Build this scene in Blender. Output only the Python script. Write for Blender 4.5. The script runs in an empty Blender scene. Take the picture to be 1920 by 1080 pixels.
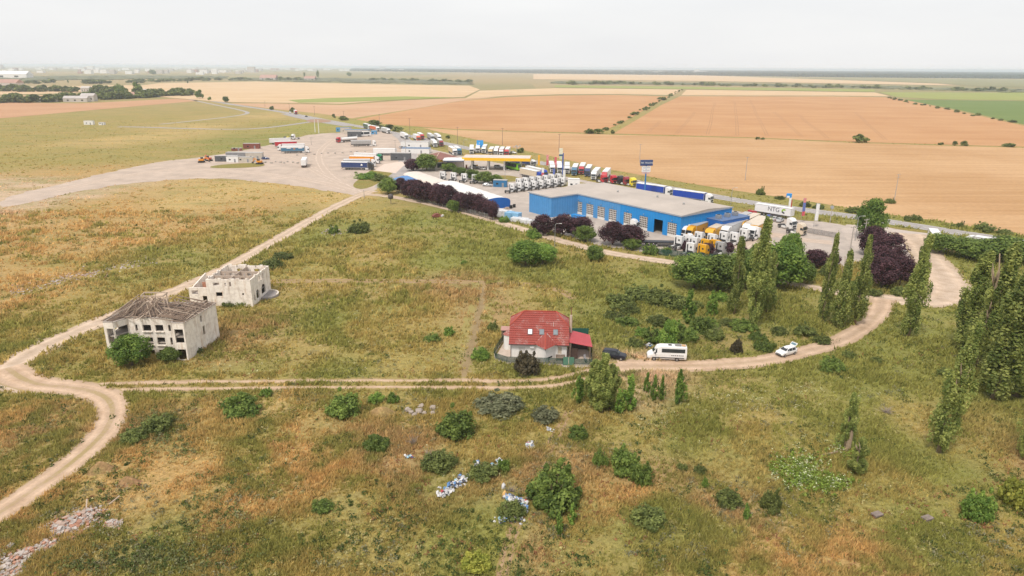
import bpy, bmesh, math, random
import numpy as np
from mathutils import Matrix, Vector
from mathutils.geometry import tessellate_polygon

# ------------------------------------------------------------------ camera
scene = bpy.context.scene
FPX, CAM_H = 1290.0, 50.0                    # focal length in photo pixels, drone height in metres
PITCH = math.atan((540 - 126.5) / FPX)
ROLL = math.radians(0.33)
cam_data = bpy.data.cameras.new('camera')
cam_data.sensor_width = 36.0
cam_data.lens = FPX / 1920.0 * 36.0
cam_data.clip_start = 0.5
cam_data.clip_end = 90000.0
cam = bpy.data.objects.new('camera', cam_data)
scene.collection.objects.link(cam)
cam.matrix_world = (Matrix.Translation((0, 0, CAM_H)) @ Matrix.Rotation(math.radians(90) - PITCH, 4, 'X')
                    @ Matrix.Rotation(ROLL, 4, 'Z'))
scene.camera = cam

# ------------------------------------------------------------------ sky, sun, exposure
SUN_EL, SUN_AZ = 56.0, -150.0                # azimuth from +Y clockwise: behind the drone, to the left
world = bpy.data.worlds.new('World')
scene.world = world
world.use_nodes = True
nt = world.node_tree
for n in list(nt.nodes):
    nt.nodes.remove(n)
w_out = nt.nodes.new('ShaderNodeOutputWorld')
w_bg = nt.nodes.new('ShaderNodeBackground')
w_bg.inputs['Strength'].default_value = 0.1
w_sky = nt.nodes.new('ShaderNodeTexSky')
w_sky.sky_type = 'NISHITA'
w_sky.sun_disc = False
w_sky.sun_elevation = math.radians(SUN_EL)
w_sky.sun_rotation = math.radians(SUN_AZ)
w_sky.dust_density = 4.0
w_tc = nt.nodes.new('ShaderNodeTexCoord')
w_map = nt.nodes.new('ShaderNodeMapping')
w_map.inputs['Scale'].default_value = (1.0, 1.0, 5.0)
w_noise = nt.nodes.new('ShaderNodeTexNoise')
w_noise.inputs['Scale'].default_value = 3.4
w_noise.inputs['Detail'].default_value = 5.0
w_noise.inputs['Roughness'].default_value = 0.5
w_ramp = nt.nodes.new('ShaderNodeValToRGB')      # overcast cloud deck: faint grey and white folds
w_ramp.color_ramp.elements[0].position = 0.30
w_ramp.color_ramp.elements[0].color = (0.92, 0.92, 0.93, 1)
w_ramp.color_ramp.elements[1].position = 0.72
w_ramp.color_ramp.elements[1].color = (1.0, 0.995, 0.99, 1)
w_mul = nt.nodes.new('ShaderNodeVectorMath')
w_mul.operation = 'SCALE'
w_mul.inputs['Scale'].default_value = 5.0
w_mix = nt.nodes.new('ShaderNodeMix')
w_mix.data_type = 'RGBA'
w_mix.inputs['Factor'].default_value = 0.9
nt.links.new(w_tc.outputs['Generated'], w_map.inputs['Vector'])
nt.links.new(w_map.outputs['Vector'], w_noise.inputs['Vector'])
nt.links.new(w_noise.outputs['Fac'], w_ramp.inputs['Fac'])
nt.links.new(w_ramp.outputs['Color'], w_mul.inputs[0])
nt.links.new(w_sky.outputs['Color'], w_mix.inputs['A'])
nt.links.new(w_mul.outputs['Vector'], w_mix.inputs['B'])
nt.links.new(w_mix.outputs['Result'], w_bg.inputs['Color'])
nt.links.new(w_bg.outputs['Background'], w_out.inputs['Surface'])

sun_data = bpy.data.lights.new('sun', 'SUN')
sun_data.energy = 1.5
sun_data.angle = math.radians(11)
sun_data.color = (1.0, 0.93, 0.84)
sun = bpy.data.objects.new('sun', sun_data)
scene.collection.objects.link(sun)
_az, _el = math.radians(SUN_AZ), math.radians(SUN_EL)
sun.rotation_euler = Vector((math.sin(_az) * math.cos(_el), math.cos(_az) * math.cos(_el), math.sin(_el))).to_track_quat('Z', 'Y').to_euler()

scene.view_settings.view_transform = 'Standard'
scene.view_settings.look = 'None'
scene.view_settings.exposure = 1.0
scene.view_settings.gamma = 1.0
scene.view_settings.use_curve_mapping = False
scene.cycles.max_bounces = 5
scene.cycles.diffuse_bounces = 3
scene.cycles.glossy_bounces = 2
scene.cycles.transmission_bounces = 3
scene.cycles.transparent_max_bounces = 6
scene.cycles.volume_bounces = 2
scene.cycles.use_denoising = True

# ------------------------------------------------------------------ helpers
COL = scene.collection
rng = np.random.default_rng(11)
random.seed(7)
CP, SP = math.cos(PITCH), math.sin(PITCH)
CR, SR = math.cos(ROLL), math.sin(ROLL)


def g(px, py, z=0.0):
    """The point of the plane at height z that stands at this place of the photograph (survey of the site)."""
    x = (px - 960) / FPX
    y = -(py - 540) / FPX
    X = x * CR - y * SR
    Y = x * SR + y * CR
    t = (z - CAM_H) / (-SP + Y * CP)
    return (X * t, (CP + Y * SP) * t)


def proj(X, Y, z=0.0):
    dz = z - CAM_H
    fw = Y * CP - dz * SP
    up = Y * SP + dz * CP
    a, b = X / fw, up / fw
    return (960 + (a * CR + b * SR) * FPX, 540 - (-a * SR + b * CR) * FPX)


def height_at(px, py, ty):
    """Height of a thing whose foot is at (px, py) and whose top reaches row ty."""
    X, Y = g(px, py)
    lo, hi = 0.0, 60.0
    for _ in range(40):
        m = (lo + hi) / 2
        if proj(X, Y, m)[1] > ty:
            lo = m
        else:
            hi = m
    return lo


def metres(px, py, wpx):
    """Width in metres of wpx photo pixels at the foot (px, py)."""
    X, Y = g(px, py)
    return wpx * (Y * CP + CAM_H * SP) / FPX


def link(o, parent=None):
    COL.objects.link(o)
    if parent is not None:
        o.parent = parent
    return o


def tag(o, label=None, cat=None, group=None, kind=None):
    if label: o['label'] = label
    if cat: o['category'] = cat
    if group: o['group'] = group
    if kind: o['kind'] = kind
    return o


def thing(name, label, cat, loc=(0, 0, 0), rz=0.0, group=None):
    o = bpy.data.objects.new(name, None)
    o.empty_display_size = 0.5
    link(o)
    o.location = loc
    o.rotation_euler = (0, 0, rz)
    return tag(o, label, cat, group)


class MB:
    """Collects simple solids; build() links them as one mesh object."""
    def __init__(self):
        self.v, self.f, self.m = [], [], []
        self.cur = 0

    def add(self, verts, faces, mi=None):
        b = len(self.v)
        self.v.extend([tuple(p) for p in verts])
        self.f.extend([tuple(b + i for i in f) for f in faces])
        self.m.extend([self.cur if mi is None else mi] * len(faces))
        return self

    def box(self, c, s, rz=0.0, mi=None, rot=None):
        hx, hy, hz = s[0] / 2, s[1] / 2, s[2] / 2
        pts = [Vector((x, y, z)) for z in (-hz, hz) for x, y in ((-hx, -hy), (hx, -hy), (hx, hy), (-hx, hy))]
        if rot is None and rz:
            rot = Matrix.Rotation(rz, 3, 'Z')
        if rot is not None:
            pts = [rot @ p for p in pts]
        pts = [(p[0] + c[0], p[1] + c[1], p[2] + c[2]) for p in pts]
        return self.add(pts, [(3, 2, 1, 0), (4, 5, 6, 7), (0, 1, 5, 4), (1, 2, 6, 5), (2, 3, 7, 6), (3, 0, 4, 7)], mi)

    def beam(self, a, b, w, h, mi=None):
        a, b = Vector(a), Vector(b)
        d = b - a
        q = d.to_track_quat('X', 'Z').to_matrix()
        return self.box((a + b) / 2, (d.length, w, h), rot=q, mi=mi)

    def tube(self, pts, radii, n=8, mi=None, cap=True):
        rings, faces = [], []
        pts = [Vector(p) for p in pts]
        for i, p in enumerate(pts):
            d = (pts[min(i + 1, len(pts) - 1)] - pts[max(i - 1, 0)]).normalized()
            q = d.to_track_quat('Z', 'Y').to_matrix()
            for k in range(n):
                a = 2 * math.pi * k / n
                rings.append(p + q @ Vector((math.cos(a) * radii[i], math.sin(a) * radii[i], 0)))
        for i in range(len(pts) - 1):
            for k in range(n):
                faces.append((i * n + k, i * n + (k + 1) % n, (i + 1) * n + (k + 1) % n, (i + 1) * n + k))
        if cap:
            faces.append(tuple(reversed(range(n))))
            faces.append(tuple((len(pts) - 1) * n + k for k in range(n)))
        return self.add(rings, faces, mi)

    def cyl(self, a, b, r, n=12, r2=None, mi=None):
        return self.tube([a, b], [r, r if r2 is None else r2], n, mi)

    def prism(self, poly, axis, lo, hi, mi=None):
        """A closed outline pushed along an axis: 'y' takes (x, z) points, 'z' takes (x, y), 'x' takes (y, z)."""
        n = len(poly)
        def pt(p, t):
            return (p[0], t, p[1]) if axis == 'y' else ((p[0], p[1], t) if axis == 'z' else (t, p[0], p[1]))
        vs = [pt(p, lo) for p in poly] + [pt(p, hi) for p in poly]
        fs = [(i, (i + 1) % n, n + (i + 1) % n, n + i) for i in range(n)]
        fs.append(tuple(reversed(range(n))))
        fs.append(tuple(n + i for i in range(n)))
        return self.add(vs, fs, mi)

    def quad(self, a, b, c, d, mi=None):
        return self.add([a, b, c, d], [(0, 1, 2, 3)], mi)

    def mesh(self, name, mats, smooth=False, fix=True):
        me = bpy.data.meshes.new(name)
        me.from_pydata(self.v, [], self.f)
        for m in (mats if isinstance(mats, (list, tuple)) else [mats]):
            me.materials.append(m)
        if len(me.materials) > 1:
            me.polygons.foreach_set('material_index', self.m)
        if fix:
            bm = bmesh.new()
            bm.from_mesh(me)
            bmesh.ops.recalc_face_normals(bm, faces=bm.faces)
            bm.to_mesh(me)
            bm.free()
        if smooth:
            me.polygons.foreach_set('use_smooth', [True] * len(me.polygons))
        me.update()
        return me

    def build(self, name, mats, parent=None, smooth=False, bevel=0.0):
        o = bpy.data.objects.new(name, self.mesh(name, mats, smooth))
        link(o, parent)
        if bevel:
            md = o.modifiers.new('bevel', 'BEVEL')
            md.width = bevel
            md.segments = 2
            md.limit_method = 'ANGLE'
        return o


def put(name, mesh, parent, mat=None, loc=(0, 0, 0), rot=(0, 0, 0), scale=(1, 1, 1)):
    """Another object on shared mesh data; mat replaces the first material on this object alone."""
    o = bpy.data.objects.new(name, mesh)
    link(o, parent)
    o.location, o.rotation_euler, o.scale = loc, rot, scale
    if mat is not None:
        o.material_slots[0].link = 'OBJECT'
        o.material_slots[0].material = mat
    return o


# ------------------------------------------------------------------ materials
def node(nt, kind, **kw):
    n = nt.nodes.new(kind)
    for k, v in kw.items():
        if k in n.inputs:
            n.inputs[k].default_value = v
        else:
            setattr(n, k, v)
    return n


def new_mat(name):
    m = bpy.data.materials.new(name)
    m.use_nodes = True
    m.node_tree.nodes.clear()
    return m, m.node_tree


_pm = {}


def pm(name, rgb, rough=0.6, var=0.14, scale=2.5, metal=0.0, bump=0.0, dirt=0.0, spec=0.4):
    """Painted or plain surface with uneven tone, some dirt and roughness breakup."""
    if name in _pm:
        return _pm[name]
    m, nt = new_mat(name)
    out = node(nt, 'ShaderNodeOutputMaterial')
    b = node(nt, 'ShaderNodeBsdfPrincipled', Roughness=rough, Metallic=metal)
    b.inputs['Specular IOR Level'].default_value = spec
    tc = node(nt, 'ShaderNodeTexCoord')
    n1 = node(nt, 'ShaderNodeTexNoise', Scale=scale, Detail=5.0, Roughness=0.62)
    nt.links.new(tc.outputs['Object'], n1.inputs['Vector'])
    r = node(nt, 'ShaderNodeValToRGB')
    r.color_ramp.elements[0].position, r.color_ramp.elements[1].position = 0.3, 0.72
    a, c = 1 - var, 1 + var * 0.6
    r.color_ramp.elements[0].color = (min(rgb[0] * a, 1), min(rgb[1] * a, 1), min(rgb[2] * a, 1), 1)
    r.color_ramp.elements[1].color = (min(rgb[0] * c, 0.9), min(rgb[1] * c, 0.9), min(rgb[2] * c, 0.9), 1)
    nt.links.new(n1.outputs['Fac'], r.inputs['Fac'])
    col = r.outputs['Color']
    if dirt:
        mp = node(nt, 'ShaderNodeMapping')
        mp.inputs['Scale'].default_value = (1.6, 1.6, 0.22)
        n2 = node(nt, 'ShaderNodeTexNoise', Scale=1.5, Detail=7.0, Roughness=0.68)
        nt.links.new(tc.outputs['Object'], mp.inputs['Vector'])
        nt.links.new(mp.outputs['Vector'], n2.inputs['Vector'])
        r2 = node(nt, 'ShaderNodeValToRGB')
        r2.color_ramp.elements[0].position, r2.color_ramp.elements[1].position = 0.52, 0.74
        r2.color_ramp.elements[0].color = (0, 0, 0, 1)
        r2.color_ramp.elements[1].color = (dirt, dirt, dirt, 1)
        nt.links.new(n2.outputs['Fac'], r2.inputs['Fac'])
        mx = node(nt, 'ShaderNodeMix', data_type='RGBA')
        mx.inputs['B'].default_value = (0.17, 0.115, 0.07, 1)
        nt.links.new(r2.outputs['Color'], mx.inputs['Factor'])
        nt.links.new(col, mx.inputs['A'])
        col = mx.outputs['Result']
    nt.links.new(col, b.inputs['Base Color'])
    if bump:
        bp = node(nt, 'ShaderNodeBump', Strength=0.6, Distance=bump)
        nt.links.new(n1.outputs['Fac'], bp.inputs['Height'])
        nt.links.new(bp.outputs['Normal'], b.inputs['Normal'])
    nt.links.new(b.outputs['BSDF'], out.inputs['Surface'])
    _pm[name] = m
    return m


def glass_mat(name, rgb=(0.02, 0.025, 0.03), rough=0.08):
    return pm(name, rgb, rough, 0.3, 1.0, spec=0.6)


def leaf_mat(name, dark, light, transl=0.28, hue=0.25, gain=2.2):
    m, nt = new_mat(name)
    out = node(nt, 'ShaderNodeOutputMaterial')
    at = node(nt, 'ShaderNodeAttribute', attribute_name='tint')
    oi = node(nt, 'ShaderNodeObjectInfo')
    mx = node(nt, 'ShaderNodeMix', data_type='RGBA')
    mx.inputs['A'].default_value = (*[c * gain for c in dark], 1)
    mx.inputs['B'].default_value = (*[c * gain for c in light], 1)
    nt.links.new(at.outputs['Fac'], mx.inputs['Factor'])
    mr = node(nt, 'ShaderNodeMapRange')
    mr.inputs['To Min'].default_value = 1 - hue
    mr.inputs['To Max'].default_value = 1 + hue
    nt.links.new(oi.outputs['Random'], mr.inputs['Value'])
    hs = node(nt, 'ShaderNodeHueSaturation')
    nt.links.new(mr.outputs['Result'], hs.inputs['Value'])
    nt.links.new(mx.outputs['Result'], hs.inputs['Color'])
    d = node(nt, 'ShaderNodeBsdfPrincipled', Roughness=0.62)
    d.inputs['Specular IOR Level'].default_value = 0.25
    t = node(nt, 'ShaderNodeBsdfTranslucent')
    nt.links.new(hs.outputs['Color'], d.inputs['Base Color'])
    nt.links.new(hs.outputs['Color'], t.inputs['Color'])
    ms = node(nt, 'ShaderNodeMixShader')
    ms.inputs[0].default_value = transl + .1
    nt.links.new(d.outputs['BSDF'], ms.inputs[1])
    nt.links.new(t.outputs['BSDF'], ms.inputs[2])
    nt.links.new(ms.outputs['Shader'], out.inputs['Surface'])
    return m


def np_mesh(name, V, Fq, mat, attrs=None, cols=None, smooth=False):
    """Mesh from arrays: V (n,3), Fq (m,k); attrs are float point attributes, cols colour point attributes."""
    me = bpy.data.meshes.new(name)
    k = Fq.shape[1]
    me.vertices.add(len(V))
    me.vertices.foreach_set('co', np.ascontiguousarray(V, dtype=np.float32).ravel())
    me.loops.add(Fq.size)
    me.loops.foreach_set('vertex_index', np.ascontiguousarray(Fq, dtype=np.int32).ravel())
    me.polygons.add(len(Fq))
    me.polygons.foreach_set('loop_start', np.arange(0, Fq.size, k, dtype=np.int32))
    me.polygons.foreach_set('loop_total', np.full(len(Fq), k, dtype=np.int32))
    if smooth:
        me.polygons.foreach_set('use_smooth', np.ones(len(Fq), dtype=bool))
    me.update(calc_edges=True)
    for an, av in (attrs or {}).items():
        a = me.attributes.new(an, 'FLOAT', 'POINT')
        a.data.foreach_set('value', np.ascontiguousarray(av, dtype=np.float32))
    for an, av in (cols or {}).items():
        a = me.attributes.new(an, 'FLOAT_COLOR', 'POINT')
        c4 = np.ones((len(V), 4), dtype=np.float32)
        c4[:, :3] = av
        a.data.foreach_set('color', c4.ravel())
    me.materials.append(mat)
    return me


_perm = np.random.default_rng(5).random((256, 256))


def vnoise(x, y, s):
    """Smooth value noise, period s metres."""
    x, y = np.asarray(x) / s, np.asarray(y) / s
    xi, yi = np.floor(x).astype(int), np.floor(y).astype(int)
    fx, fy = x - xi, y - yi
    fx, fy = fx * fx * (3 - 2 * fx), fy * fy * (3 - 2 * fy)
    p = lambda a, b: _perm[a % 256, b % 256]
    return ((p(xi, yi) * (1 - fx) + p(xi + 1, yi) * fx) * (1 - fy) + (p(xi, yi + 1) * (1 - fx) + p(xi + 1, yi + 1) * fx) * fy)


def in_poly(P, poly):
    """Which of the points P (n,2) lie inside the outline."""
    x, y = P[:, 0], P[:, 1]
    ins = np.zeros(len(P), bool)
    n = len(poly)
    for i in range(n):
        x0, y0 = poly[i]
        x1, y1 = poly[(i + 1) % n]
        c = ((y0 > y) != (y1 > y))
        with np.errstate(divide='ignore', invalid='ignore'):
            ins ^= c & (x < (x1 - x0) * (y - y0) / (y1 - y0 + 1e-12) + x0)
    return ins


def chaikin(pts, n=2, closed=False):
    pts = [np.array(p, float) for p in pts]
    for _ in range(n):
        out = []
        m = len(pts)
        for i in range(m if closed else m - 1):
            a, b = pts[i], pts[(i + 1) % m]
            out += [a * 0.75 + b * 0.25, a * 0.25 + b * 0.75]
        if not closed:
            out = [pts[0]] + out + [pts[-1]]
        pts = out
    return pts


def dist_line(P, line):
    """Distance of the points P (n,2) to a polyline."""
    best = np.full(len(P), 1e9)
    L = np.array(line)
    for i in range(len(L) - 1):
        a, d = L[i], L[i + 1] - L[i]
        t = np.clip(((P - a) @ d) / max(d @ d, 1e-9), 0, 1)
        best = np.minimum(best, np.linalg.norm(P - (a + t[:, None] * d), axis=1))
    return best
# ------------------------------------------------------------------ ground and its colours
PAL = {'dry': (.385, .250, .100), 'strw': (.42, .300, .125), 'ol': (.290, .228, .075), 'gr': (.205, .200, .055),
       'dk': (.12, .14, .045), 'br': (.315, .215, .100), 'bare': (.47, .345, .235), 'lime': (.255, .245, .060)}
CTRL = """40,800,dry 60,900,dry 130,790,br 250,800,br 250,760,ol 300,900,dry 200,1040,ol 330,1050,gr 450,850,ol 480,950,dry 560,820,dry
500,740,strw 400,700,ol 620,900,dry 700,950,ol 640,1050,ol 760,870,br 740,820,br 860,970,gr 900,1010,lime 850,1060,gr 960,1050,br 1000,860,br 960,800,ol
900,770,ol 1080,1050,ol 1160,860,br 1180,960,dry 1250,1010,gr 1350,960,br 1400,1050,dry 1500,1000,ol 1600,1050,dry 1700,940,ol 1750,1020,gr
1850,1040,ol 1650,860,gr 1720,900,gr 1880,850,br 1700,740,gr 1500,760,gr 1400,740,gr 1300,790,gr 1450,820,ol 1560,800,gr 1620,760,gr 1760,800,ol 1250,880,br 1600,700,gr 1850,720,gr 1750,640,gr
560,640,ol 700,600,ol 600,600,gr 800,640,ol 640,690,gr 500,690,ol 450,640,br 760,560,ol 600,530,ol 900,580,br 880,540,br 1000,560,ol 850,480,gr
700,460,ol 640,430,gr 800,410,gr 950,460,gr 1050,520,gr 1120,530,gr 1200,560,gr 1150,620,gr 1180,680,bare 1400,640,gr 1500,620,gr 1200,500,gr 720,500,ol
200,390,dry 400,365,strw 100,450,dry 300,440,dry 500,390,dry 570,395,ol 620,375,strw 40,540,dry 160,520,dry 250,500,ol 330,480,gr 420,440,ol 100,620,ol
200,560,ol 60,640,gr 20,345,bare 80,365,bare 180,300,ol 300,275,ol 100,290,ol 60,260,ol 200,250,ol 350,240,strw 430,230,ol 350,212,ol 220,232,ol
500,235,ol 250,262,strw 450,268,gr 100,235,ol 30,300,ol 150,320,dry 560,235,lime 480,222,strw 1560,500,ol 1800,500,gr 1880,470,gr 1760,590,gr
1100,470,ol 930,425,gr 700,395,ol 980,640,ol 880,690,ol 1000,705,gr 130,700,ol 60,690,ol 330,690,ol 760,740,ol 950,735,gr 1150,790,ol"""
_cp, _cc = [], []
for tok in CTRL.split():
    a, b, t = tok.split(',')
    _cp.append(g(float(a), float(b)))
    _cc.append(PAL[t])
_cp, _cc = np.array(_cp), np.array(_cc)
_cr = np.clip(_cp[:, 1] * 0.085, 6, 40)


def meadow_colour(P):
    """Colour of the sward at the points P (n,2): what grows where on the site."""
    wx = P[:, 0] + (vnoise(P[:, 0], P[:, 1], 13.0) - .5) * 11
    wy = P[:, 1] + (vnoise(P[:, 0] + 71, P[:, 1] + 33, 13.0) - .5) * 14
    num = np.zeros((len(P), 3))
    den = np.zeros(len(P))
    for c, k, r in zip(_cp, _cc, _cr):
        d2 = ((wx - c[0]) ** 2 + ((wy - c[1]) * 0.75) ** 2) / (r * r)
        w = 1.0 / (d2 + 0.12) ** 2.2
        num += w[:, None] * k
        den += w
    return num / den[:, None]


def axis(lo, hi, step, far_lo, far_hi):
    a = list(np.arange(lo, hi + step / 2, step))
    s = step
    while a[-1] < far_hi:
        s *= 1.32
        a.append(a[-1] + s)
    s = step
    while a[0] > far_lo:
        s *= 1.32
        a.insert(0, a[0] - s)
    return np.array(a)


gx = axis(-250, 250, 2.0, -24000, 24000)
gy = axis(48, 440, 2.0, -4000, 25000)
GX, GY = np.meshgrid(gx, gy)
GP = np.stack([GX.ravel(), GY.ravel()], 1)
gcol = meadow_colour(GP) * 1.08
far = np.clip((GP[:, 1] - 650) / 900, 0, 1)[:, None]
far_c = np.where((vnoise(GP[:, 0], GP[:, 1] * 0.4, 420.0) > .5)[:, None], np.array([.27, .235, .12]), np.array([.36, .27, .15]))
gcol = gcol * (1 - far) + far_c * far
nx, ny = len(gx), len(gy)
idx = np.arange(nx * ny).reshape(ny, nx)
gdry = np.clip((gcol[:, 0] / gcol[:, 1] - 1.10) / .45, .12, 1)
GF = np.stack([idx[:-1, :-1].ravel(), idx[:-1, 1:].ravel(), idx[1:, 1:].ravel(), idx[1:, :-1].ravel()], 1)


def meadow_mat():
    m, nt = new_mat('meadow')
    L = nt.links.new
    out = node(nt, 'ShaderNodeOutputMaterial')
    b = node(nt, 'ShaderNodeBsdfPrincipled', Roughness=0.95)
    b.inputs['Specular IOR Level'].default_value = 0.1
    at = node(nt, 'ShaderNodeAttribute', attribute_name='col')
    tc = node(nt, 'ShaderNodeTexCoord')

    def noise(scale, detail=4.0, rough=0.6, off=0.0, sy=1.0):
        mp = node(nt, 'ShaderNodeMapping')
        mp.inputs['Location'].default_value = (off, off * 1.7, 0)
        mp.inputs['Scale'].default_value = (1, sy, 1)
        L(tc.outputs['Object'], mp.inputs['Vector'])
        n = node(nt, 'ShaderNodeTexNoise', Scale=scale, Detail=detail, Roughness=rough)
        L(mp.outputs['Vector'], n.inputs['Vector'])
        return n.outputs['Fac']

    def ramp(f, p0, p1, v1):
        r = node(nt, 'ShaderNodeMapRange')
        r.inputs['From Min'].default_value, r.inputs['From Max'].default_value = p0, p1
        r.inputs['To Min'].default_value, r.inputs['To Max'].default_value = 0.0, v1
        L(f, r.inputs['Value'])
        return r.outputs['Result']

    def mix(fac, a, rgb, mode='MIX'):
        x = node(nt, 'ShaderNodeMix', data_type='RGBA', blend_type=mode)
        L(fac, x.inputs['Factor'])
        L(a, x.inputs['A'])
        x.inputs['B'].default_value = (*rgb, 1)
        return x.outputs['Result']
    ad = node(nt, 'ShaderNodeAttribute', attribute_name='dry')

    def dried(f):
        mm = node(nt, 'ShaderNodeMath', operation='MULTIPLY')
        L(f, mm.inputs[0])
        L(ad.outputs['Fac'], mm.inputs[1])
        return mm.outputs['Value']
    inv = node(nt, 'ShaderNodeMath', operation='MULTIPLY_ADD')
    L(ad.outputs['Fac'], inv.inputs[0])
    inv.inputs[1].default_value, inv.inputs[2].default_value = -.75, 1.0

    def moist(f):
        mm = node(nt, 'ShaderNodeMath', operation='MULTIPLY')
        L(f, mm.inputs[0])
        L(inv.outputs['Value'], mm.inputs[1])
        return mm.outputs['Value']
    c = at.outputs['Color']
    c = mix(ramp(noise(0.022, 4, .6, 300, 2.2), .48, .64, .6), c, (.37, .255, .11))
    c = mix(ramp(noise(0.027, 4, .6, 350, 2.4), .48, .64, .5), c, (.205, .208, .062))
    c = mix(dried(ramp(noise(0.11, 5, .65), .50, .74, .30)), c, (.42, .25, .11))
    c = mix(moist(ramp(noise(0.16, 6, .68, 40), .50, .70, .55)), c, (.195, .195, .055))
    c = mix(ramp(noise(0.55, 5, .7, 90), .55, .72, .55), c, (.125, .145, .045))
    c = mix(dried(ramp(noise(0.75, 5, .7, 130), .55, .72, .8)), c, (.46, .37, .19))
    c = mix(dried(ramp(noise(1.6, 5, .7, 170), .60, .74, .6)), c, (.33, .18, .10))
    f = node(nt, 'ShaderNodeMapRange')
    f.inputs['From Min'].default_value, f.inputs['From Max'].default_value = .3, .7
    f.inputs['To Min'].default_value, f.inputs['To Max'].default_value = .66, 1.30
    L(noise(3.4, 6, .72, 210), f.inputs['Value'])
    s = node(nt, 'ShaderNodeVectorMath', operation='SCALE')
    L(c, s.inputs[0])
    L(f.outputs['Result'], s.inputs['Scale'])
    f2 = node(nt, 'ShaderNodeMapRange')
    f2.inputs['From Min'].default_value, f2.inputs['From Max'].default_value = .32, .68
    f2.inputs['To Min'].default_value, f2.inputs['To Max'].default_value = .62, 1.32
    L(noise(1.35, 7, .8, 260), f2.inputs['Value'])
    s2 = node(nt, 'ShaderNodeVectorMath', operation='SCALE')
    L(s.outputs['Vector'], s2.inputs[0])
    L(f2.outputs['Result'], s2.inputs['Scale'])
    L(s2.outputs['Vector'], b.inputs['Base Color'])
    bp = node(nt, 'ShaderNodeBump', Strength=0.9, Distance=0.25)
    L(noise(1.1, 6, .75, 60), bp.inputs['Height'])
    L(bp.outputs['Normal'], b.inputs['Normal'])
    L(b.outputs['BSDF'], out.inputs['Surface'])
    return m


M_MEADOW = meadow_mat()
ground = bpy.data.objects.new('ground', np_mesh('ground', np.stack([GP[:, 0], GP[:, 1], np.zeros(len(GP))], 1), GF, M_MEADOW, attrs={'dry': gdry}, cols={'col': gcol}))
tag(link(ground), 'dry summer meadow of straw, orange and green grass', 'ground', kind='structure')


def field_mat(name, rgb, alt, stripe=(0.012, 0.12), rot=0.0, tram=None, rough=0.9):
    """Crop seen from far off: long soft bands along the drilling direction and paler and redder patches."""
    m, nt = new_mat(name)
    L = nt.links.new
    out = node(nt, 'ShaderNodeOutputMaterial')
    b = node(nt, 'ShaderNodeBsdfPrincipled', Roughness=rough)
    b.inputs['Specular IOR Level'].default_value = 0.1
    tc = node(nt, 'ShaderNodeTexCoord')
    mp = node(nt, 'ShaderNodeMapping')
    mp.inputs['Rotation'].default_value = (0, 0, rot)
    mp.inputs['Scale'].default_value = (stripe[0], stripe[1], 1)
    L(tc.outputs['Object'], mp.inputs['Vector'])
    n1 = node(nt, 'ShaderNodeTexNoise', Scale=1.0, Detail=6.0, Roughness=0.62)
    L(mp.outputs['Vector'], n1.inputs['Vector'])
    n2 = node(nt, 'ShaderNodeTexNoise', Scale=0.012, Detail=5.0, Roughness=0.6)
    L(tc.outputs['Object'], n2.inputs['Vector'])
    n3 = node(nt, 'ShaderNodeTexNoise', Scale=0.6, Detail=3.0, Roughness=0.6)
    L(tc.outputs['Object'], n3.inputs['Vector'])
    r1 = node(nt, 'ShaderNodeMapRange')
    r1.inputs['From Min'].default_value, r1.inputs['From Max'].default_value = .36, .66
    L(n1.outputs['Fac'], r1.inputs['Value'])
    r2 = node(nt, 'ShaderNodeMapRange')
    r2.inputs['From Min'].default_value, r2.inputs['From Max'].default_value = .4, .62
    L(n2.outputs['Fac'], r2.inputs['Value'])
    ad = node(nt, 'ShaderNodeMath', operation='MULTIPLY_ADD')
    L(r1.outputs['Result'], ad.inputs[0])
    ad.inputs[1].default_value = 0.55
    h = node(nt, 'ShaderNodeMath', operation='MULTIPLY')
    L(r2.outputs['Result'], h.inputs[0])
    h.inputs[1].default_value = 0.45
    L(h.outputs['Value'], ad.inputs[2])
    mx = node(nt, 'ShaderNodeMix', data_type='RGBA')
    mx.inputs['A'].default_value = (*[c * .91 for c in rgb], 1)
    mx.inputs['B'].default_value = (*[c * .91 for c in alt], 1)
    L(ad.outputs['Value'], mx.inputs['Factor'])
    v = node(nt, 'ShaderNodeMapRange')
    v.inputs['From Min'].default_value, v.inputs['From Max'].default_value = .25, .75
    v.inputs['To Min'].default_value, v.inputs['To Max'].default_value = .88, 1.1
    L(n3.outputs['Fac'], v.inputs['Value'])
    s = node(nt, 'ShaderNodeVectorMath', operation='SCALE')
    L(mx.outputs['Result'], s.inputs[0])
    L(v.outputs['Result'], s.inputs['Scale'])
    L(s.outputs['Vector'], b.inputs['Base Color'])
    L(b.outputs['BSDF'], out.inputs['Surface'])
    return m


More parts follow.
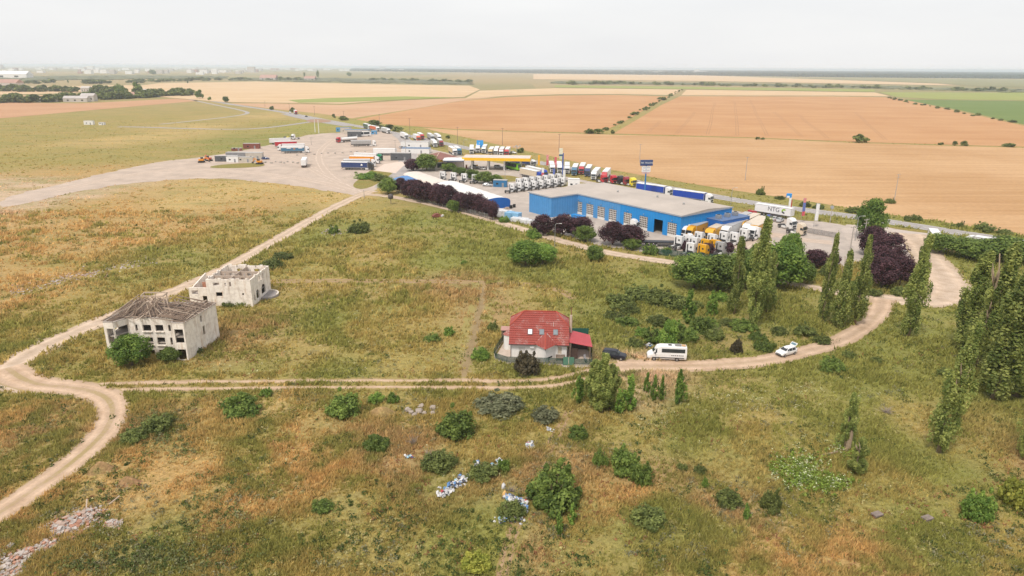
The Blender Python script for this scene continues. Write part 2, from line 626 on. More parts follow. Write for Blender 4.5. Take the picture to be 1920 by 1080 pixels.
def sheet(name, poly, z, mat, label=None, cat=None, parent=None, smooth=0, ragged=0.0, step=2.0):
    """A flat sheet inside an outline given in metres."""
    if smooth:
        poly = chaikin(poly, smooth, True)
    if ragged:
        out = []
        n = len(poly)
        for i in range(n):
            a, b = np.array(poly[i]), np.array(poly[(i + 1) % n])
            k = max(1, int(np.linalg.norm(b - a) / step))
            for j in range(k):
                p = a + (b - a) * j / k
                out.append(p + ragged * 2 * (np.array([vnoise(p[0], p[1], 2.3), vnoise(p[0] + 50, p[1], 2.3)]) - .5)
                           + ragged * 2.4 * (np.array([vnoise(p[0], p[1] + 9, 7.), vnoise(p[0] + 50, p[1] + 9, 7.)]) - .5))
        poly = out
    vs = [Vector((p[0], p[1], 0.0)) for p in poly]
    tris = tessellate_polygon([vs])
    me = bpy.data.meshes.new(name)
    me.from_pydata([(v.x, v.y, z) for v in vs], [], [tuple(t) for t in tris])
    me.materials.append(mat)
    bm = bmesh.new()
    bm.from_mesh(me)
    for f in bm.faces:
        if f.normal.z < 0:
            f.normal_flip()
    bm.to_mesh(me)
    bm.free()
    o = bpy.data.objects.new(name, me)
    link(o, parent)
    return tag(o, label, cat, kind='structure' if parent is None else None)


def px(s):
    return [g(*map(float, t.split(','))) for t in s.split()]


_rn = math.radians
W_NEAR = field_mat('wheat_near', (.43, .245, .110), (.585, .375, .205), (0.010, 0.22), _rn(58))
W_MID = field_mat('wheat_mid', (.455, .235, .105), (.55, .32, .16), (0.007, 0.05), _rn(20))
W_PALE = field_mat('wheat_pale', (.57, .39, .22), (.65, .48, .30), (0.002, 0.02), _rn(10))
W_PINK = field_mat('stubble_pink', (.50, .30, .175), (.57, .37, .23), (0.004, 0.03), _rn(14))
W_RED = field_mat('stubble_red', (.46, .25, .14), (.54, .32, .185), (0.006, 0.05), _rn(-8))
F_GREEN = field_mat('crop_green', (.135, .195, .05), (.17, .225, .065), (0.004, 0.06), _rn(-12))
F_LIME = field_mat('crop_lime', (.26, .29, .075), (.33, .34, .11), (0.004, 0.04), _rn(-12))
F_SCRUB = field_mat('crop_scrub', (.20, .20, .085), (.33, .28, .14), (0.003, 0.012), 0)
FIELDS = [
    ('wheat_field', W_NEAR, .03, "790,239 850,243.5 1000,248 1130,252 1400,259 1600,268 1800,274 1990,279 2250,300 2250,500 1990,455 1850,430 1750,413 1650,400 1550,383 1450,368 1350,353 1250,337 1150,319 1050,297 960,277 880,259 830,249", 'ripe wheat field beyond the main road'),
    ('wheat_field', W_MID, .06, "668,224 720,233 850,242 1000,246.5 1125,249.5 1180,223 1220,199 1256,181 1150,178 1050,179 950,182 860,190 780,204", 'orange wheat field left of the scrubby ditch'),
    ('wheat_field', W_MID, .06, "1150,250.5 1400,257.5 1600,266 1800,272 1990,277 2250,298 2250,290 1990,249 1920,236 1800,209 1700,188 1672,182.5 1560,181 1440,181 1275,180.5 1240,197 1190,227", 'large wheat field between ditch and green crop'),
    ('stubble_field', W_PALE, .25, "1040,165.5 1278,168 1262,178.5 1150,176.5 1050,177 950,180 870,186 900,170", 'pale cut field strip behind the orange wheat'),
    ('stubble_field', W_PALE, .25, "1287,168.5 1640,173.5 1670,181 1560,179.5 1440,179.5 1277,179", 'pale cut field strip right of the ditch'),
    ('crop_field', F_GREEN, .1, "1692,186.5 1760,187.5 2060,191 2250,215 2250,278 1990,247 1920,233.5 1800,206.5", 'dark green crop field'),
    ('crop_field', F_LIME, .3, "1650,173 1800,174 2060,173 2060,190 1760,186.5 1680,182", 'light green crop strip'),
    ('stubble_field', W_PINK, .05, "425,194 520,205 600,213 660,222 780,203.5 860,189.5 930,182 760,188 640,197 520,194", 'pinkish stubble field by the main road'),
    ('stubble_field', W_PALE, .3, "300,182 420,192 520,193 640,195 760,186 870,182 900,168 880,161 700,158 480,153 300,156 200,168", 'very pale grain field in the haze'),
    ('crop_field', F_LIME, .4, "540,188 620,184 760,181 850,183 760,187 640,192 560,193", 'thin yellow green strip in the pale field'),
    ('stubble_field', W_RED, .05, "-200,200 0,192 150,194 330,185 375,189 240,200.5 100,213 0,222 -200,245", 'reddish stubble field left of the road'),
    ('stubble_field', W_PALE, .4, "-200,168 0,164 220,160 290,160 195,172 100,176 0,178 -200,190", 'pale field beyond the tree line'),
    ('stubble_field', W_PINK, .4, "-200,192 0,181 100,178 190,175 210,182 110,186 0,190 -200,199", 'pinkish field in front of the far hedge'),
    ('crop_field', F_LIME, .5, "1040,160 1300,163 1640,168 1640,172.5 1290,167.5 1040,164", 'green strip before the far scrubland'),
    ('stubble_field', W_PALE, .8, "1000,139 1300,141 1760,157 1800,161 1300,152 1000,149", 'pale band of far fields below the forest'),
    ('crop_field', F_SCRUB, .8, "1500,146 2060,150 2060,167 1830,162 1770,157", 'bluish green crop below the forest'),
    ('crop_field', F_SCRUB, .6, "250,146 520,150 880,158 880,151 600,146 300,143", 'scrubby green plain in the haze'),
]
FIELD_POLYS = []
for nm, mt, z, pts, lab in FIELDS:
    FIELD_POLYS.append(px(pts))
    sheet(nm, FIELD_POLYS[-1], z, mt, lab, 'field')

# ------------------------------------------------------------------ hard surfaces
def dirt_mat(name, rgb, edge, rut=False, fade=.55):
    m, nt = new_mat(name)
    L = nt.links.new
    out = node(nt, 'ShaderNodeOutputMaterial')
    b = node(nt, 'ShaderNodeBsdfPrincipled', Roughness=0.95)
    b.inputs['Specular IOR Level'].default_value = 0.15
    tc = node(nt, 'ShaderNodeTexCoord')
    n1 = node(nt, 'ShaderNodeTexNoise', Scale=0.35, Detail=6.0, Roughness=0.65)
    n2 = node(nt, 'ShaderNodeTexNoise', Scale=2.4, Detail=6.0, Roughness=0.7)
    for n in (n1, n2):
        L(tc.outputs['Object'], n.inputs['Vector'])
    r = node(nt, 'ShaderNodeValToRGB')
    r.color_ramp.elements[0].position, r.color_ramp.elements[1].position = .33, .68
    r.color_ramp.elements[0].color = (rgb[0] * .82, rgb[1] * .79, rgb[2] * .75, 1)
    r.color_ramp.elements[1].color = (rgb[0] * 1.1, rgb[1] * 1.11, rgb[2] * 1.13, 1)
    L(n1.outputs['Fac'], r.inputs['Fac'])
    v = node(nt, 'ShaderNodeMapRange')
    v.inputs['From Min'].default_value, v.inputs['From Max'].default_value = .3, .7
    v.inputs['To Min'].default_value, v.inputs['To Max'].default_value = .86, 1.1
    L(n2.outputs['Fac'], v.inputs['Value'])
    s = node(nt, 'ShaderNodeVectorMath', operation='SCALE')
    L(r.outputs['Color'], s.inputs[0])
    L(v.outputs['Result'], s.inputs['Scale'])
    ln = node(nt, 'ShaderNodeAttribute', attribute_name='lane')      # wheels polish two pale lines into the surface
    lr = node(nt, 'ShaderNodeMapRange')
    lr.inputs['To Min'].default_value, lr.inputs['To Max'].default_value = .86, 1.08
    L(ln.outputs['Fac'], lr.inputs['Value'])
    s2 = node(nt, 'ShaderNodeVectorMath', operation='SCALE')
    L(s.outputs['Vector'], s2.inputs[0])
    L(lr.outputs['Result'], s2.inputs['Scale'])
    c = s2.outputs['Vector']
    at = node(nt, 'ShaderNodeAttribute', attribute_name='worn')      # 1 on bare wheel lines, 0 where plants take over
    ad = node(nt, 'ShaderNodeMath', operation='SUBTRACT')
    mrn = node(nt, 'ShaderNodeMapRange')
    mrn.inputs['From Min'].default_value, mrn.inputs['From Max'].default_value = .3, .7
    mrn.inputs['To Min'].default_value, mrn.inputs['To Max'].default_value = 0, fade
    L(n2.outputs['Fac'], mrn.inputs['Value'])
    L(at.outputs['Fac'], ad.inputs[0])
    L(mrn.outputs['Result'], ad.inputs[1])
    mr = node(nt, 'ShaderNodeMapRange')
    mr.inputs['From Min'].default_value, mr.inputs['From Max'].default_value = -.05, .3
    L(ad.outputs['Value'], mr.inputs['Value'])
    mx = node(nt, 'ShaderNodeMix', data_type='RGBA')
    mx.inputs['A'].default_value = (*edge, 1)
    L(mr.outputs['Result'], mx.inputs['Factor'])
    L(c, mx.inputs['B'])
    L(mx.outputs['Result'], b.inputs['Base Color'])
    bp = node(nt, 'ShaderNodeBump', Strength=0.7, Distance=0.08)
    L(n2.outputs['Fac'], bp.inputs['Height'])
    L(bp.outputs['Normal'], b.inputs['Normal'])
    L(b.outputs['BSDF'], out.inputs['Surface'])
    return m


ROADS = []      # (centre line, half width) of everything that stays free of grass


def ribbon(name, line, width, z, mat, label=None, cat=None, ragged=0.3, profile='track', keep=True, parent=None, step=0.7, widths=None, grassy=.3):
    pts = chaikin(line, 3)
    L = [np.array(pts[0])]
    for p in pts[1:]:
        d = np.linalg.norm(p - L[-1])
        k = max(1, int(d / step))
        a = L[-1]
        L += [a + (p - a) * (j + 1) / k for j in range(k)]
    L = np.array(L)
    T = np.gradient(L, axis=0)
    T /= np.linalg.norm(T, axis=1)[:, None] + 1e-9
    N = np.stack([-T[:, 1], T[:, 0]], 1)
    us = np.array([-1, -.86, -.68, -.48, -.3, -.12, .12, .3, .48, .68, .86, 1.0])
    w = np.full(len(L), width / 2.0)
    if widths is not None:
        w = np.interp(np.linspace(0, 1, len(L)), np.linspace(0, 1, len(widths)), widths) / 2.0
    V, W, LN = [], [], []
    wl = w + ragged * (vnoise(L[:, 0], L[:, 1], 1.9) + vnoise(L[:, 0], L[:, 1], 5.5) * 1.6 - 1.3)
    wr = w + ragged * (vnoise(L[:, 0] + 40, L[:, 1], 1.9) + vnoise(L[:, 0] + 40, L[:, 1], 5.5) * 1.6 - 1.3)
    for u in us:
        ww = wl if u < 0 else wr
        V.append(L + N * (u * ww)[:, None])
        LN.append(np.full(len(L), math.exp(-((abs(u) - .46) / .17) ** 2)))
        if profile == 'track':
            k = 1.0 - max(0, abs(u) - .62) * 2.1
            k = np.full(len(L), k) - (grassy * (.35 + .9 * vnoise(L[:, 0], L[:, 1], 9.)) if abs(u) < .2 else 0)
        elif profile == 'ruts':
            k = np.full(len(L), math.exp(-((abs(u) - .52) / .27) ** 2) * 1.1) - .05 + .45 * (vnoise(L[:, 0], L[:, 1], 6.) - .5)
        elif profile == 'band':
            k = np.full(len(L), 1.15 * math.exp(-(u / .55) ** 2)) - .12
        else:
            k = np.full(len(L), 1.6)
        W.append(k)
    V = np.stack(V, 1).reshape(-1, 2)
    W = np.stack(W, 1).ravel()
    LN = np.stack(LN, 1).ravel()
    n, m = len(L), len(us)
    ix = np.arange(n * m).reshape(n, m)
    F = np.stack([ix[:-1, :-1].ravel(), ix[:-1, 1:].ravel(), ix[1:, 1:].ravel(), ix[1:, :-1].ravel()], 1)[:, ::-1]
    me = np_mesh(name, np.column_stack([V, np.full(len(V), z)]), F, mat, attrs={'worn': W, 'lane': LN})
    o = bpy.data.objects.new(name, me)
    link(o, parent)
    if keep and profile == 'ruts':
        for s_ in (-1, 1):
            ROADS.append(((L + N * (s_ * .52 * w)[:, None])[::3], .72 if width > 4.2 else .5))
    elif keep and profile == 'band':
        ROADS.append((L[::3], .7))
    elif keep:
        ROADS.append((L[::max(1, int(2 / step))], float(np.mean(w)) * .93))
    return tag(o, label, cat, kind='structure' if parent is None else None), L


D_PINK = dirt_mat('dirt', (.53, .385, .275), (.33, .25, .12), fade=.45)
D_PALE = dirt_mat('pale_gravel', (.56, .435, .33), (.33, .26, .13), fade=.45)
D_RUT = dirt_mat('rutted_dirt', (.50, .36, .25), (.29, .225, .085), fade=.8)
D_FAINT = dirt_mat('faint_ruts', (.35, .235, .14), (.30, .225, .095), fade=.7)
D_LOT = dirt_mat('lot_gravel', (.54, .405, .305), (.40, .30, .16))
ASPHALT = pm('asphalt', (.33, .30, .285), .85, .18, .5, bump=.01)
ASPHALT2 = pm('worn_asphalt', (.36, .325, .305), .85, .2, .3, bump=.01)
CONCRETE = pm('yard_concrete', (.43, .365, .315), .85, .2, .22, bump=.01)
CONCRETE2 = pm('yard_paving', (.47, .395, .34), .85, .16, .3, bump=.01)
PAINT = pm('road_paint', (.75, .74, .72), .7, .15, 1.0)
GRAVEL = pm('lot_surface', (.46, .365, .295), .95, .22, .12, bump=.05)
VERGE = M_MEADOW

LOT = px("0,392 60,379 120,364 220,347 300,338 380,334 470,338 560,350 620,358 660,368 690,368 735,336 765,306 772,288 765,262 735,250 715,246 660,248 600,250 560,256 520,268 480,277 430,287 370,296 310,302 250,312 195,325 120,345 40,362 0,375")
sheet('gravel_lot', LOT, .030, GRAVEL, 'pale dusty gravel lorry park', 'lot', smooth=2, ragged=1.0)
YARD = px("728,338 760,350 840,377 900,397 960,415 1030,432 1120,460 1200,472 1300,482 1400,488 1530,494 1590,500 1660,470 1640,436 1570,420 1480,407 1400,394 1300,377 1190,358 1120,343 1030,325 960,311 900,299 850,289 800,278 768,268 772,290 762,310")
sheet('concrete_yard', YARD, .040, CONCRETE, 'pinkish grey concrete yard around the blue workshop', 'yard')
RIGHTLOT = px("1570,420 1640,424 1700,428 1790,441 1800,455 1770,468 1752,492 1700,500 1650,478 1600,470")
sheet('gravel_forecourt', RIGHTLOT, .046, CONCRETE2, 'pale forecourt at the road junction', 'lot', smooth=1)

ROAD_PX = "-250,148 0,160 150,166 300,174 345,180 440,197 520,208 640,231 740,249 830,268 900,283 1000,303 1100,322 1200,343 1300,361 1400,379 1500,393 1600,406 1700,421 1800,437 1920,455 2100,484"
mroad, ML = ribbon('main_road', px(ROAD_PX), 8.6, .060, ASPHALT, 'grey asphalt main road with white lines', 'road', ragged=0, profile='full', step=3.0)


def marking(name, line, off, width, z, dash=None, parent=None):
    T = np.gradient(line, axis=0)
    T /= np.linalg.norm(T, axis=1)[:, None] + 1e-9
    N = np.stack([-T[:, 1], T[:, 0]], 1)
    s = np.concatenate([[0], np.cumsum(np.linalg.norm(np.diff(line, axis=0), axis=1))])
    mb = MB()
    t = 0.0
    step = dash[0] if dash else 4.0
    gap = dash[1] if dash else 0.0
    def at(q):
        return np.array([np.interp(q, s, line[:, 0]), np.interp(q, s, line[:, 1])]), np.array([np.interp(q, s, N[:, 0]), np.interp(q, s, N[:, 1])])
    while t < s[-1] - step:
        (p, n), (q, m) = at(t), at(t + step)
        a, b = p + n * (off - width / 2), p + n * (off + width / 2)
        c, d = q + m * (off + width / 2), q + m * (off - width / 2)
        mb.quad((*a, z), (*d, z), (*c, z), (*b, z))
        t += step + gap
    return mb.build(name, PAINT, parent)


for off in (-3.7, 3.7):
    marking('edge_line', ML, off, .18, .068, parent=mroad)
marking('centre_line', ML, 0, .16, .068, (4.0, 6.0), parent=mroad)
# broad dashes where the filling station joins the road
_jl = np.array(chaikin(px("1144,331 1180,338 1215,344"), 2))
marking('give_way_line', _jl, 0, .5, .072, (1.0, 1.0), parent=mroad)

ribbon('access_road', px("720,352 735,338 752,318 765,300 770,280 760,262 745,252"), 9, .052, ASPHALT2, 'worn access road between lorry park and filling station', 'road', ragged=.3, profile='full', step=2)
ribbon('side_road', px("642,231 590,227 560,232 500,240 440,243 340,241 260,238 222,238"), 6.5, .056, ASPHALT, 'narrow side road leaving the roundabout', 'road', ragged=.2, profile='full', step=2)
ribbon('side_road', px("345,184 400,196 450,206 470,212 440,218 370,226 300,233"), 4.5, .050, ASPHALT2, 'thin looping side road in the left meadow', 'road', ragged=.2, profile='full', step=2)
ribbon('slip_road', px("540,213 575,222 620,230 660,236"), 16, .058, ASPHALT, 'wide paved roundabout approach', 'road', ragged=.5, profile='full', step=2)
sheet('roundabout_island', px("570,226 590,223 612,224 625,227 610,230 585,230"), .09, pm('island_soil', (.33, .2, .13), .95, .2, .5), 'brown roundabout island', 'island', smooth=2)

TRACK_A = px("700,358 668,368 600,402 500,460 430,500 360,532 280,565 200,598 120,632 60,660 24,684 10,706 40,722 100,727")
ribbon('dirt_road', TRACK_A, 5.4, .036, D_PALE, 'pale dirt road running past the ruined houses', 'road', .35, 'track', widths=[5.2, 5.0, 4.8, 4.8, 4.8, 5.2, 6.5, 6.0])
ribbon('dirt_road', px("12,690 60,722 140,726 195,740 214,765 205,800 170,838 120,880 60,920 0,962 -80,1010"), 4.6, .041, D_PINK, 'curving pink dirt road at the lower left', 'road', .3, 'track', grassy=.7, widths=[6, 5.5, 5.4, 4.8, 4.4, 4.2, 4.2])
ribbon('farm_track', px("170,727 300,723 440,722 600,720 740,720 860,720 960,722 1040,717 1090,706 1140,692 1180,688"), 5.0, .033, D_RUT, 'rutted farm track in front of the red roofed house', 'track', .35, 'ruts')
TRACK_B = px("672,364 720,366 800,381 870,397 950,421 1050,452 1150,477 1270,493 1400,515 1530,541 1640,561 1700,566")
ribbon('dirt_road', TRACK_B, 5.0, .044, D_PALE, 'pale dirt road below the workshop hedge', 'road', .3, 'track')
ribbon('dirt_road', px("1600,556 1680,562 1740,566 1775,560 1784,545 1768,515 1745,488 1728,462 1705,438"), 9, .048, D_PALE, 'wide sweeping gravel bend under the poplars', 'road', .4, 'track', widths=[6, 8, 10.5, 11, 9.5, 9, 9, 12])
ribbon('dirt_road', px("1655,560 1650,585 1625,612 1580,638 1520,658 1440,676 1360,684 1280,687 1200,686 1160,686"), 5.6, .0535, D_PINK, 'pink dirt road with the parked minibus', 'road', .35, 'track', grassy=.6, widths=[6, 4.4, 4.2, 4.6, 5.5, 7.5])
ribbon('wheel_ruts', px("500,528 620,526 760,527 860,528 910,531"), 3.4, .012, D_FAINT, 'faint brown wheel ruts across the meadow', 'track', .35, 'ruts')
ribbon('worn_path', px("905,530 906,548 900,580 893,615 884,650 874,690 868,712"), 5.5, .0145, dirt_mat('trodden_soil', (.32, .235, .125), (.285, .235, .085), fade=1.0), 'soft brown worn path up the meadow beside the cottage', 'path', .5, 'band')
ribbon('wheel_ruts', px("900,535 960,530 1040,540 1080,560"), 2.8, .016, D_FAINT, 'short faint ruts behind the house', 'track', .35, 'ruts', keep=False)
ribbon('foot_trail', px("940,1090 955,1030 965,990 975,940 1005,890 1040,820 1075,760"), 1.6, .020, D_FAINT, 'narrow trodden trail in the foreground', 'path', .25, 'ruts', keep=False)

for i, (pts, lab) in enumerate([
        ("655,351 690,357 742,322 735,316 700,316 680,330", 'weedy grass triangle between lorry park and road'),
        ("972,316 1012,322 1034,332 1030,337 985,331", 'mown grass verge by the filling station'),
        ("1190,357 1260,366 1330,374 1400,389 1480,404 1552,412 1530,416 1480,411 1400,399 1320,386 1250,376", 'long grass verge between yard and main road'),
        ("1655,424 1740,432 1790,441 1740,438 1680,430", 'thin grass verge at the junction'),
        ("935,328 965,330 985,338 955,342 925,338", 'small lawn by the blue cabin'),
        ("1030,343 1075,340 1110,345 1080,352 1040,350", 'grass patch behind the parked tractor units'),
        ("808,266 850,276 845,282 815,276", 'small grass island by the road'),
        ("400,310 470,305 500,308 490,313 430,316 390,315", 'dry grass island in front of the sheds')]):
    P = px(pts)
    me_pts = chaikin(P, 2, True)
    o = sheet('grass_verge', me_pts, .066 + .002 * i, VERGE, lab, 'verge')
    a = o.data.attributes.new('col', 'FLOAT_COLOR', 'POINT')
    for k in range(len(o.data.vertices)):
        a.data[k].color = (.25, .2, .06, 1)

D_TYRE = dirt_mat('tyre_worn_gravel', (.53, .43, .355), (.455, .36, .29), fade=.9)
for k, (pts, w, lab) in enumerate([("675,362 640,345 612,325 596,300 600,280 625,262", 6, 'pale sweeping wheel marks into the lorry park'), ("660,358 600,340 500,326 400,318 300,318 200,336 100,358", 7, 'pale wheel marks along the lorry park'), ("640,345 600,328 560,300 520,290", 5, 'pale wheel marks toward the blue sided lorry'), ("1560,455 1500,450 1440,436 1380,470", 6, 'faint wheel marks on the yard concrete')]):
    ribbon('wheel_marks', px(pts), w, (.0335 if k < 3 else .0475) + .0007 * k, D_TYRE, lab, 'track', .5, 'ruts', keep=False, step=1.5)

# tramlines pressed into the big wheat field
M_TRAM = pm('tramline', (.36, .19, .085), .95, .2, .05)
for a, b in [((1269, 251), (1301, 210)), ((1327, 252), (1340, 192)), ((1382, 254), (1377, 190)), ((1437, 255), (1407, 187)), ((1504, 257), (1452, 210)), ((1550, 259), (1497, 215)), ((1215, 248), (1238, 227)), ((1660, 262), (1602, 210))]:
    A_, B_ = np.array(g(*a)), np.array(g(*b))
    u_ = (B_ - A_) / np.linalg.norm(B_ - A_)
    n_ = np.array([-u_[1], u_[0]])
    mb = MB()
    for off in (-1.0, 1.0):
        L_ = [A_ + (B_ - A_) * t + n_ * (off + 2.5 * (float(vnoise(t * 40, a[0], 9.)) - .5)) for t in np.linspace(0, 1, 24)]
        for p_, q_ in zip(L_, L_[1:]):
            mb.quad((*(p_ - n_ * .3), .075), (*(q_ - n_ * .3), .075), (*(q_ + n_ * .3), .075), (*(p_ + n_ * .3), .075))
    tag(mb.build('tramline', M_TRAM), 'pair of tractor wheel lines in the large wheat field', 'track', kind='structure')
# ------------------------------------------------------------------ buildings
def wall(mb, p0, p1, z0, z1, th, holes=(), mi=None):
    """Wall from p0 to p1 (plan), with real openings (a, b, zlo, zhi) measured along it."""
    p0, p1 = Vector((*p0, 0)), Vector((*p1, 0))
    d = p1 - p0
    ln = d.length
    u = d / ln
    rz = math.atan2(u.y, u.x)
    xs = sorted({0.0, ln, *[h[0] for h in holes], *[h[1] for h in holes]})
    for a, b in zip(xs, xs[1:]):
        m = (a + b) / 2
        cuts = sorted([(h[2], h[3]) for h in holes if h[0] < m < h[1]])
        lo = z0
        for c0, c1 in cuts + [(z1, z1)]:
            if c0 > lo + 1e-4:
                c = p0 + u * m
                mb.box((c.x, c.y, (lo + c0) / 2), (b - a, th, c0 - lo), rz, mi)
            lo = max(lo, c1)


def block(name, parent, mat, p, s, rz=0.0, bevel=0.0):
    return MB().box(p, s, rz).build(name, mat, parent, bevel=bevel)


WHITE = pm('white_paint', (.74, .73, .71), .5, .06, 1.2, dirt=.10)
DARKGLASS = glass_mat('dark_glass')
STEEL = pm('galvanised', (.42, .42, .42), .45, .15, 3, metal=.6)
BLACK = pm('black_rubber', (.025, .024, .024), .8, .25, 5)

# --- blue workshop ------------------------------------------------------------------
A0 = np.array([23.3, 244.5])
RZW = math.atan2(-.802, .597)
E1, E2 = np.array([.597, -.802]), np.array([.802, .597])
B_SOFT = pm('blue_cladding_faded', (.075, .270, .560), .45, .10, .4, dirt=.12)
B_SAT = pm('blue_cladding', (.012, .235, .600), .40, .08, .4, dirt=.08)
B_DEEP = pm('deep_blue_cladding', (.012, .115, .400), .40, .08, .6)
ROOFM = pm('membrane_roof', (.46, .395, .345), .9, .16, .10, dirt=.15)
ws = thing('workshop', 'long blue truck workshop with flat pale roof and garage doors', 'building', (A0[0], A0[1], 0), RZW)
HW = 7.0
door_px = [(1093, 388), (1113, 393), (1134, 398), (1156, 403), (1188, 409), (1212, 417), (1237, 424), (1263, 430)]
door_x = [float((np.array(g(a, b, 2.3)) - A0) @ E1) for a, b in door_px]
mb1, mb2 = MB(), MB()
dw, dh = 3.7, 4.5
split = (door_x[3] + door_x[4]) / 2
wall(mb1, (.2, 0), (split, 0), 0, HW, .3, [(x - .2 - dw / 2, x - .2 + dw / 2, -.1, dh) for x in door_x[:4]])
wall(mb2, (split, 0), (47.4, 0), 0, HW, .3, [(x - split - dw / 2, x - split + dw / 2, -.1, dh) for x in door_x[4:]])
wall(mb1, (.05, -12.4), (.05, 25), 0, HW, .3)
wall(mb1, (-12.2, -12.25), (-.1, -12.25), 0, HW, .3)
wall(mb1, (-12.35, -12.1), (-12.35, 25), 0, HW, .3)
wall(mb2, (47.25, .15), (47.25, 24.85), 0, HW, .3)
wall(mb2, (-12.2, 24.9), (47.2, 24.9), 0, HW, .3)
mb1.build('wall', B_SOFT, ws)['label'] = 'faded light blue cladding'
mb2.build('wall', B_SAT, ws)['label'] = 'bright blue cladding'
mb = MB()
for x in np.arange(1.4, 47, 1.15):
    if all(abs(x - d) > dw / 2 + .1 for d in door_x):
        mb.box((x, -.165, HW / 2), (.04, .04, HW))
    else:
        mb.box((x, -.165, (HW + dh) / 2), (.04, .04, HW - dh))
for y in np.arange(1, 24.5, 1.15):
    mb.box((47.415, y, HW / 2), (.04, .04, HW))
for y in np.arange(-11.8, 24.5, 1.15):
    mb.box((-12.515, y, HW / 2), (.04, .04, HW))
    if y < -.6:
        mb.box((.215, y, HW / 2), (.04, .04, HW))
for x in np.arange(-11.6, -.2, 1.15):
    mb.box((x, -12.415, HW / 2), (.04, .04, HW))
mb.build('cladding_seam', pm('seam_blue', (.03, .2, .47), .5, .1), ws)['kind'] = 'stuff'
mb = MB()
mb.prism([(-12.6, -12.5), (.3, -12.5), (.3, -.25), (47.55, -.25), (47.55, 25.1), (-12.6, 25.1)], 'z', HW + .002, HW + .22)
mb.build('roof', ROOFM, ws)
mb = MB()
for a, b in [((-12.6, -12.55), (.35, -12.55)), ((.35, -12.5), (.35, -.3)), ((.35, -.3), (47.6, -.3)), ((47.6, -.3), (47.6, 25.1)), ((-12.65, -12.5), (-12.65, 25.1))]:
    wall(mb, a, b, HW - .12, HW + .30, .10)
mb.build('parapet_trim', pm('trim_grey', (.33, .36, .40), .5, .1), ws)
for i, (x, y, w) in enumerate([(9, 8, 14), (24, 12, 18), (38, 9, 12)]):
    vn = MB().cyl((x, y + 3, HW + .5), (x, y + 3, HW + 1.5), .35, 10).build('roof_vent', STEEL, ws)
mb = MB()
mb.prism([(-.2, HW + .222), (12.5, HW + 1.0), (25.05, HW + .222)], 'x', -12.5, 47.5)
mb.build('roof_ridge', pm('roof_sheet', (.44, .385, .34), .9, .14, .10, dirt=.15), ws)
FRAMEW = pm('door_white', (.70, .68, .65), .5, .08, 2)
for i, x in enumerate(door_x):
    if i == 6:
        block('interior_shade_panel', ws, pm('dark_interior', (.05, .045, .045), .9, .2), (x, 6.0, dh / 2), (dw, .1, dh))  # dark panel inside the open door: interior shade put into its colour
        continue
    mb, gl = MB(), MB()
    mb.box((x, .06, .35), (dw, .07, .7))
    for r_ in range(6):
        z = .7 + r_ * (dh - .7) / 5.5
        mb.box((x, .05, min(z + .04, dh - .05)), (dw, .08, .13))
    for c_ in range(6):
        mb.box((x - dw / 2 + c_ * dw / 5, .052, (dh + .7) / 2), (.10, .082, dh - .7))
    gl.box((x, .09, (dh + .7) / 2), (dw, .02, dh - .7))
    d = mb.build('garage_door', FRAMEW, ws)
    gl.build('pane', pm('door_glass', (.16, .13, .11), .25, .5, .8), d)
    block('wall_lamp', ws, STEEL, (x, -.3, dh + .7), (.35, .3, .14))
an = [np.array(g(1325, 409, 5)), np.array(g(1381, 400, 5))]
la = [((p - A0) @ E1, (p - A0) @ E2) for p in an]
mb = MB().box((47.4 + 3.0, la[0][1] + 7.0, 2.5), (5.9, 14.0, 5.0))
ax = mb.build('annex', B_DEEP, ws, bevel=.04)
ax['label'] = 'darker blue flat annex'
block('annex_roof', ws, pm('annex_roof', (.10, .16, .30), .6, .15, .5), (50.4, la[0][1] + 7.0, 5.06), (6.1, 14.2, .14))
for i, y in enumerate((2.0, 6.5, 10.5)):
    t = block('air_unit', ws, STEEL, (50.2, la[0][1] + y, 5.75), (1.5, 1.3, 1.2), bevel=.05)
    MB().cyl((50.2, la[0][1] + y, 6.36), (50.2, la[0][1] + y, 6.45), .5, 12).build('fan', BLACK, t)
wall_mb = MB()
wall_mb.box((-12.55, 6, .6), (.1, 36, 1.2))
wall_mb.build('plinth', pm('plinth', (.42, .30, .24), .9, .2), ws)

# --- fabric halls ------------------------------------------------------------------
FABRIC = pm('white_tarpaulin', (.70, .68, .65), .55, .06, .3)
def hall(name, label, origin, rz, W, Ln, eave, apex, roofmat, wallmat, ribs=8):
    t = thing(name, label, 'hall', (*origin, 0), rz)
    n = 10
    prof = [(-W / 2 * math.cos(math.pi * k / n) * (1 if True else 0), eave + (apex - eave) * math.sin(math.pi * k / n) ** .9) for k in range(n + 1)]
    mb = MB()
    for j in range(ribs):
        y0, y1 = Ln * j / ribs, Ln * (j + 1) / ribs
        ys = [y0, (y0 + y1) / 2, y1]
        sag = [0, -.12, 0]
        for q in range(2):
            for k in range(n):
                a, b = prof[k], prof[k + 1]
                mb.quad((a[0], ys[q], a[1] + sag[q]), (b[0], ys[q], b[1] + sag[q]), (b[0], ys[q + 1], b[1] + sag[q + 1]), (a[0], ys[q + 1], a[1] + sag[q + 1]))
    mb.build('roof_skin', roofmat, t, smooth=True)
    for yy in (0.02, Ln - .02):
        MB().prism(prof[::-1] + [(-W / 2, 0), (W / 2, 0)], 'y', yy - .03, yy + .03).build('gable', wallmat, t)
    mb = MB()
    for sx in (-1, 1):
        mb.box((sx * (W / 2 - .04), Ln / 2, eave / 2), (.06, Ln - .1, eave - .02))
    mb.build('side_wall', wallmat, t)
    for j in range(ribs + 1):
        for sx in (-1, 1):
            block('post', t, STEEL, (sx * (W / 2 + .02), min(max(Ln * j / ribs, .1), Ln - .1), eave / 2), (.12, .12, eave))
    return t


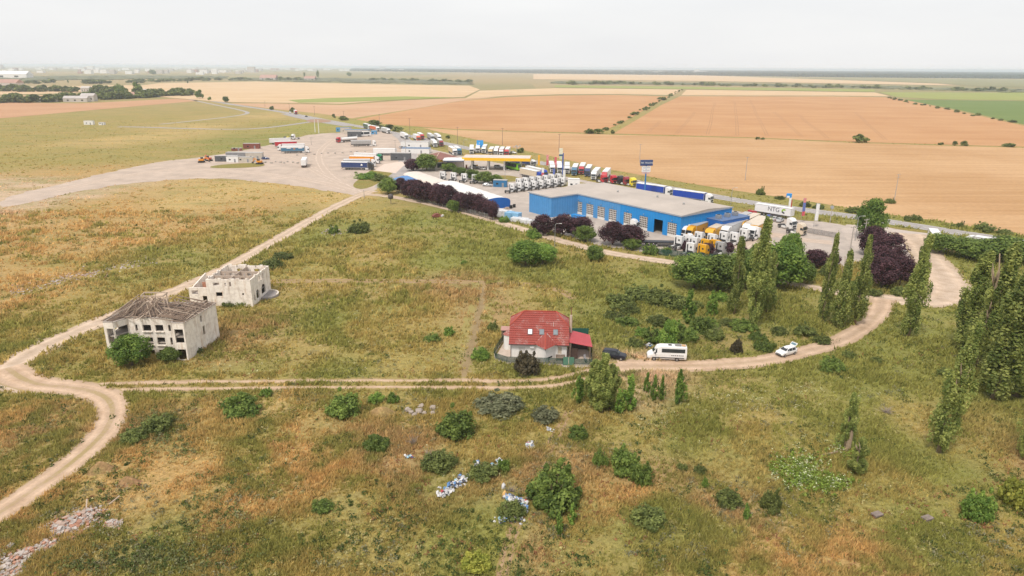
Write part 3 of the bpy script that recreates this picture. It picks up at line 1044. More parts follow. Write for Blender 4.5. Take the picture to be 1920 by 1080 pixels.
B_HALL = pm('hall_blue', (.010, .120, .430), .5, .10, .5)
hall('fabric_hall', 'long white arched fabric hall with a deep blue gable', (-5.6, 250.5), math.atan2(5.2, 9.1), 11.0, 44, 2.9, 4.5, FABRIC, B_HALL)
hall('fabric_hall', 'smaller cream fabric hall behind the purple hedge', (-29.5, 291), math.atan2(5.2, 9.1), 9.5, 34, 2.5, 3.8, pm('cream_tarpaulin', (.66, .57, .50), .6, .07, .3), pm('cream_wall', (.52, .46, .40), .6, .1), 6)
_x, _y = g(758, 353)
t = thing('blue_shed', 'small blue walled shed with low blue hipped roof', 'shed', (_x, _y + 3, 0), .5)
block('wall', t, B_HALL, (0, 0, 1.7), (8, 7, 3.4))
MB().add([(-4.5, -4, 3.4), (4.5, -4, 3.4), (4.5, 4, 3.4), (-4.5, 4, 3.4), (-1.2, 0, 5.0), (1.2, 0, 5.0)], [(0, 1, 5, 4), (1, 2, 5), (2, 3, 4, 5), (3, 0, 4), (3, 2, 1, 0)]).build('roof', pm('blue_sheet_roof', (.10, .23, .47), .5, .12, .8), t)
block('door', t, WHITE, (2.2, -3.52, 1.1), (1.0, .06, 2.1))

# --- filling station ------------------------------------------------------------------
YEL = pm('yellow_fascia', (.80, .46, .02), .45, .06, .5)
c0, c1 = g(884, 318), g(975, 319.5)
t = thing('filling_station_canopy', 'filling station canopy with bright yellow fascia', 'canopy', (c0[0] - 4.5, c0[1] - 3, 0), math.atan2(c1[1] - c0[1], c1[0] - c0[0]))
LC = math.hypot(c1[0] - c0[0], c1[1] - c0[1]) + 9.5
block('roof', t, pm('canopy_top', (.58, .52, .48), .8, .12, .3), (LC / 2, 6.5, 6.0), (LC - .3, 12.7, .9))
mb = MB()
mb.box((LC / 2, 0, 5.75), (LC, .2, 1.5)); mb.box((LC / 2, 13, 5.75), (LC, .2, 1.5)); mb.box((0, 6.5, 5.75), (.2, 12.8, 1.5)); mb.box((LC, 6.5, 5.75), (.2, 12.8, 1.5))
mb.build('fascia', YEL, t)
block('ceiling', t, WHITE, (LC / 2, 6.5, 5.3), (LC - .4, 12.6, .1))
for k in range(4):
    x = 4.5 + k * (LC - 9.5) / 3
    for y in (3.0, 9.5):
        block('column', t, WHITE, (x, y, 2.62), (.75, .75, 5.25), bevel=.04)
for k in range(6):
    X, Y = g(874 + k * 20, 317)
    q = thing('fuel_pump', ['fuel pump at the left end under the yellow canopy', 'second fuel pump under the yellow canopy', 'third fuel pump under the yellow canopy', 'fourth fuel pump under the yellow canopy', 'fifth fuel pump beside the green bus', 'fuel pump at the right end under the yellow canopy'][k], 'fuel pump', (X, Y + 2.5, 0), 0, 'fuel pumps')
    block('island', q, CONCRETE2, (0, 0, .12), (3.5, 1.2, .2))
    block('cabinet', q, pm('pump_red', (.35, .10, .05), .5, .1), (0, 0, 1.05), (.9, .5, 1.7), bevel=.04)
    block('display', q, pm('pump_yellow', (.7, .45, .05), .4, .1), (0, -.27, 1.5), (.7, .04, .5))
_x, _y = g(822, 318)
t = thing('station_shop', 'filling station shop with brown hipped roof and yellow band', 'building', (_x, _y + 8, 0), _rn(-52))
SHOPR = pm('brown_roof', (.235, .105, .085), .7, .14, .6)
block('wall', t, pm('shop_wall', (.50, .47, .43), .7, .1), (0, 0, 2.2), (15, 15, 4.4))
block('window_band', t, DARKGLASS, (0, -7.54, 2.3), (12.5, .08, 2.2))
block('window_band', t, DARKGLASS, (7.54, 0, 2.3), (.08, 12.5, 2.2))
mb = MB()
for a in ((0, -7.7), (0, 7.7)): mb.box((a[0], a[1], 4.6), (15.8, .3, 1.0))
for a in ((-7.7, 0), (7.7, 0)): mb.box((a[0], a[1], 4.6), (.3, 15.1, 1.0))
mb.build('yellow_band', YEL, t)
MB().add([(-8.3, -8.3, 5.1), (8.3, -8.3, 5.1), (8.3, 8.3, 5.1), (-8.3, 8.3, 5.1), (0, 0, 8.0)], [(0, 1, 4), (1, 2, 4), (2, 3, 4), (3, 0, 4), (3, 2, 1, 0)]).build('roof', SHOPR, t)
mb = MB()
for a in ((-8.3, -8.3), (8.3, -8.3), (8.3, 8.3), (-8.3, 8.3)):
    mb.beam((a[0], a[1], 5.13), (0, 0, 8.04), .25, .12)
mb.build('hip_cap', pm('hip_cap', (.55, .42, .33), .7, .1), t)
c = g(850, 322)
t = thing('link_canopy', 'flat white link roof with a blue stripe between shop and yellow canopy', 'canopy', (c[0], c[1] + 6, 0), 0)
block('roof', t, WHITE, (0, 0, 5.5), (10.5, 10, .5))
block('stripe', t, pm('stripe_blue', (.04, .09, .25), .5, .1), (0, -5.03, 5.18), (10.5, .08, .22))
block('wall', t, pm('link_wall', (.5, .43, .37), .8, .1), (0, 2, 2.6), (9.5, 5, 5.2))

# --- small yard buildings ------------------------------------------------------------------
def box_hut(name, label, cat, bx, by, size, rz, mat, roofmat=None, group=None, door=True, ribs=True):
    X, Y = g(bx, by)
    t = thing(name, label, cat, (X, Y + size[1] / 2, 0), rz, group)
    block('body', t, mat, (0, 0, size[2] / 2), size, bevel=.03)
    if ribs:
        mb = MB()
        for x in np.arange(-size[0] / 2 + .3, size[0] / 2 - .2, .45):
            for s in (-1, 1):
                mb.box((x, s * (size[1] / 2 + .015), size[2] / 2), (.16, .05, size[2] * .9))
        mb.build('rib', mat, t)['kind'] = 'stuff'
    block('roof', t, roofmat or pm('hut_roof', (.42, .40, .38), .7, .15), (0, 0, size[2] + .05), (size[0] + .12, size[1] + .12, .1))
    if door:
        block('door', t, pm('hut_door', (.25, .25, .26), .6, .1), (size[0] * .22, -size[1] / 2 - .05, .95), (.9, .05, 1.9))
        block('window', t, DARKGLASS, (-size[0] * .2, -size[1] / 2 - .05, 1.5), (1.0, .05, .7))
    return t


GREYM, RUST, CREAM = pm('grey_sheet', (.25, .25, .26), .7, .2, .8, dirt=.3), pm('rust_red', (.23, .075, .055), .8, .25, .8, dirt=.3), pm('cream_sheet', (.52, .47, .40), .7, .12, .8, dirt=.3)
DKGREY = pm('dark_grey_sheet', (.10, .105, .115), .7, .2, .8)
LBLUE = pm('light_blue_sheet', (.10, .30, .52), .6, .12, .8)
for a in [
        ('container', 'dark grey container at the left end of the sheds', 'container', 424, 303, (12, 3, 3), .05, DKGREY),
        ('container', 'white hut in front of the grey sheds', 'hut', 436, 304.5, (6.5, 3, 3.0), -.03, WHITE),
        ('container', 'cream hut right of the white hut', 'hut', 458, 304.5, (9.5, 3, 2.7), -.02, CREAM),
        ('shed', 'long low grey shed behind the huts', 'shed', 455, 297, (19, 4, 3.2), -.04, GREYM),
        ('shed', 'open scrap shed at the right end of the huts', 'shed', 476, 299, (9, 4, 3.6), .1, CREAM),
        ('container', 'rust red container by the green verge', 'container', 471, 279, (10, 3, 3.2), .05, RUST),
        ('container', 'low rusty scrap box left of the rust red container', 'container', 443, 283, (6, 2.4, 1.6), .1, RUST),
        ('container', 'larger white block in the far left meadow', 'container', 166, 234, (8, 3, 3.4), .0, WHITE),
        ('container', 'smaller white block in the far left meadow', 'container', 190, 234.5, (4.5, 3, 2.2), .0, WHITE),
        ('kiosk', 'black and glass kiosk cabin on the pale slab', 'kiosk', 751, 301, (11, 4, 4.0), -.04, DKGREY),
        ('shed', 'blue roofed shed row by the roundabout', 'shed', 668, 252, (19, 8, 3.2), -.1, CREAM),
        ('shed', 'small blue booth left of the blue roofed shed', 'shed', 636, 247, (5, 4, 3.2), 0, LBLUE),
        ('shed', 'cream shed between booth and blue roofed shed', 'shed', 648, 249, (8, 5, 4), 0, CREAM),
        ('shed', 'dark wooden shed left of the parked dark coach', 'shed', 664, 257, (10, 5, 4), .05, DKGREY),
        ('cabin', 'pale blue cabin by the lorries on the road', 'cabin', 701, 252, (4, 3, 3), 0, LBLUE),
        ('restaurant', 'white flat roofed building with grey top in the lorry park', 'building', 778, 277, (18, 9, 3.6), -.05, WHITE),
        ('restaurant', 'white terrace building in front of the grey topped one', 'building', 779, 288, (17, 8, 2.9), -.05, WHITE),
        ('toilet_cabin', 'blue toilet cabins by the tractor unit rows', 'cabin', 938, 351, (6, 2.6, 3.0), -.15, pm('toilet_blue', (.03, .16, .33), .5, .12)),
        ('storage_box', 'white storage box on the grass by the workshop roof', 'container', 1076, 352, (5.2, 3, 3.6), -.05, WHITE)]:
    o = box_hut(*a, roofmat=(pm('slate_blue_roof', (.14, .20, .30), .6, .15) if 'blue roofed' in a[1] or 'grey topped' in a[1] else None), ribs=a[5][0] < 20)
block('roof_deck', o, WHITE, (0, 0, 3.75), (5.0, 2.8, .06))
sheet('concrete_slab', px("720,308 752,303 762,306 742,325 718,322 700,320"), .075, pm('slab', (.62, .50, .42), .9, .1, .4), 'pale concrete slab in front of the kiosk', 'slab')

# --- first ruin: burnt out house with collapsed timber roof ----------------------------------
def ruin_mat(name, rgb=(.84, .77, .69)):
    m, nt = new_mat(name)
    L = nt.links.new
    out = node(nt, 'ShaderNodeOutputMaterial')
    b = node(nt, 'ShaderNodeBsdfPrincipled', Roughness=.9)
    b.inputs['Specular IOR Level'].default_value = .15
    tc = node(nt, 'ShaderNodeTexCoord')
    def noise(sc, vec=(1, 1, 1), det=7):
        mp = node(nt, 'ShaderNodeMapping')
        mp.inputs['Scale'].default_value = vec
        L(tc.outputs['Object'], mp.inputs['Vector'])
        n = node(nt, 'ShaderNodeTexNoise', Scale=sc, Detail=det, Roughness=.68)
        L(mp.outputs['Vector'], n.inputs['Vector'])
        return n.outputs['Fac']
    def mixc(c, fac, lo, hi, amt, rgb2):
        r = node(nt, 'ShaderNodeMapRange')
        r.inputs['From Min'].default_value, r.inputs['From Max'].default_value = lo, hi
        r.inputs['To Max'].default_value = amt
        L(fac, r.inputs['Value'])
        x = node(nt, 'ShaderNodeMix', data_type='RGBA')
        L(r.outputs['Result'], x.inputs['Factor'])
        if c is None:
            x.inputs['A'].default_value = (*rgb, 1)
        else:
            L(c, x.inputs['A'])
        x.inputs['B'].default_value = (*rgb2, 1)
        return x.outputs['Result']
    c = mixc(None, noise(.8), .45, .7, .8, (.54, .47, .41))
    c = mixc(c, noise(1.7, (1, 1, .12)), .52, .72, .70, (.40, .30, .22))
    c = mixc(c, noise(1.1, (.9, .9, .16)), .56, .72, .75, (.47, .29, .16))
    c = mixc(c, noise(3.5), .60, .75, .6, (.27, .23, .20))
    L(c, b.inputs['Base Color'])
    bp = node(nt, 'ShaderNodeBump', Strength=.5, Distance=.05)
    L(noise(4), bp.inputs['Height'])
    L(bp.outputs['Normal'], b.inputs['Normal'])
    L(b.outputs['BSDF'], out.inputs['Surface'])
    return m


M_RUIN = ruin_mat('stained_plaster')
M_SLAB = pm('ruin_slab', (.40, .35, .31), .9, .25, .8)
M_WOOD = pm('weathered_timber', (.25, .18, .135), .9, .35, 1.3)
M_WOODL = pm('pale_timber', (.46, .36, .28), .9, .3, 1.3)
M_BRICKW = pm('brick_infill', (.40, .19, .12), .9, .25, 2.0)
r1 = thing('ruined_house', 'white plastered ruin with a collapsed timber roof', 'ruined house', (-71.7, 113.0, 0), _rn(-.8))
HR = 7.0
plan = [(0, 0), (1.7, 0), (3.0, 2.4), (11.0, 2.4), (12.2, 0), (14.2, 0), (15.3, 10.8), (0, 10.8)]
mb = MB()
wall(mb, (0.0, 0), (1.7, 0), 2.1, HR, .28, [(.45, 1.6, 3.0, 5.9)])
wall(mb, (1.7, 0), (3.0, 2.4), 2.1, HR, .28, [(.1, 2.5, 3.0, 5.9)])
nar, wd = [(1.15, 1.6), (7.1, 7.55)], [(2.5, 4.0), (4.75, 6.2)]
wall(mb, (3.0, 2.4), (11.0, 2.4), 0, HR, .28,
     [(a, b, 4.55, 5.75) for a, b in nar + wd] + [(a, b, 1.9, 3.35) for a, b in nar + wd] + [(a, b, 0, .95) for a, b in wd])
wall(mb, (11.0, 2.4), (12.2, 0), 0, HR, .28, [(1.0, 2.3, 3.3, 5.9)])
wall(mb, (12.2, 0), (14.2, 0), 0, HR, .28, [(.2, 1.75, 3.3, 5.9), (.25, 1.75, .1, 2.1)])
wall(mb, (14.06, .14), (15.1, 10.66), 0, HR, .28, [(5.0, 5.6, 5.2, 6.5), (5.4, 6.1, 2.6, 4.3)])
wall(mb, (15.2, 10.66), (0, 10.66), 0, HR, .28, [(2, 3.4, 4.5, 5.8), (6, 7.4, 4.5, 5.8), (10, 11.4, 4.5, 5.8), (6, 7.4, .1, 3.2)])
wall(mb, (.14, 10.5), (.14, .14), 2.1, HR, .28, [(3, 4.4, 4.5, 5.8), (7, 8.4, 4.5, 5.8)])
wall(mb, (1.4, 10.5), (1.4, 1.4), 0, 2.1, .28, [(3, 4.4, .5, 1.8)])
mb.build('wall', M_RUIN, r1)
for z in (2.18, 4.25):
    MB().prism([(.3, .3), (1.6, .3), (2.8, 2.6), (11.2, 2.6), (12.3, .3), (13.9, .3), (14.9, 10.4), (.3, 10.4)], 'z', z - .11, z + .11).build('floor_slab', M_SLAB, r1)
mb = MB()
wall(mb, (4.4, 2.6), (4.4, 10.4), 2.3, HR - .2, .2, [(3, 4, 2.3, 4.2)])
wall(mb, (9.9, 2.6), (9.9, 10.4), 2.3, HR - .2, .2, [(3, 4, 4.4, 6.4)])
wall(mb, (4.5, 6.6), (9.8, 6.6), 2.3, HR - .2, .2, [(2, 3, 2.3, 4.2)])
mb.build('partition_wall', M_SLAB, r1)
mb = MB()
for a, b in zip(plan, plan[1:] + plan[:1]):
    wall(mb, a, b, HR + .002, HR + .12, .30)
mb.build('ring_beam', M_SLAB, r1)
for a, b in wd:
    for z in (4.47, 1.82):
        block('sill', r1, M_RUIN, (3.0 + (a + b) / 2, 2.2, z), (b - a + .25, .4, .14))
for k in range(3):
    x = .35 + k * .0
block('cantilever_stain', r1, M_BRICKW, (.85, .02, 2.2), (1.66, .3, .18))
UNIT = MB().box((0, 0, 0), (1, 1, 1)).mesh('rafter', M_WOOD)
def timber(name, parent, a, b, w, h, mat=None):
    a, b = Vector(a), Vector(b)
    d = b - a
    o = bpy.data.objects.new(name, UNIT)
    link(o, parent)
    o.matrix_local = Matrix.Translation((a + b) / 2) @ d.to_track_quat('X', 'Z').to_matrix().to_4x4() @ Matrix.Diagonal((d.length, w, h, 1))
    if mat:
        o.material_slots[0].link = 'OBJECT'
        o.material_slots[0].material = mat
    return o


rr = random.Random(4)
ridge = [(4.0, 6.9, 10.3), (8.4, 6.7, 10.4)]
# king frame still standing over the left half
timber('ridge_beam', r1, ridge[0], ridge[1], .16, .20, M_WOODL)
timber('ridge_beam', r1, (4.0, 5.7, 10.0), (8.2, 5.6, 10.1), .16, .18, M_WOODL)
timber('ridge_beam', r1, (4.1, 5.6, 10.05), (4.1, 7.0, 10.25), .16, .18, M_WOODL)
timber('ridge_beam', r1, (8.2, 5.5, 10.1), (8.4, 6.9, 10.35), .16, .18, M_WOODL)
for x, y, z in [(4.1, 5.7, 10.0), (5.4, 5.6, 10.0), (6.8, 5.6, 10.1), (8.2, 5.6, 10.1), (4.1, 6.9, 10.3), (8.3, 6.7, 10.4), (6.2, 6.8, 10.3)]:
    timber('king_post', r1, (x + rr.uniform(-.3, .3), y - rr.uniform(0, .6), 7.0), (x, y, z), .15, .15, M_WOODL)
for k in range(20):          # hip rafters fanning from the front and left eaves to the frame
    t = k / 19
    timber('rafter', r1, (-.3 + t * 11.5 + rr.uniform(-.5, .5), .3 + 2.0 * min(1, max(0, (t * 11.5 - 1.2) / 1.6)), 7.1 + rr.uniform(-.05, .1)),
           (4.2 + t * 4.0 + rr.uniform(-1.5, 1.5), 5.2 + rr.uniform(-1.8, .8), 9.9 - rr.uniform(0, 1.5) * rr.random()), .10, .13, M_WOODL if rr.random() < .4 else None)
for k in range(12):
    timber('rafter', r1, (-.3, .4 + k * .88, 7.12), (rr.uniform(2.8, 4.2), 6.0 + rr.uniform(-1, 1), rr.uniform(8.6, 10.0)), .10, .12, M_WOODL if rr.random() < .3 else None)
for k in range(16):          # right hand roof plane that has sagged flat
    y = .2 + k * .68
    timber('rafter', r1, (14.4 + y * .1, y, 7.15), (8.6 + rr.uniform(-.6, .9), y + rr.uniform(-.5, .7), 8.1 + rr.uniform(-.4, .8)), .10, .12, M_WOODL if rr.random() < .3 else None)
for k in range(14):
    x = 9.0 + k * .40
    timber('batten', r1, (x, .4 + rr.uniform(0, .8), 7.36 + (14 - x) * .08), (x + rr.uniform(-.5, .5), 10.4 - rr.uniform(0, 1.2), 7.4 + (14 - x) * .08), .16, .04, M_WOODL if rr.random() < .35 else None)
for k in range(150):          # fallen boards
    x, y, a, l = rr.uniform(.3, 13.6), rr.uniform(1.8, 10.4), rr.uniform(0, 3.14), rr.uniform(1.2, 4.0)
    z = 7.12 + rr.uniform(0, .35) + max(0.0, 2.3 - .62 * math.hypot((x - 6.2) * .72, y - 6.6)) * rr.uniform(.35, 1.0)
    dx, dy = math.cos(a) * l / 2, math.sin(a) * l / 2
    cl = lambda v, lo, hi: max(lo, min(hi, v))
    timber('board', r1, (cl(x - dx, -.6, 14.9), cl(y - dy, -.1, 11.2), z), (cl(x + dx, -.6, 14.9), cl(y + dy, -.1, 11.2), z + rr.uniform(-.5, .9)), rr.uniform(.10, .22), .05, M_WOODL if rr.random() < .3 else None)
mb = MB()
mb.prism([(.3, .3), (1.6, .3), (2.8, 2.6), (11.2, 2.6), (12.3, .3), (13.9, .3), (14.9, 10.4), (.3, 10.4)], 'z', 6.9, 7.02)
mb.build('attic_floor', pm('charred_boards', (.20, .15, .12), .95, .4, 1.2), r1)

# --- second ruin: roofless shell ------------------------------------------------------------
r2 = thing('ruined_house', 'roofless white shell of a house with arched windows', 'ruined house', (-66.2, 142.0, 0), _rn(-1))
r2.scale = (1, 1, .86)
mb = MB()
wall(mb, (0, 0), (9.7, 0), 0, HR, .3, [(1.5, 2.9, 5.4, 6.25), (4.0, 4.4, 5.2, 6.2), (5.0, 5.45, 5.2, 6.5), (1.9, 3.3, 2.6, 3.7), (7.6, 8.05, 3.0, 3.5)])
wall(mb, (9.55, .15), (9.55, 10.9), 0, HR, .3, [(.9, 1.5, .9, 2.6), (2.3, 3.9, .9, 3.3), (5.4, 7.8, .9, 3.5), (4.2, 4.9, 4.9, 6.4), (5.4, 6.1, 4.9, 6.4), (6.6, 7.3, 4.9, 6.4)])
wall(mb, (9.7, 11.05), (0, 11.05), 0, HR, .3, [(2, 3.4, 4.8, 6.2), (6, 7.4, 4.8, 6.2)])
wall(mb, (.15, 10.9), (.15, .15), 0, HR, .3, [(3, 4.2, 4.8, 6.2)])
for a, b, zt in [(2.3, 3.9, 3.3), (5.4, 7.8, 3.5)]:      # arch heads: corner pieces closing the square opening into a curve
    rad = (b - a) / 2
    for s in (-1, 1):
        c = (a + b) / 2
        arc = [(c + s * rad * math.cos(q), zt - rad + rad * math.sin(q)) for q in np.linspace(0, math.pi / 2, 6)]
        mb.prism([(y + .15, z) for y, z in arc] + [(c + s * rad + .15, zt)], 'x', 9.42, 9.68)
mb.build('wall', M_RUIN, r2)
for z in (2.3, 4.5):
    block('floor_slab', r2, M_SLAB, (4.85, 5.5, z), (9.0, 10.4, .2))
mb = MB()
for y in (3.4, 6.9):
    wall(mb, (.3, y), (9.4, y), 4.6, HR - .15, .22, [(2, 3, 4.6, 6.4), (6, 7, 4.6, 6.4)])
wall(mb, (4.7, .3), (4.7, 10.8), 4.6, HR - .1, .22, [(1, 2, 4.6, 6.4), (5, 6, 4.6, 6.4)])
mb.build('partition_wall', pm('bare_partition', (.46, .37, .30), .9, .25, 1.2), r2)
mb = MB()
for k in range(5):
    for j in range(4):
        mb.box((.5 + k * 2.15, .45 + j * 3.3, 7.05), (.22, .22, .5))
mb.build('column_stub', M_SLAB, r2)
mb = MB()
wall(mb, (-4.6, 1.2), (-.05, 1.2), 0, 4.4, .28, [(.6, 2.0, 2.6, 3.7), (2.9, 3.9, .2, 2.2)])
wall(mb, (-4.5, 1.35), (-4.5, 9.8), 0, 3.6, .28, [(2, 3.4, 1.0, 2.4)])
wall(mb, (-4.4, 9.9), (-.05, 9.9), 0, 4.4, .28)
mb.prism([(1.35, 4.4), (9.8, 4.4), (9.8, 6.8), (5.5, 5.6)], 'x', -.35, -.05)
mb.prism([(1.5, 3.6), (9.6, 3.6), (9.6, 5.4)], 'x', -4.64, -4.4)
mb.build('side_wing', M_RUIN, r2)
rb = random.Random(8)
mb = MB()
for a_, b_ in [((0, 0), (9.7, 0)), ((9.55, .2), (9.55, 10.9)), ((9.5, 11.05), (.1, 11.05)), ((.15, 10.8), (.15, .2))]:
    A_, B_ = Vector((*a_, HR)), Vector((*b_, HR))
    s_ = 0.0
    while s_ < (B_ - A_).length - .4:
        l_, h_ = rb.uniform(.3, 1.1), rb.uniform(.02, .42) if rb.random() < .65 else .0
        if h_:
            p_ = A_ + (B_ - A_).normalized() * (s_ + l_ / 2)
            mb.box((p_.x, p_.y, HR + h_ / 2), (l_, .26, h_), math.atan2(B_.y - A_.y, B_.x - A_.x))
        s_ += l_ + rb.uniform(0, .5)
mb.build('broken_course', M_RUIN, r2)['kind'] = 'stuff'
block('brick_infill', r2, M_BRICKW, (-2.6, 5.5, 3.4), (1.9, .2, 1.8))
block('wing_floor', r2, M_SLAB, (-2.3, 5.5, 2.3), (4.2, 8.2, .2))
mb = MB()
n = 24
mb.prism([(9.8 + 2.9 * math.cos(a), 7.2 + 2.9 * math.sin(a)) for a in np.linspace(-1.5, 1.5, n)] + [(9.8, 10.1), (9.8, 4.3)], 'z', 0, .55)
mb.build('terrace', pm('terrace_stone', (.30, .27, .26), .9, .2, 1.0), r2)
mb = MB()
for a0, a1 in zip(np.linspace(-.2, 1.5, 10), np.linspace(-.2, 1.5, 10)[1:]):
    wall(mb, (9.8 + 2.8 * math.cos(a0), 7.2 + 2.8 * math.sin(a0)), (9.8 + 2.8 * math.cos(a1), 7.2 + 2.8 * math.sin(a1)), .55, .8, .25)
mb.build('terrace_curb', M_RUIN, r2)

# --- red roofed house ------------------------------------------------------------------------
hs = thing('house', 'white cottage with a red tiled half hipped roof', 'house', (-.1, 114.8, 0), _rn(-3))
M_HOUSE = pm('house_render', (.72, .70, .67), .7, .08, .9, dirt=.10)


def tile_mat():
    m, nt = new_mat('red_tiles')
    L = nt.links.new
    out = node(nt, 'ShaderNodeOutputMaterial')
    b = node(nt, 'ShaderNodeBsdfPrincipled', Roughness=.6)
    tc = node(nt, 'ShaderNodeTexCoord')
    n1 = node(nt, 'ShaderNodeTexNoise', Scale=.38, Detail=6., Roughness=.65)
    n2 = node(nt, 'ShaderNodeTexNoise', Scale=4., Detail=4., Roughness=.7)
    for n in (n1, n2):
        L(tc.outputs['Object'], n.inputs['Vector'])
    mx = node(nt, 'ShaderNodeMix', data_type='RGBA')
    mx.inputs['A'].default_value = (.33, .060, .042, 1)
    mx.inputs['B'].default_value = (.23, .046, .036, 1)
    L(n2.outputs['Fac'], mx.inputs['Factor'])
    r = node(nt, 'ShaderNodeMapRange')
    r.inputs['From Min'].default_value, r.inputs['From Max'].default_value = .49, .60
    r.inputs['To Max'].default_value = .6
    L(n1.outputs['Fac'], r.inputs['Value'])
    mt = node(nt, 'ShaderNodeMath', operation='MULTIPLY')
    L(r.outputs['Result'], mt.inputs[0])
    r3 = node(nt, 'ShaderNodeMapRange')
    r3.inputs['From Min'].default_value, r3.inputs['From Max'].default_value = .42, .62
    L(n2.outputs['Fac'], r3.inputs['Value'])
    L(r3.outputs['Result'], mt.inputs[1])
    m2 = node(nt, 'ShaderNodeMix', data_type='RGBA')      # lichen and chalked coating
    m2.inputs['B'].default_value = (.44, .36, .33, 1)
    L(mt.outputs['Value'], m2.inputs['Factor'])
    L(mx.outputs['Result'], m2.inputs['A'])
    L(m2.outputs['Result'], b.inputs['Base Color'])
    L(b.outputs['BSDF'], out.inputs['Surface'])
    return m


M_TILE = tile_mat()


def tiles(name, parent, O, U, V, xl, xr, vmax, course=.46, pitch=.34):
    """Pantile sheet: stepped courses and rolled columns over the roof plane O + u*U + v*V."""
    O, U, V = Vector(O), Vector(U).normalized(), Vector(V).normalized()
    Nn = U.cross(V).normalized()
    if Nn.z < 0:
        Nn = -Nn
    mb = MB()
    k = int(math.ceil(vmax / course))
    for j in range(k):
        v0, v1 = j * course, min((j + 1) * course, vmax)
        a0, b0, a1, b1 = xl(v0), xr(v0), xl(v1), xr(v1)
        n = max(1, int((b0 - a0) / (pitch / 3)))
        row0, row1 = [], []
        for i in range(n + 1):
            t = i / n
            u0, u1 = a0 + (b0 - a0) * t, a1 + (b1 - a1) * t
            w = .028 * math.sin(u0 / pitch * 2 * math.pi)
            row0.append(O + U * u0 + V * v0 + Nn * (.10 + w))
            row1.append(O + U * u1 + V * v1 + Nn * (.008 + w))
        vs = row0 + row1
        fs = [(i, i + 1, n + 2 + i, n + 1 + i) for i in range(n)]
        mb.add(vs, fs)
        lip = [p - Nn * .092 for p in row0]
        mb.add(lip + row0, [(i, i + 1, n + 2 + i, n + 1 + i) for i in range(n)])
    return mb.build(name, M_TILE, parent)


EZ, RZ_, RY = 2.75, 7.3, 4.7
sl = Vector((0, RY + .45, RZ_ - EZ))
sl_len = sl.length
ymid = -.45 + (5.2 - EZ) / (RZ_ - EZ) * (RY + .45)
vh = (5.2 - EZ) / (RZ_ - EZ) * sl_len
def edge(v, lo, hi, a, b):
    return a if v <= lo else a + (b - a) * (v - lo) / (hi - lo)
tiles('roof_tiles', hs, (0, -.45, EZ), (1, 0, 0), sl, lambda v: edge(v, vh, sl_len, -.4, 2.2), lambda v: edge(v, vh, sl_len, 10.4, 8.0), sl_len)
tiles('roof_tiles', hs, (0, 2 * RY + .45, EZ), (1, 0, 0), Vector((0, -(RY + .45), RZ_ - EZ)), lambda v: edge(v, vh, sl_len, -.4, 2.2), lambda v: edge(v, vh, sl_len, 10.4, 8.0), sl_len)
hip = RY - ymid
for x0, x1 in ((-.4, 2.2), (10.4, 8.0)):
    d = Vector((x1 - x0, 0, RZ_ - 5.2))
    tiles('hip_tiles', hs, (x0, RY, 5.2), (0, 1, 0), d, lambda v, q=d.length: -hip * (1 - v / q), lambda v, q=d.length: hip * (1 - v / q), d.length)
mb = MB()
for a, b in [((2.2, RY, RZ_), (8.0, RY, RZ_)), ((-.4, ymid, 5.2), (2.2, RY, RZ_)), ((10.4, ymid, 5.2), (8.0, RY, RZ_)), ((-.4, 2 * RY - ymid, 5.2), (2.2, RY, RZ_)), ((10.4, 2 * RY - ymid, 5.2), (8.0, RY, RZ_))]:
    mb.tube([Vector(a) + Vector((0, 0, .05)), Vector(b) + Vector((0, 0, .05))], [.13, .13], 8)
mb.build('ridge_cap', pm('ridge_tile', (.38, .065, .04), .6, .15), hs, smooth=True)
mb = MB()
gab = [(0, 0), (2 * RY, 0), (2 * RY, EZ + .3), (2 * RY - ymid - .1, 5.0), (ymid + .1, 5.0), (0, EZ + .3)]
for x in (0.12, 9.88):
    mb.prism(gab, 'x', x - .12, x + .12)
wall(mb, (.24, .12), (4.6, .12), 0, 2.95, .24, [(1.2, 2.3, 1.0, 2.2)])
wall(mb, (7.9, .12), (9.76, .12), 0, 2.95, .24, [(.5, 1.2, .9, 2.3)])
wall(mb, (9.76, 2 * RY - .12), (.24, 2 * RY - .12), 0, 2.95, .24)
wall(mb, (4.6, .12), (6.15, -1.75), 0, 2.7, .22)
wall(mb, (6.15, -1.75), (7.9, .12), 0, 2.7, .22, [(.45, 1.6, .55, .8)])
mb.build('wall', M_HOUSE, hs)
block('window', hs, pm('shutter', (.62, .60, .57), .6, .1), (2.0, .14, 1.6), (1.1, .08, 1.2))
block('window', hs, pm('curtain_beige', (.50, .42, .33), .7, .1), (8.75, .14, 1.6), (.7, .08, 1.4))
block('vent_slot', hs, BLACK, (1.9, -.02, .85), (.9, .06, .10))
o = block('vent_slot', hs, BLACK, (7.05, -.98, .68), (1.05, .1, .22), math.atan2(1.87, 1.75))
tipv = Vector((6.15, -2.25, 2.55))
for corner in ((4.15, -.30, EZ + .12), (8.3, -.30, EZ + .12)):
    top = Vector((6.15, 1.35, 4.42))
    c_ = Vector(corner)
    axis_ = (top - tipv)
    U_, ln_ = axis_.normalized(), axis_.length
    k_ = (c_ - tipv).dot(U_)
    side = (c_ - tipv) - U_ * k_
    vl = side.length
    tiles('porch_tiles', hs, tipv + Vector((0, 0, .03)), U_, side, lambda v, a=k_, q=vl: a * v / q, lambda v, a=k_, b=ln_, q=vl: b + (a - b) * v / q, vl)
mb = MB()
for cx in (4.35, 8.1):
    mb.beam((cx, -.25, EZ + .22), (6.15 + (cx - 6.15) * .12, 1.2, 4.36), .09, .05)
mb.build('valley_flashing', pm('zinc', (.50, .47, .45), .5, .1), hs)
mb = MB()
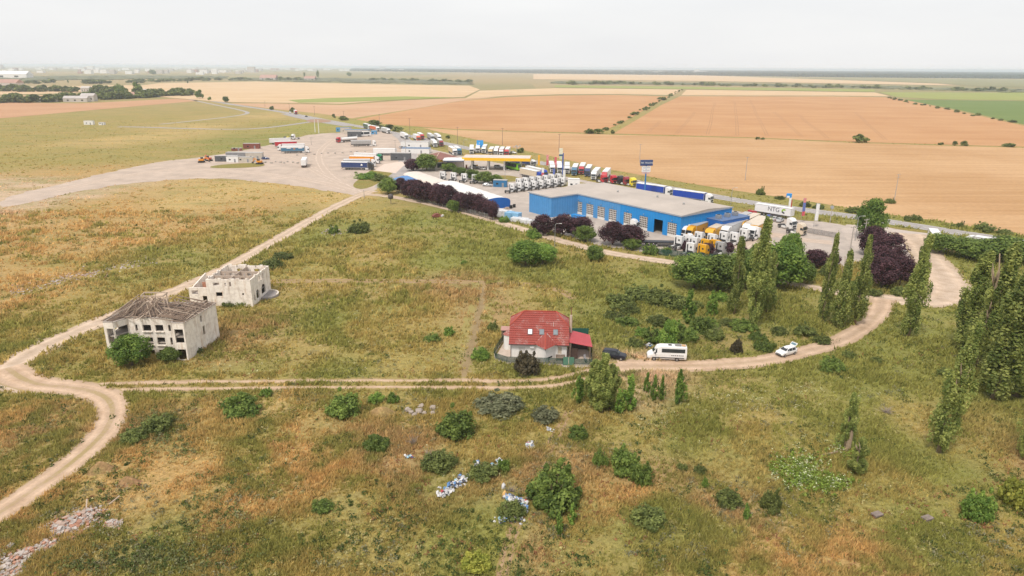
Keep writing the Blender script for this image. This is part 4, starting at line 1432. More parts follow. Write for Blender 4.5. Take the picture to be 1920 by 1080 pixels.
mb.tube([tipv + Vector((0, 0, .1)), (6.15, 1.35, 4.5)], [.1, .1], 6)
mb.build('porch_ridge', pm('ridge_tile', (.42, .085, .055)), hs)
nrm = Vector((1, 0, 0)).cross(sl).normalized()
for x, m_ in ((3.35, pm('skylight_blind', (.78, .78, .78), .5, .04)), (5.45, pm('skylight_glass', (.20, .23, .25), .15, .1)), (7.95, pm('skylight_glass', (.20, .23, .25)))):
    p = Vector((x, -.45, EZ)) + sl.normalized() * 2.55 + nrm * .13
    q = Matrix.Rotation(math.atan2(sl.z, sl.y), 3, 'X')
    f = MB().box(p, (.86, 1.12, .14), rot=q).build('skylight', pm('skylight_frame', (.16, .16, .17), .5, .1), hs)
    MB().box(p + nrm * .075, (.66, .92, .03), rot=q).build('pane', m_, f)
mb = MB().cyl((10.75, 3.9, 0), (10.75, 3.9, 7.0), .24, 8)
ch = mb.build('chimney', pm('chimney_cream', (.52, .43, .34), .8, .12), hs)
MB().cyl((10.75, 3.9, 7.0), (10.75, 3.9, 8.5), .07, 8).build('flue_pipe', RUST, ch)
MB().box((0, 0, 0), (.05, .05, .9)).build('roof_pipe', WHITE, hs).location = (7.55, 2.3, 5.7)
block('ac_unit', hs, WHITE, (3.8, -.22, 2.35), (.8, .35, .55), bevel=.03)
mb = MB()
mb.beam((-.4, -.53, EZ - .02), (4.2, -.53, EZ - .02), .12, .12); mb.beam((8.2, -.53, EZ - .02), (10.4, -.53, EZ - .02), .12, .12)
mb.beam((-.05, -.1, .1), (-.05, -.1, EZ), .09, .09)
mb.build('gutter', pm('gutter_dark', (.08, .05, .05), .5, .1), hs)
MB().cyl((-.75, 4.2, 0), (-.75, 4.2, 2.9), .85, 14).build('turret', M_HOUSE, hs, smooth=False)
MB().tube([(-.75, 4.2, 2.9), (-.75, 4.2, 3.7)], [1.0, .1], 14).build('turret_roof', M_TILE, hs)
M_REDSHEET = pm('red_sheet', (.44, .06, .07), .45, .08, .7)
mb = MB()
cpA, cpB, cpC, cpD = (10.45, -.55, 3.45), (14.5, -1.15, 2.95), (14.3, 4.4, 3.05), (10.45, 4.9, 3.75)
mb.add([cpA, cpB, cpC, cpD, *[(p[0], p[1], p[2] - .07) for p in (cpA, cpB, cpC, cpD)]], [(0, 1, 2, 3), (7, 6, 5, 4), (0, 4, 5, 1), (1, 5, 6, 2), (2, 6, 7, 3), (3, 7, 4, 0)])
for k in range(1, 14):
    t = k / 14
    a = Vector(cpA).lerp(Vector(cpB), t) + Vector((0, 0, .02))
    b = Vector(cpD).lerp(Vector(cpC), t) + Vector((0, 0, .02))
    mb.beam(a, b, .05, .04)
cp = mb.build('carport_roof', M_REDSHEET, hs)
for x, y, z in [(14.1, -.9, 2.9), (14.0, 4.1, 2.95), (10.6, -.4, 3.3)]:
    block('post', hs, M_WOOD, (x, y, z / 2), (.13, .13, z))
block('screen', hs, pm('dark_wood_screen', (.075, .045, .035), .8, .2), (11.3, .1, 1.05), (1.4, .08, 2.1))
block('carport_shade_panel', hs, pm('carport_shade_panel', (.10, .08, .07), .9, .2), (12.2, 4.6, 1.4), (3.6, .12, 2.8))  # dark panel under the carport roof, its colour standing in for the shade there
sheet('paved_yard', [tuple(np.array([-.1, 114.8]) + np.array([math.cos(_rn(-3)) * x - math.sin(_rn(-3)) * y, math.sin(_rn(-3)) * x + math.cos(_rn(-3)) * y])) for x, y in [(-2.9, -.6), (-1.0, -2.4), (4, -2.6), (14.0, -2.6), (14.2, 5), (10, 5), (10, .2), (0, .2), (0, 9.5), (-1.4, 9.5)]], .024, pm('paving', (.50, .41, .34), .9, .14, .8), 'pale paved yard around the cottage', 'yard')
# furniture and stores in the yard
mv = lambda x, y: (-.1 + math.cos(_rn(-3)) * x - math.sin(_rn(-3)) * y, 114.8 + math.sin(_rn(-3)) * x + math.cos(_rn(-3)) * y)
t = thing('bench', 'brown slatted garden bench against the cottage wall', 'bench', (*mv(8.9, -.75), .024), _rn(-3))
for k in range(4):
    block('slat', t, M_WOOD, (0, -.3 + k * .17, .48), (1.7, .13, .05))
for k in range(3):
    block('slat', t, M_WOOD, (0, .3, .62 + k * .16), (1.7, .05, .12))
for x in (-.7, .7):
    block('leg', t, M_WOOD, (x, -.25, .23), (.1, .08, .46)); block('leg', t, M_WOOD, (x, .25, .45), (.1, .08, .9))
t = thing('motor_scooter', 'covered motor scooter parked at the carport edge', 'scooter', (*mv(13.3, -.8), .024), _rn(95))
MB().prism([(-.9, .35), (-.5, .25), (.3, .25), (.7, .5), (.75, 1.05), (.55, 1.0), (.35, .55), (-.2, .55), (-.4, .8), (-.95, .75)], 'y', -.18, .18).build('body', pm('scooter_grey', (.25, .24, .25), .5, .2), t)
for x in (-.65, .75):
    MB().cyl((x, -.06, .28), (x, .06, .28), .28, 14).build('wheel', BLACK, t)
MB().cyl((.6, -.35, 1.1), (.6, .35, 1.1), .025, 6).build('handlebar', BLACK, t)
t = thing('garden_shed', 'open garden shed with pinkish roof behind the cottage', 'shed', (*mv(-.9, 8.4), 0), _rn(-3))
block('roof', t, pm('faded_red_sheet', (.45, .25, .21), .7, .15), (0, 0, 2.35), (3.0, 2.2, .08))
for x in (-1.3, 1.3):
    for y in (-.9, .9):
        block('post', t, M_WOOD, (x, y, 1.16), (.1, .1, 2.3))
block('back_wall', t, M_WOOD, (0, 1.0, 1.1), (2.7, .06, 2.1))
block('shelf_stock', t, pm('junk_grey', (.2, .17, .16), .8, .3), (.2, .2, .6), (1.2, .7, 1.1))

# green mesh fence, panel by panel
def net_mat():
    m, nt = new_mat('green_mesh')
    out = node(nt, 'ShaderNodeOutputMaterial')
    b = node(nt, 'ShaderNodeBsdfPrincipled', Roughness=.6)
    b.inputs['Base Color'].default_value = (.022, .075, .055, 1)
    tr = node(nt, 'ShaderNodeBsdfTransparent')
    ms = node(nt, 'ShaderNodeMixShader')
    tc = node(nt, 'ShaderNodeTexCoord')
    n1 = node(nt, 'ShaderNodeTexNoise', Scale=1.2, Detail=4.)
    nt.links.new(tc.outputs['Object'], n1.inputs['Vector'])
    r = node(nt, 'ShaderNodeMapRange')
    r.inputs['To Min'].default_value, r.inputs['To Max'].default_value = .34, .66
    nt.links.new(n1.outputs['Fac'], r.inputs['Value'])
    nt.links.new(r.outputs['Result'], ms.inputs[0])
    nt.links.new(tr.outputs['BSDF'], ms.inputs[1])
    nt.links.new(b.outputs['BSDF'], ms.inputs[2])
    nt.links.new(ms.outputs['Shader'], out.inputs['Surface'])
    return m


M_NET = net_mat()
M_POSTG = pm('green_post', (.012, .045, .035), .5, .15)
M_PLINTH = pm('fence_plinth', (.45, .38, .32), .9, .15)


def fence(name, label, pts, h, step, netmat, plinth=.25, postmat=None, gate=None):
    t = thing(name, label, 'fence', (*pts[0], 0))
    o = Vector((*pts[0], 0))
    for a, b in zip(pts, pts[1:]):
        a, b = Vector((*a, 0)) - o, Vector((*b, 0)) - o
        n = max(1, round((b - a).length / step))
        for k in range(n):
            p, q = a.lerp(b, k / n), a.lerp(b, (k + 1) / n)
            mb = MB()
            d = (q - p).normalized() * .04
            mb.beam(p + d + Vector((0, 0, (h + plinth) / 2)), q - d + Vector((0, 0, (h + plinth) / 2)), .03, h - plinth)
            mb.build('panel', netmat, t)
            if plinth:
                MB().beam(p + Vector((0, 0, plinth / 2)), q + Vector((0, 0, plinth / 2)), .16, plinth).build('plinth', M_PLINTH, t)
            MB().box(p + Vector((0, 0, h / 2)), (.09, .09, h)).build('post', postmat or M_POSTG, t)
    MB().box(Vector((*pts[-1], 0)) - o + Vector((0, 0, h / 2)), (.09, .09, h)).build('post', postmat or M_POSTG, t)
    return t


fl = [mv(-1.6, 9.6), mv(-3.1, 1.0), mv(-2.7, -1.3), mv(-.6, -2.75), mv(9.3, -2.85)]
fence('mesh_fence', 'green mesh garden fence around the cottage, left and front', fl, 1.35, 2.4, M_NET)
fence('mesh_fence', 'green mesh garden fence right of the cottage gate', [mv(11.3, -2.85), mv(14.4, -2.8), mv(14.6, 2.5), mv(14.2, 9.2), mv(10.8, 9.6)], 1.35, 2.4, M_NET)
t = thing('garden_gate', 'light green double garden gate before the cottage', 'gate', (*mv(10.3, -2.85), 0), _rn(-3))
for s in (-1, 1):
    block('gate_leaf', t, pm('gate_green', (.10, .22, .155), .5, .12), (s * .5, 0, .85), (.92, .05, 1.5))
sheet('gate_step', [mv(9.2, -2.95), mv(14.6, -2.95), mv(14.9, -3.9), mv(9.2, -3.7)], .03, M_PLINTH, 'pale concrete strip before the gate', 'path')
block_net = MB().box((0, 0, 1.25), (4.2, .04, 2.3))
o = block_net.build('shade_screen', pm('shade_green', (.02, .10, .075), .7, .15))
o.location = (*mv(12.3, 9.3), 0)
tag(o, 'dark green shade screen behind the carport', 'screen')
# ------------------------------------------------------------------ vegetation
def leaf_quads(P, Nn, size, r, aspect=1.5):
    n = len(P)
    Nn = Nn / (np.linalg.norm(Nn, axis=1)[:, None] + 1e-9)
    t = np.cross(Nn, r.normal(size=(n, 3)))
    t /= np.linalg.norm(t, axis=1)[:, None] + 1e-9
    b = np.cross(Nn, t)
    s = (size * r.uniform(.6, 1.35, n))[:, None]
    V = np.stack([P - t * s * aspect * .5, P - b * s * .5 + Nn * s * .12, P + t * s * aspect * .5, P + b * s * .5 + Nn * s * .12], 1).reshape(-1, 3)
    F = np.arange(4 * n).reshape(n, 4)
    return V, F


def crown_mesh(name, clumps, per, size, mat, seed, up=.35):
    """clumps: list of (centre, radii); leaves sit on and in every clump, so the crown has lit tops, dark gaps and ragged edges."""
    r = np.random.default_rng(seed)
    Ps, Ns, Ts = [], [], []
    for c, rad in clumps:
        k = max(6, int(per * r.uniform(.75, 1.25)))
        d = r.normal(size=(k, 3))
        d /= np.linalg.norm(d, axis=1)[:, None]
        q = r.uniform(.45, 1.12, k) ** .6
        Ps.append(np.array(c) + d * np.array(rad) * q[:, None])
        Ns.append(d + np.array([0, 0, up]) + r.normal(size=(k, 3)) * .45)
        Ts.append(np.clip(r.uniform(.05, .75) + r.normal(size=k) * .22, 0, 1))
    P, Nn, T = np.concatenate(Ps), np.concatenate(Ns), np.concatenate(Ts)
    P[:, 2] = np.maximum(P[:, 2], .05)
    V, F = leaf_quads(P, Nn, size, r)
    return np_mesh(name, V, F, mat, attrs={'tint': np.repeat(T, 4)})


M_BARK = pm('bark', (.17, .125, .085), .9, .3, 3.0, bump=.03)
M_BARKP = pm('pale_bark', (.30, .225, .15), .9, .3, 3.0, bump=.03)
L_GREEN = leaf_mat('leaf_green', (.036, .058, .012), (.120, .155, .034), gain=2.35)
L_FRESH = leaf_mat('leaf_fresh', (.045, .085, .014), (.150, .205, .040))
L_POPLAR = leaf_mat('leaf_poplar', (.055, .076, .018), (.200, .210, .062), .34, .14, 2.5)
L_PURPLE = leaf_mat('leaf_purple', (.024, .011, .015), (.085, .038, .045), .2, .2, 1.8)
L_SAGE = leaf_mat('leaf_sage', (.085, .095, .050), (.215, .215, .120), .2, .15, 1.3)
L_DARK = leaf_mat('leaf_dark', (.036, .048, .012), (.115, .130, .036), .2, .25, 2.3)
L_FOREST = leaf_mat('leaf_forest', (.012, .020, .012), (.032, .046, .026), .1, .1, 1.0)
L_BROWN = leaf_mat('leaf_brown', (.040, .034, .020), (.105, .085, .046), .2, .2, 1.4)
L_YELLOW = leaf_mat('leaf_yellowgreen', (.10, .115, .018), (.27, .255, .05), .3, .2)


def round_clumps(r, n, R, H, base=.12, flat=1.0, cr=.30):
    """Clump layout of a broad crown of radius R reaching height H."""
    out = []
    for i in range(n):
        a = r.uniform(0, 2 * math.pi)
        u = r.uniform(-.75, 1.0)
        rr = math.sqrt(max(0.0, 1 - u * u)) * r.uniform(.62, .95) if r.random() < .8 else r.uniform(0, .5)
        zc = H * (base + (1 - base) * .5)
        zr = H * (1 - base) * .5
        s = r.uniform(.7, 1.3)
        out.append(((math.cos(a) * rr * R * .86, math.sin(a) * rr * R * .86, zc + u * zr * .80), (R * cr * s, R * cr * s, zr * cr * 1.15 * s * flat)))
    return out


def lobed_clumps(r, R, H):
    """A wild bush: a few lobes of unequal height, low skirts and single shoots standing out."""
    out = []
    a0 = r.uniform(0, 6.28)
    lobes = [(math.cos(a0 + q * 1.05) * r.uniform(.45, .68) * R, math.sin(a0 + q * 1.05) * r.uniform(.4, .62) * R, r.uniform(.5, .95) * H, r.uniform(.36, .5) * R) for q in range(6)]
    lobes.append((r.uniform(-.2, .2) * R, 0.0, H * .95, .55 * R))
    for (lx, ly, lh, lr) in lobes:
        for k in range(8):
            a, q, u = r.uniform(0, 6.28), r.uniform(.2, 1.0), r.uniform(.05, .9)
            s = r.uniform(.6, 1.2) * R * .29
            w = lr * (max(.05, 1 - u ** 3)) ** .5
            out.append(((lx + math.cos(a) * w * q, ly + math.sin(a) * w * q, lh * u * .86), (s, s, s * r.uniform(.8, 1.3))))
    for k in range(8):
        a = r.uniform(0, 6.28)
        q = r.uniform(.7, .98) * R
        out.append(((math.cos(a) * q, math.sin(a) * q, r.uniform(.16, .34) * H), (R * .15, R * .15, R * .16)))
    for k in range(5):
        l = lobes[k]
        out.append(((l[0] + r.normal() * .2, l[1] + r.normal() * .2, l[2] * 1.02), (R * .10, R * .10, H * .09)))
    return out


def poplar_clumps(r, H, R, n=46):
    out = []
    gaps = r.uniform(.55, 1.25, 12)
    for i in range(n):
        h = .07 + .90 * (i + r.random()) / n
        prof = min(1.0, h * 3.2 + .35) * (1 - max(0, h - .45) / .58 * .82)
        prof *= gaps[int(h * 11.9)]
        a = r.uniform(0, 2 * math.pi)
        rr = R * prof * (.25 + .75 * r.random()) * .92
        s = r.uniform(.7, 1.25) * (.55 + .45 * prof)
        out.append(((math.cos(a) * rr, math.sin(a) * rr, h * H), (R * .21 * s, R * .21 * s, H * .068 * s + .3)))
    return out


def trunk_mesh(name, H, r0, limbs, seed, mat, n=8):
    r = np.random.default_rng(seed)
    mb = MB()
    pts = [(0, 0, -.15)]
    x = y = 0.0
    for i in range(1, 7):
        x += r.normal() * .012 * H
        y += r.normal() * .012 * H
        pts.append((x, y, H * i / 6))
    mb.tube(pts, [r0 * (1 - .85 * i / 6) for i in range(7)], n)
    for (h, a, length, lift) in limbs:
        b = Vector(pts[0]).lerp(Vector(pts[-1]), h)
        d = Vector((math.cos(a), math.sin(a), lift)).normalized()
        mb.tube([b, b + d * length * .5, b + d * length + Vector((0, 0, length * .12))], [r0 * .42 * (1 - h * .5), r0 * .26, r0 * .08], 6)
    return mb.mesh(name, mat, smooth=True)


PROTO = {}


def proto(kind):
    if kind in PROTO:
        return PROTO[kind]
    base, v = kind.rsplit('_', 1)
    seed = sum(ord(ch) * (i + 3) for i, ch in enumerate(kind))
    r = np.random.default_rng(seed)
    lim = [(r.uniform(.25, .8), r.uniform(0, 6.28), r.uniform(.18, .3), r.uniform(.5, 1.2)) for _ in range(7)]
    if base == 'poplar':            # unit: 20 m tall, 2.2 m half width
        res = ([('trunk', trunk_mesh('trunk', 18.5, .34, [(h, a, l * 9, 2.4) for h, a, l, u in lim], seed, M_BARKP)),
                ('crown', crown_mesh('crown', poplar_clumps(r, 20, 2.25, 130), 105, .225, L_POPLAR, seed, .2))], 20.0, 2.25)
    elif base == 'sapling':         # 6 m tall, .9 m half width
        res = ([('trunk', trunk_mesh('trunk', 5.2, .09, [], seed, M_BARK, 6)),
                ('crown', crown_mesh('crown', poplar_clumps(r, 6, .95, 44), 55, .18, L_FRESH, seed, .2))], 6.0, .95)
    elif base in ('tree', 'freshtree', 'purple', 'fartree'):    # 8 m tall, 4 m half width
        mat = {'tree': L_GREEN, 'freshtree': L_FRESH, 'purple': L_PURPLE, 'fartree': L_GREEN}[base]
        k, per, sz = (64, 130, .30) if base != 'fartree' else (26, 40, .8)
        res = ([('trunk', trunk_mesh('trunk', 5.6, .26, [(h, a, l * 11, u) for h, a, l, u in lim], seed, M_BARK)),
                ('crown', crown_mesh('crown', round_clumps(r, k, 4, 8, .10), per, sz, mat, seed))], 8.0, 4.0)
    elif base in ('bush', 'darkbush', 'sage', 'brownbush', 'freshbush', 'yellowbush', 'purplebush'):     # 2.4 m tall, 1.7 m half width
        mat = {'bush': L_GREEN, 'darkbush': L_DARK, 'sage': L_SAGE, 'brownbush': L_BROWN, 'freshbush': L_FRESH, 'yellowbush': L_YELLOW, 'purplebush': L_PURPLE}[base]
        mb = MB()
        for q in range(7):
            a = r.uniform(0, 6.28)
            mb.tube([(0, 0, -.1), (math.cos(a) * .35, math.sin(a) * .35, .8), (math.cos(a) * .9, math.sin(a) * .9, 1.7)], [.05, .035, .012], 5)
        res = ([('stem', mb.mesh('stem', M_BARK)),
                ('foliage', crown_mesh('foliage', lobed_clumps(r, 1.7, 2.4), 84, .155, mat, seed))], 2.4, 1.7)
    elif base == 'hedge':           # far hedge bush: 3 m, 2 m half width, few faces
        res = ([('foliage', crown_mesh('foliage', round_clumps(r, 14, 2.0, 3.0, .0, 1.0, .36), 34, .55, L_DARK, seed))], 3.0, 2.0)
    elif base == 'bare':            # leafless grey shrub
        mb = MB()
        for q in range(34):
            a, e = r.uniform(0, 6.28), r.uniform(.5, 1.45)
            l = r.uniform(.8, 1.9)
            d = Vector((math.cos(a) * math.cos(e), math.sin(a) * math.cos(e), math.sin(e)))
            mb.tube([(0, 0, 0), d * l * .5, d * l + Vector((r.normal() * .2, r.normal() * .2, 0))], [.035, .022, .006], 4)
        res = ([('branch', mb.mesh('branch', pm('dead_wood', (.27, .22, .18), .9, .25, 4)))], 1.9, 1.2)
    PROTO[kind] = res
    return res


FREE = []        # ground circles where no grass is grown: (x, y, r)


def plant(name, kind, bx, by, ty, wpx, label, cat, group=None, lean=0.0, rz=None, aspect=1.0, xy=None, hw=None, single=False):
    """A tree or bush whose foot stands at photo place (bx, by), reaching row ty, wpx photo pixels wide."""
    X, Y = g(bx, by) if xy is None else xy
    if hw is None:
        W = metres(bx, by, wpx)
        if 'poplar' not in name:          # the photo shows the near rim of the plant: its stem stands half a width behind
            X, Y = X * (1 + W * .30 / Y), Y + W * .30
            bx, by = proj(X, Y)
        H = max(.4, height_at(bx, by, ty))
    else:
        H, W = hw
    parts, h0, r0 = proto(kind)
    sz, sx = H / h0, W / (2 * r0)
    t = thing(name, label, cat, (X, Y, 0), 0, group)
    rz = random.uniform(0, 6.28) if rz is None else rz
    for pn, me in parts:
        o = bpy.data.objects.new(pn, me)
        link(o, t)
        m = Matrix.Diagonal((sx, sx * aspect, sz, 1)) @ Matrix.Rotation(rz, 4, 'Z')
        if lean:
            sh = Matrix.Identity(4)
            sh[0][2] = lean
            m = sh @ m
        o.matrix_local = m
    if W > 1.5:
        FREE.append((X, Y, W * .28))
    return t


# --- poplars: (base x, base y, top y, width px, lean, label)
for i, (bx, by, ty, w, ln, lab) in enumerate([
        (1412, 612, 408, 52, .03, 'tallest poplar, twin topped, in the middle poplar group'),
        (1376, 588, 445, 34, .0, 'slim poplar just left of the tallest poplar'),
        (1436, 585, 470, 36, .02, 'shorter poplar tucked behind the tallest poplar'),
        (1543, 602, 438, 34, .03, 'leftmost of three leaning poplars before the purple trees'),
        (1571, 614, 470, 44, .03, 'middle of three leaning poplars before the purple trees'),
        (1603, 608, 442, 40, .02, 'rightmost of three leaning poplars before the purple trees'),
        (1702, 632, 440, 50, .04, 'single poplar standing inside the gravel bend'),
        (1801, 655, 474, 66, .14, 'pale leaning poplar at the left end of the big right poplar row'),
        (1836, 690, 462, 78, .16, 'second poplar of the big right row, behind the pale one'),
        (1862, 748, 474, 98, .14, 'broad dark poplar of the big right row with bare trunk'),
        (1905, 742, 458, 116, .10, 'massive poplar at the right picture edge'),
        (1760, 848, 614, 64, .22, 'wind bent bright poplar leaning right in the lower right meadow'),
        (1918, 862, 700, 44, .05, 'poplar cut by the right picture edge low down'),
        (1583, 842, 738, 38, .06, 'storm broken poplar with splintered bare trunk'),
        (1606, 888, 822, 40, .08, 'young bushy poplar below the broken poplar')]):
    plant('poplar_tree', 'poplar_%d' % (i % 6), bx, by, ty, w * .92, lab, 'tree', 'wind leaning poplars', ln)
for i, (bx, by, ty, w, lab) in enumerate([
        (1128, 772, 664, 66, 'large dense poplar clump by the parking end of the dirt road'),
        (1290, 606, 545, 30, 'young poplar in the meadow left of the tall poplars'),
        (1335, 592, 546, 22, 'smaller young poplar next to the tall poplar group'),
        (1085, 756, 706, 26, 'thin poplar sapling left of the poplar clump'),
        (1180, 770, 706, 34, 'leafy sapling right of the poplar clump'),
        (1212, 736, 699, 15, 'narrow sapling at the pink earth edge'),
        (1226, 752, 704, 17, 'first of two twin saplings by the pink earth'),
        (1240, 751, 706, 17, 'second of two twin saplings by the pink earth'),
        (1272, 756, 695, 27, 'separate young poplar nearest below the minibus'),
        (1108, 735, 690, 20, 'sapling rising behind the poplar clump'),
        (1160, 775, 730, 22, 'low shoot at the foot of the poplar clump'),
        (1398, 975, 945, 18, 'thin green shoot in the lower meadow'),
        (1048, 1004, 962, 18, 'small upright shoot below the big round shrub'),
        (1072, 985, 945, 18, 'small shoot right of the big round shrub')]):
    if i == 0:
        for q, (dx, dy, s) in enumerate([(0, 0, 1), (-14, -10, .85), (16, -6, .8)]):
            plant('poplar_clump', 'poplar_%d' % q, bx + dx, by + dy, ty + (by - ty) * (1 - s) + dy * .3, w * .72, lab if q == 0 else ['', 'left stem of the poplar clump by the dirt road', 'right stem of the poplar clump by the dirt road'][q], 'tree', 'poplar clump by the road')
    else:
        plant('poplar_sapling', 'sapling_%d' % (i % 3), bx, by, ty, w, lab, 'tree', 'young poplars')

# --- broad green trees
for i, (bx, by, ty, w, lab, k) in enumerate([
        (1300, 548, 478, 92, 'leftmost broad tree of the thicket below the yellow lorries', 'tree'),
        (1345, 552, 480, 90, 'second broad tree of the thicket, left of the tall poplars', 'tree'),
        (1392, 545, 470, 80, 'dark broad tree behind the tall poplars', 'tree'),
        (1455, 548, 458, 104, 'roundest lightest tree right of the tall poplars', 'freshtree'),
        (1502, 535, 490, 50, 'small broad tree at the right end of the thicket', 'tree'),
        (1478, 505, 440, 50, 'pale green tree at the yard edge above the thicket', 'freshtree'),
        (1425, 510, 455, 50, 'green tree between poplar and yard', 'tree'),
        (1630, 452, 376, 62, 'bushy windswept tree at the junction above the purple trees', 'freshtree'),
        (250, 694, 632, 76, 'large round green tree in front of the ruined house', 'freshtree'),
        (320, 682, 654, 44, 'lower dark tree right of the round tree by the ruin', 'tree'),
        (985, 503, 453, 66, 'left half of the big round bush below the dirt road', 'freshtree'),
        (1018, 500, 458, 56, 'right half of the big round bush below the dirt road', 'freshtree'),
        (1115, 493, 461, 38, 'single round bush right under the dirt road', 'tree'),
        (728, 366, 335, 38, 'green tree at the end of the purple hedge by the blue roof', 'tree'),
        (800, 322, 290, 46, 'yellowish green tree beside the filling station shop', 'tree'),
        (842, 322, 306, 32, 'green tree in front of the shop corner', 'tree'),
        (862, 330, 314, 30, 'first green tree of the forecourt row', 'tree'),
        (886, 338, 318, 32, 'second green tree of the forecourt row', 'tree'),
        (908, 346, 322, 38, 'third, largest green tree of the forecourt row', 'tree'),
        (930, 344, 328, 26, 'fourth green tree of the forecourt row by the blue cabin', 'tree'),
        (850, 400, 376, 26, 'green tree in the fence hedge by the white hall', 'tree'),
        (876, 396, 372, 30, 'pale green tree in the hedge near the white hall end', 'freshtree'),
        (1097, 456, 424, 44, 'olive tree between the two purple trees by the workshop', 'tree'),
        (1185, 470, 448, 40, 'olive bush under the purple tree by the workshop', 'tree'),
        (1760, 478, 440, 60, 'dark tree left of the thicket at the right edge', 'tree'),
        (1820, 492, 450, 90, 'wide green thicket tree near the right edge', 'tree'),
        (1880, 500, 445, 100, 'tall thicket tree at the right edge above the poplars', 'tree'),
        (1925, 490, 452, 70, 'thicket tree cut by the right edge', 'tree')]):
    plant('broadleaf_tree', '%s_%d' % (k, i % 5), bx, by, ty, w, lab, 'tree', 'broadleaf trees')

# --- purple leaved plum trees
for i, (bx, by, ty, w, lab) in enumerate([
        (775, 322, 298, 34, 'purple tree between the blue roof and the shop'),
        (752, 362, 335, 28, 'first purple tree of the hedge row, by the blue roof'),
        (772, 374, 338, 40, 'second purple tree of the hedge row'),
        (797, 382, 342, 44, 'third purple tree of the hedge row'),
        (822, 386, 345, 44, 'fourth purple tree of the hedge row'),
        (842, 388, 350, 36, 'fifth purple tree of the hedge row'),
        (862, 396, 362, 30, 'sixth purple tree of the hedge row'),
        (896, 402, 364, 38, 'seventh purple tree of the hedge row, before the blue gable'),
        (918, 408, 376, 34, 'last purple tree of the hedge row beside the blue gable'),
        (785, 378, 340, 36, 'purple tree between the second and third of the hedge row'),
        (832, 390, 350, 34, 'low purple tree in front of the fifth of the hedge row'),
        (878, 400, 362, 36, 'purple tree filling the hedge gap by the white hall'),
        (906, 406, 372, 30, 'purple tree at the foot of the blue gable'),
        (924, 414, 385, 22, 'low purple bush tree at the pallet stacks'),
        (1018, 444, 404, 40, 'left purple tree before the blue wing'),
        (1055, 446, 402, 44, 'middle purple tree before the blue wing'),
        (1085, 448, 406, 50, 'right purple tree before the blue wing'),
        (1148, 464, 418, 56, 'left crown of the purple pair by the garage doors'),
        (1182, 466, 424, 56, 'right crown of the purple pair by the garage doors'),
        (1286, 474, 452, 18, 'small purple tree beside the white cab stack'),
        (1325, 482, 456, 28, 'thin purple tree before the yellow cab'),
        (1365, 478, 456, 22, 'small purple tree behind the slim poplar'),
        (1390, 486, 462, 24, 'small purple tree left of the tall poplars'),
        (1486, 500, 462, 30, 'purple tree at the yard edge right of the pale tree'),
        (1526, 506, 468, 42, 'round purple tree at the yard edge'),
        (1632, 484, 428, 60, 'top purple crown of the big purple mass'),
        (1660, 500, 440, 64, 'right upper crown of the big purple mass'),
        (1648, 520, 464, 64, 'middle crown of the big purple mass'),
        (1686, 540, 478, 46, 'right lower crown of the big purple mass'),
        (1652, 546, 486, 62, 'front crown of the big purple mass over the track'),
        (1560, 500, 476, 26, 'purple tree half hidden behind the leaning poplars')]):
    plant('purple_plum_tree', 'purple_%d' % (i % 4), bx, by, ty, w * 1.12, lab, 'tree', 'purple leaved trees', aspect=.8)

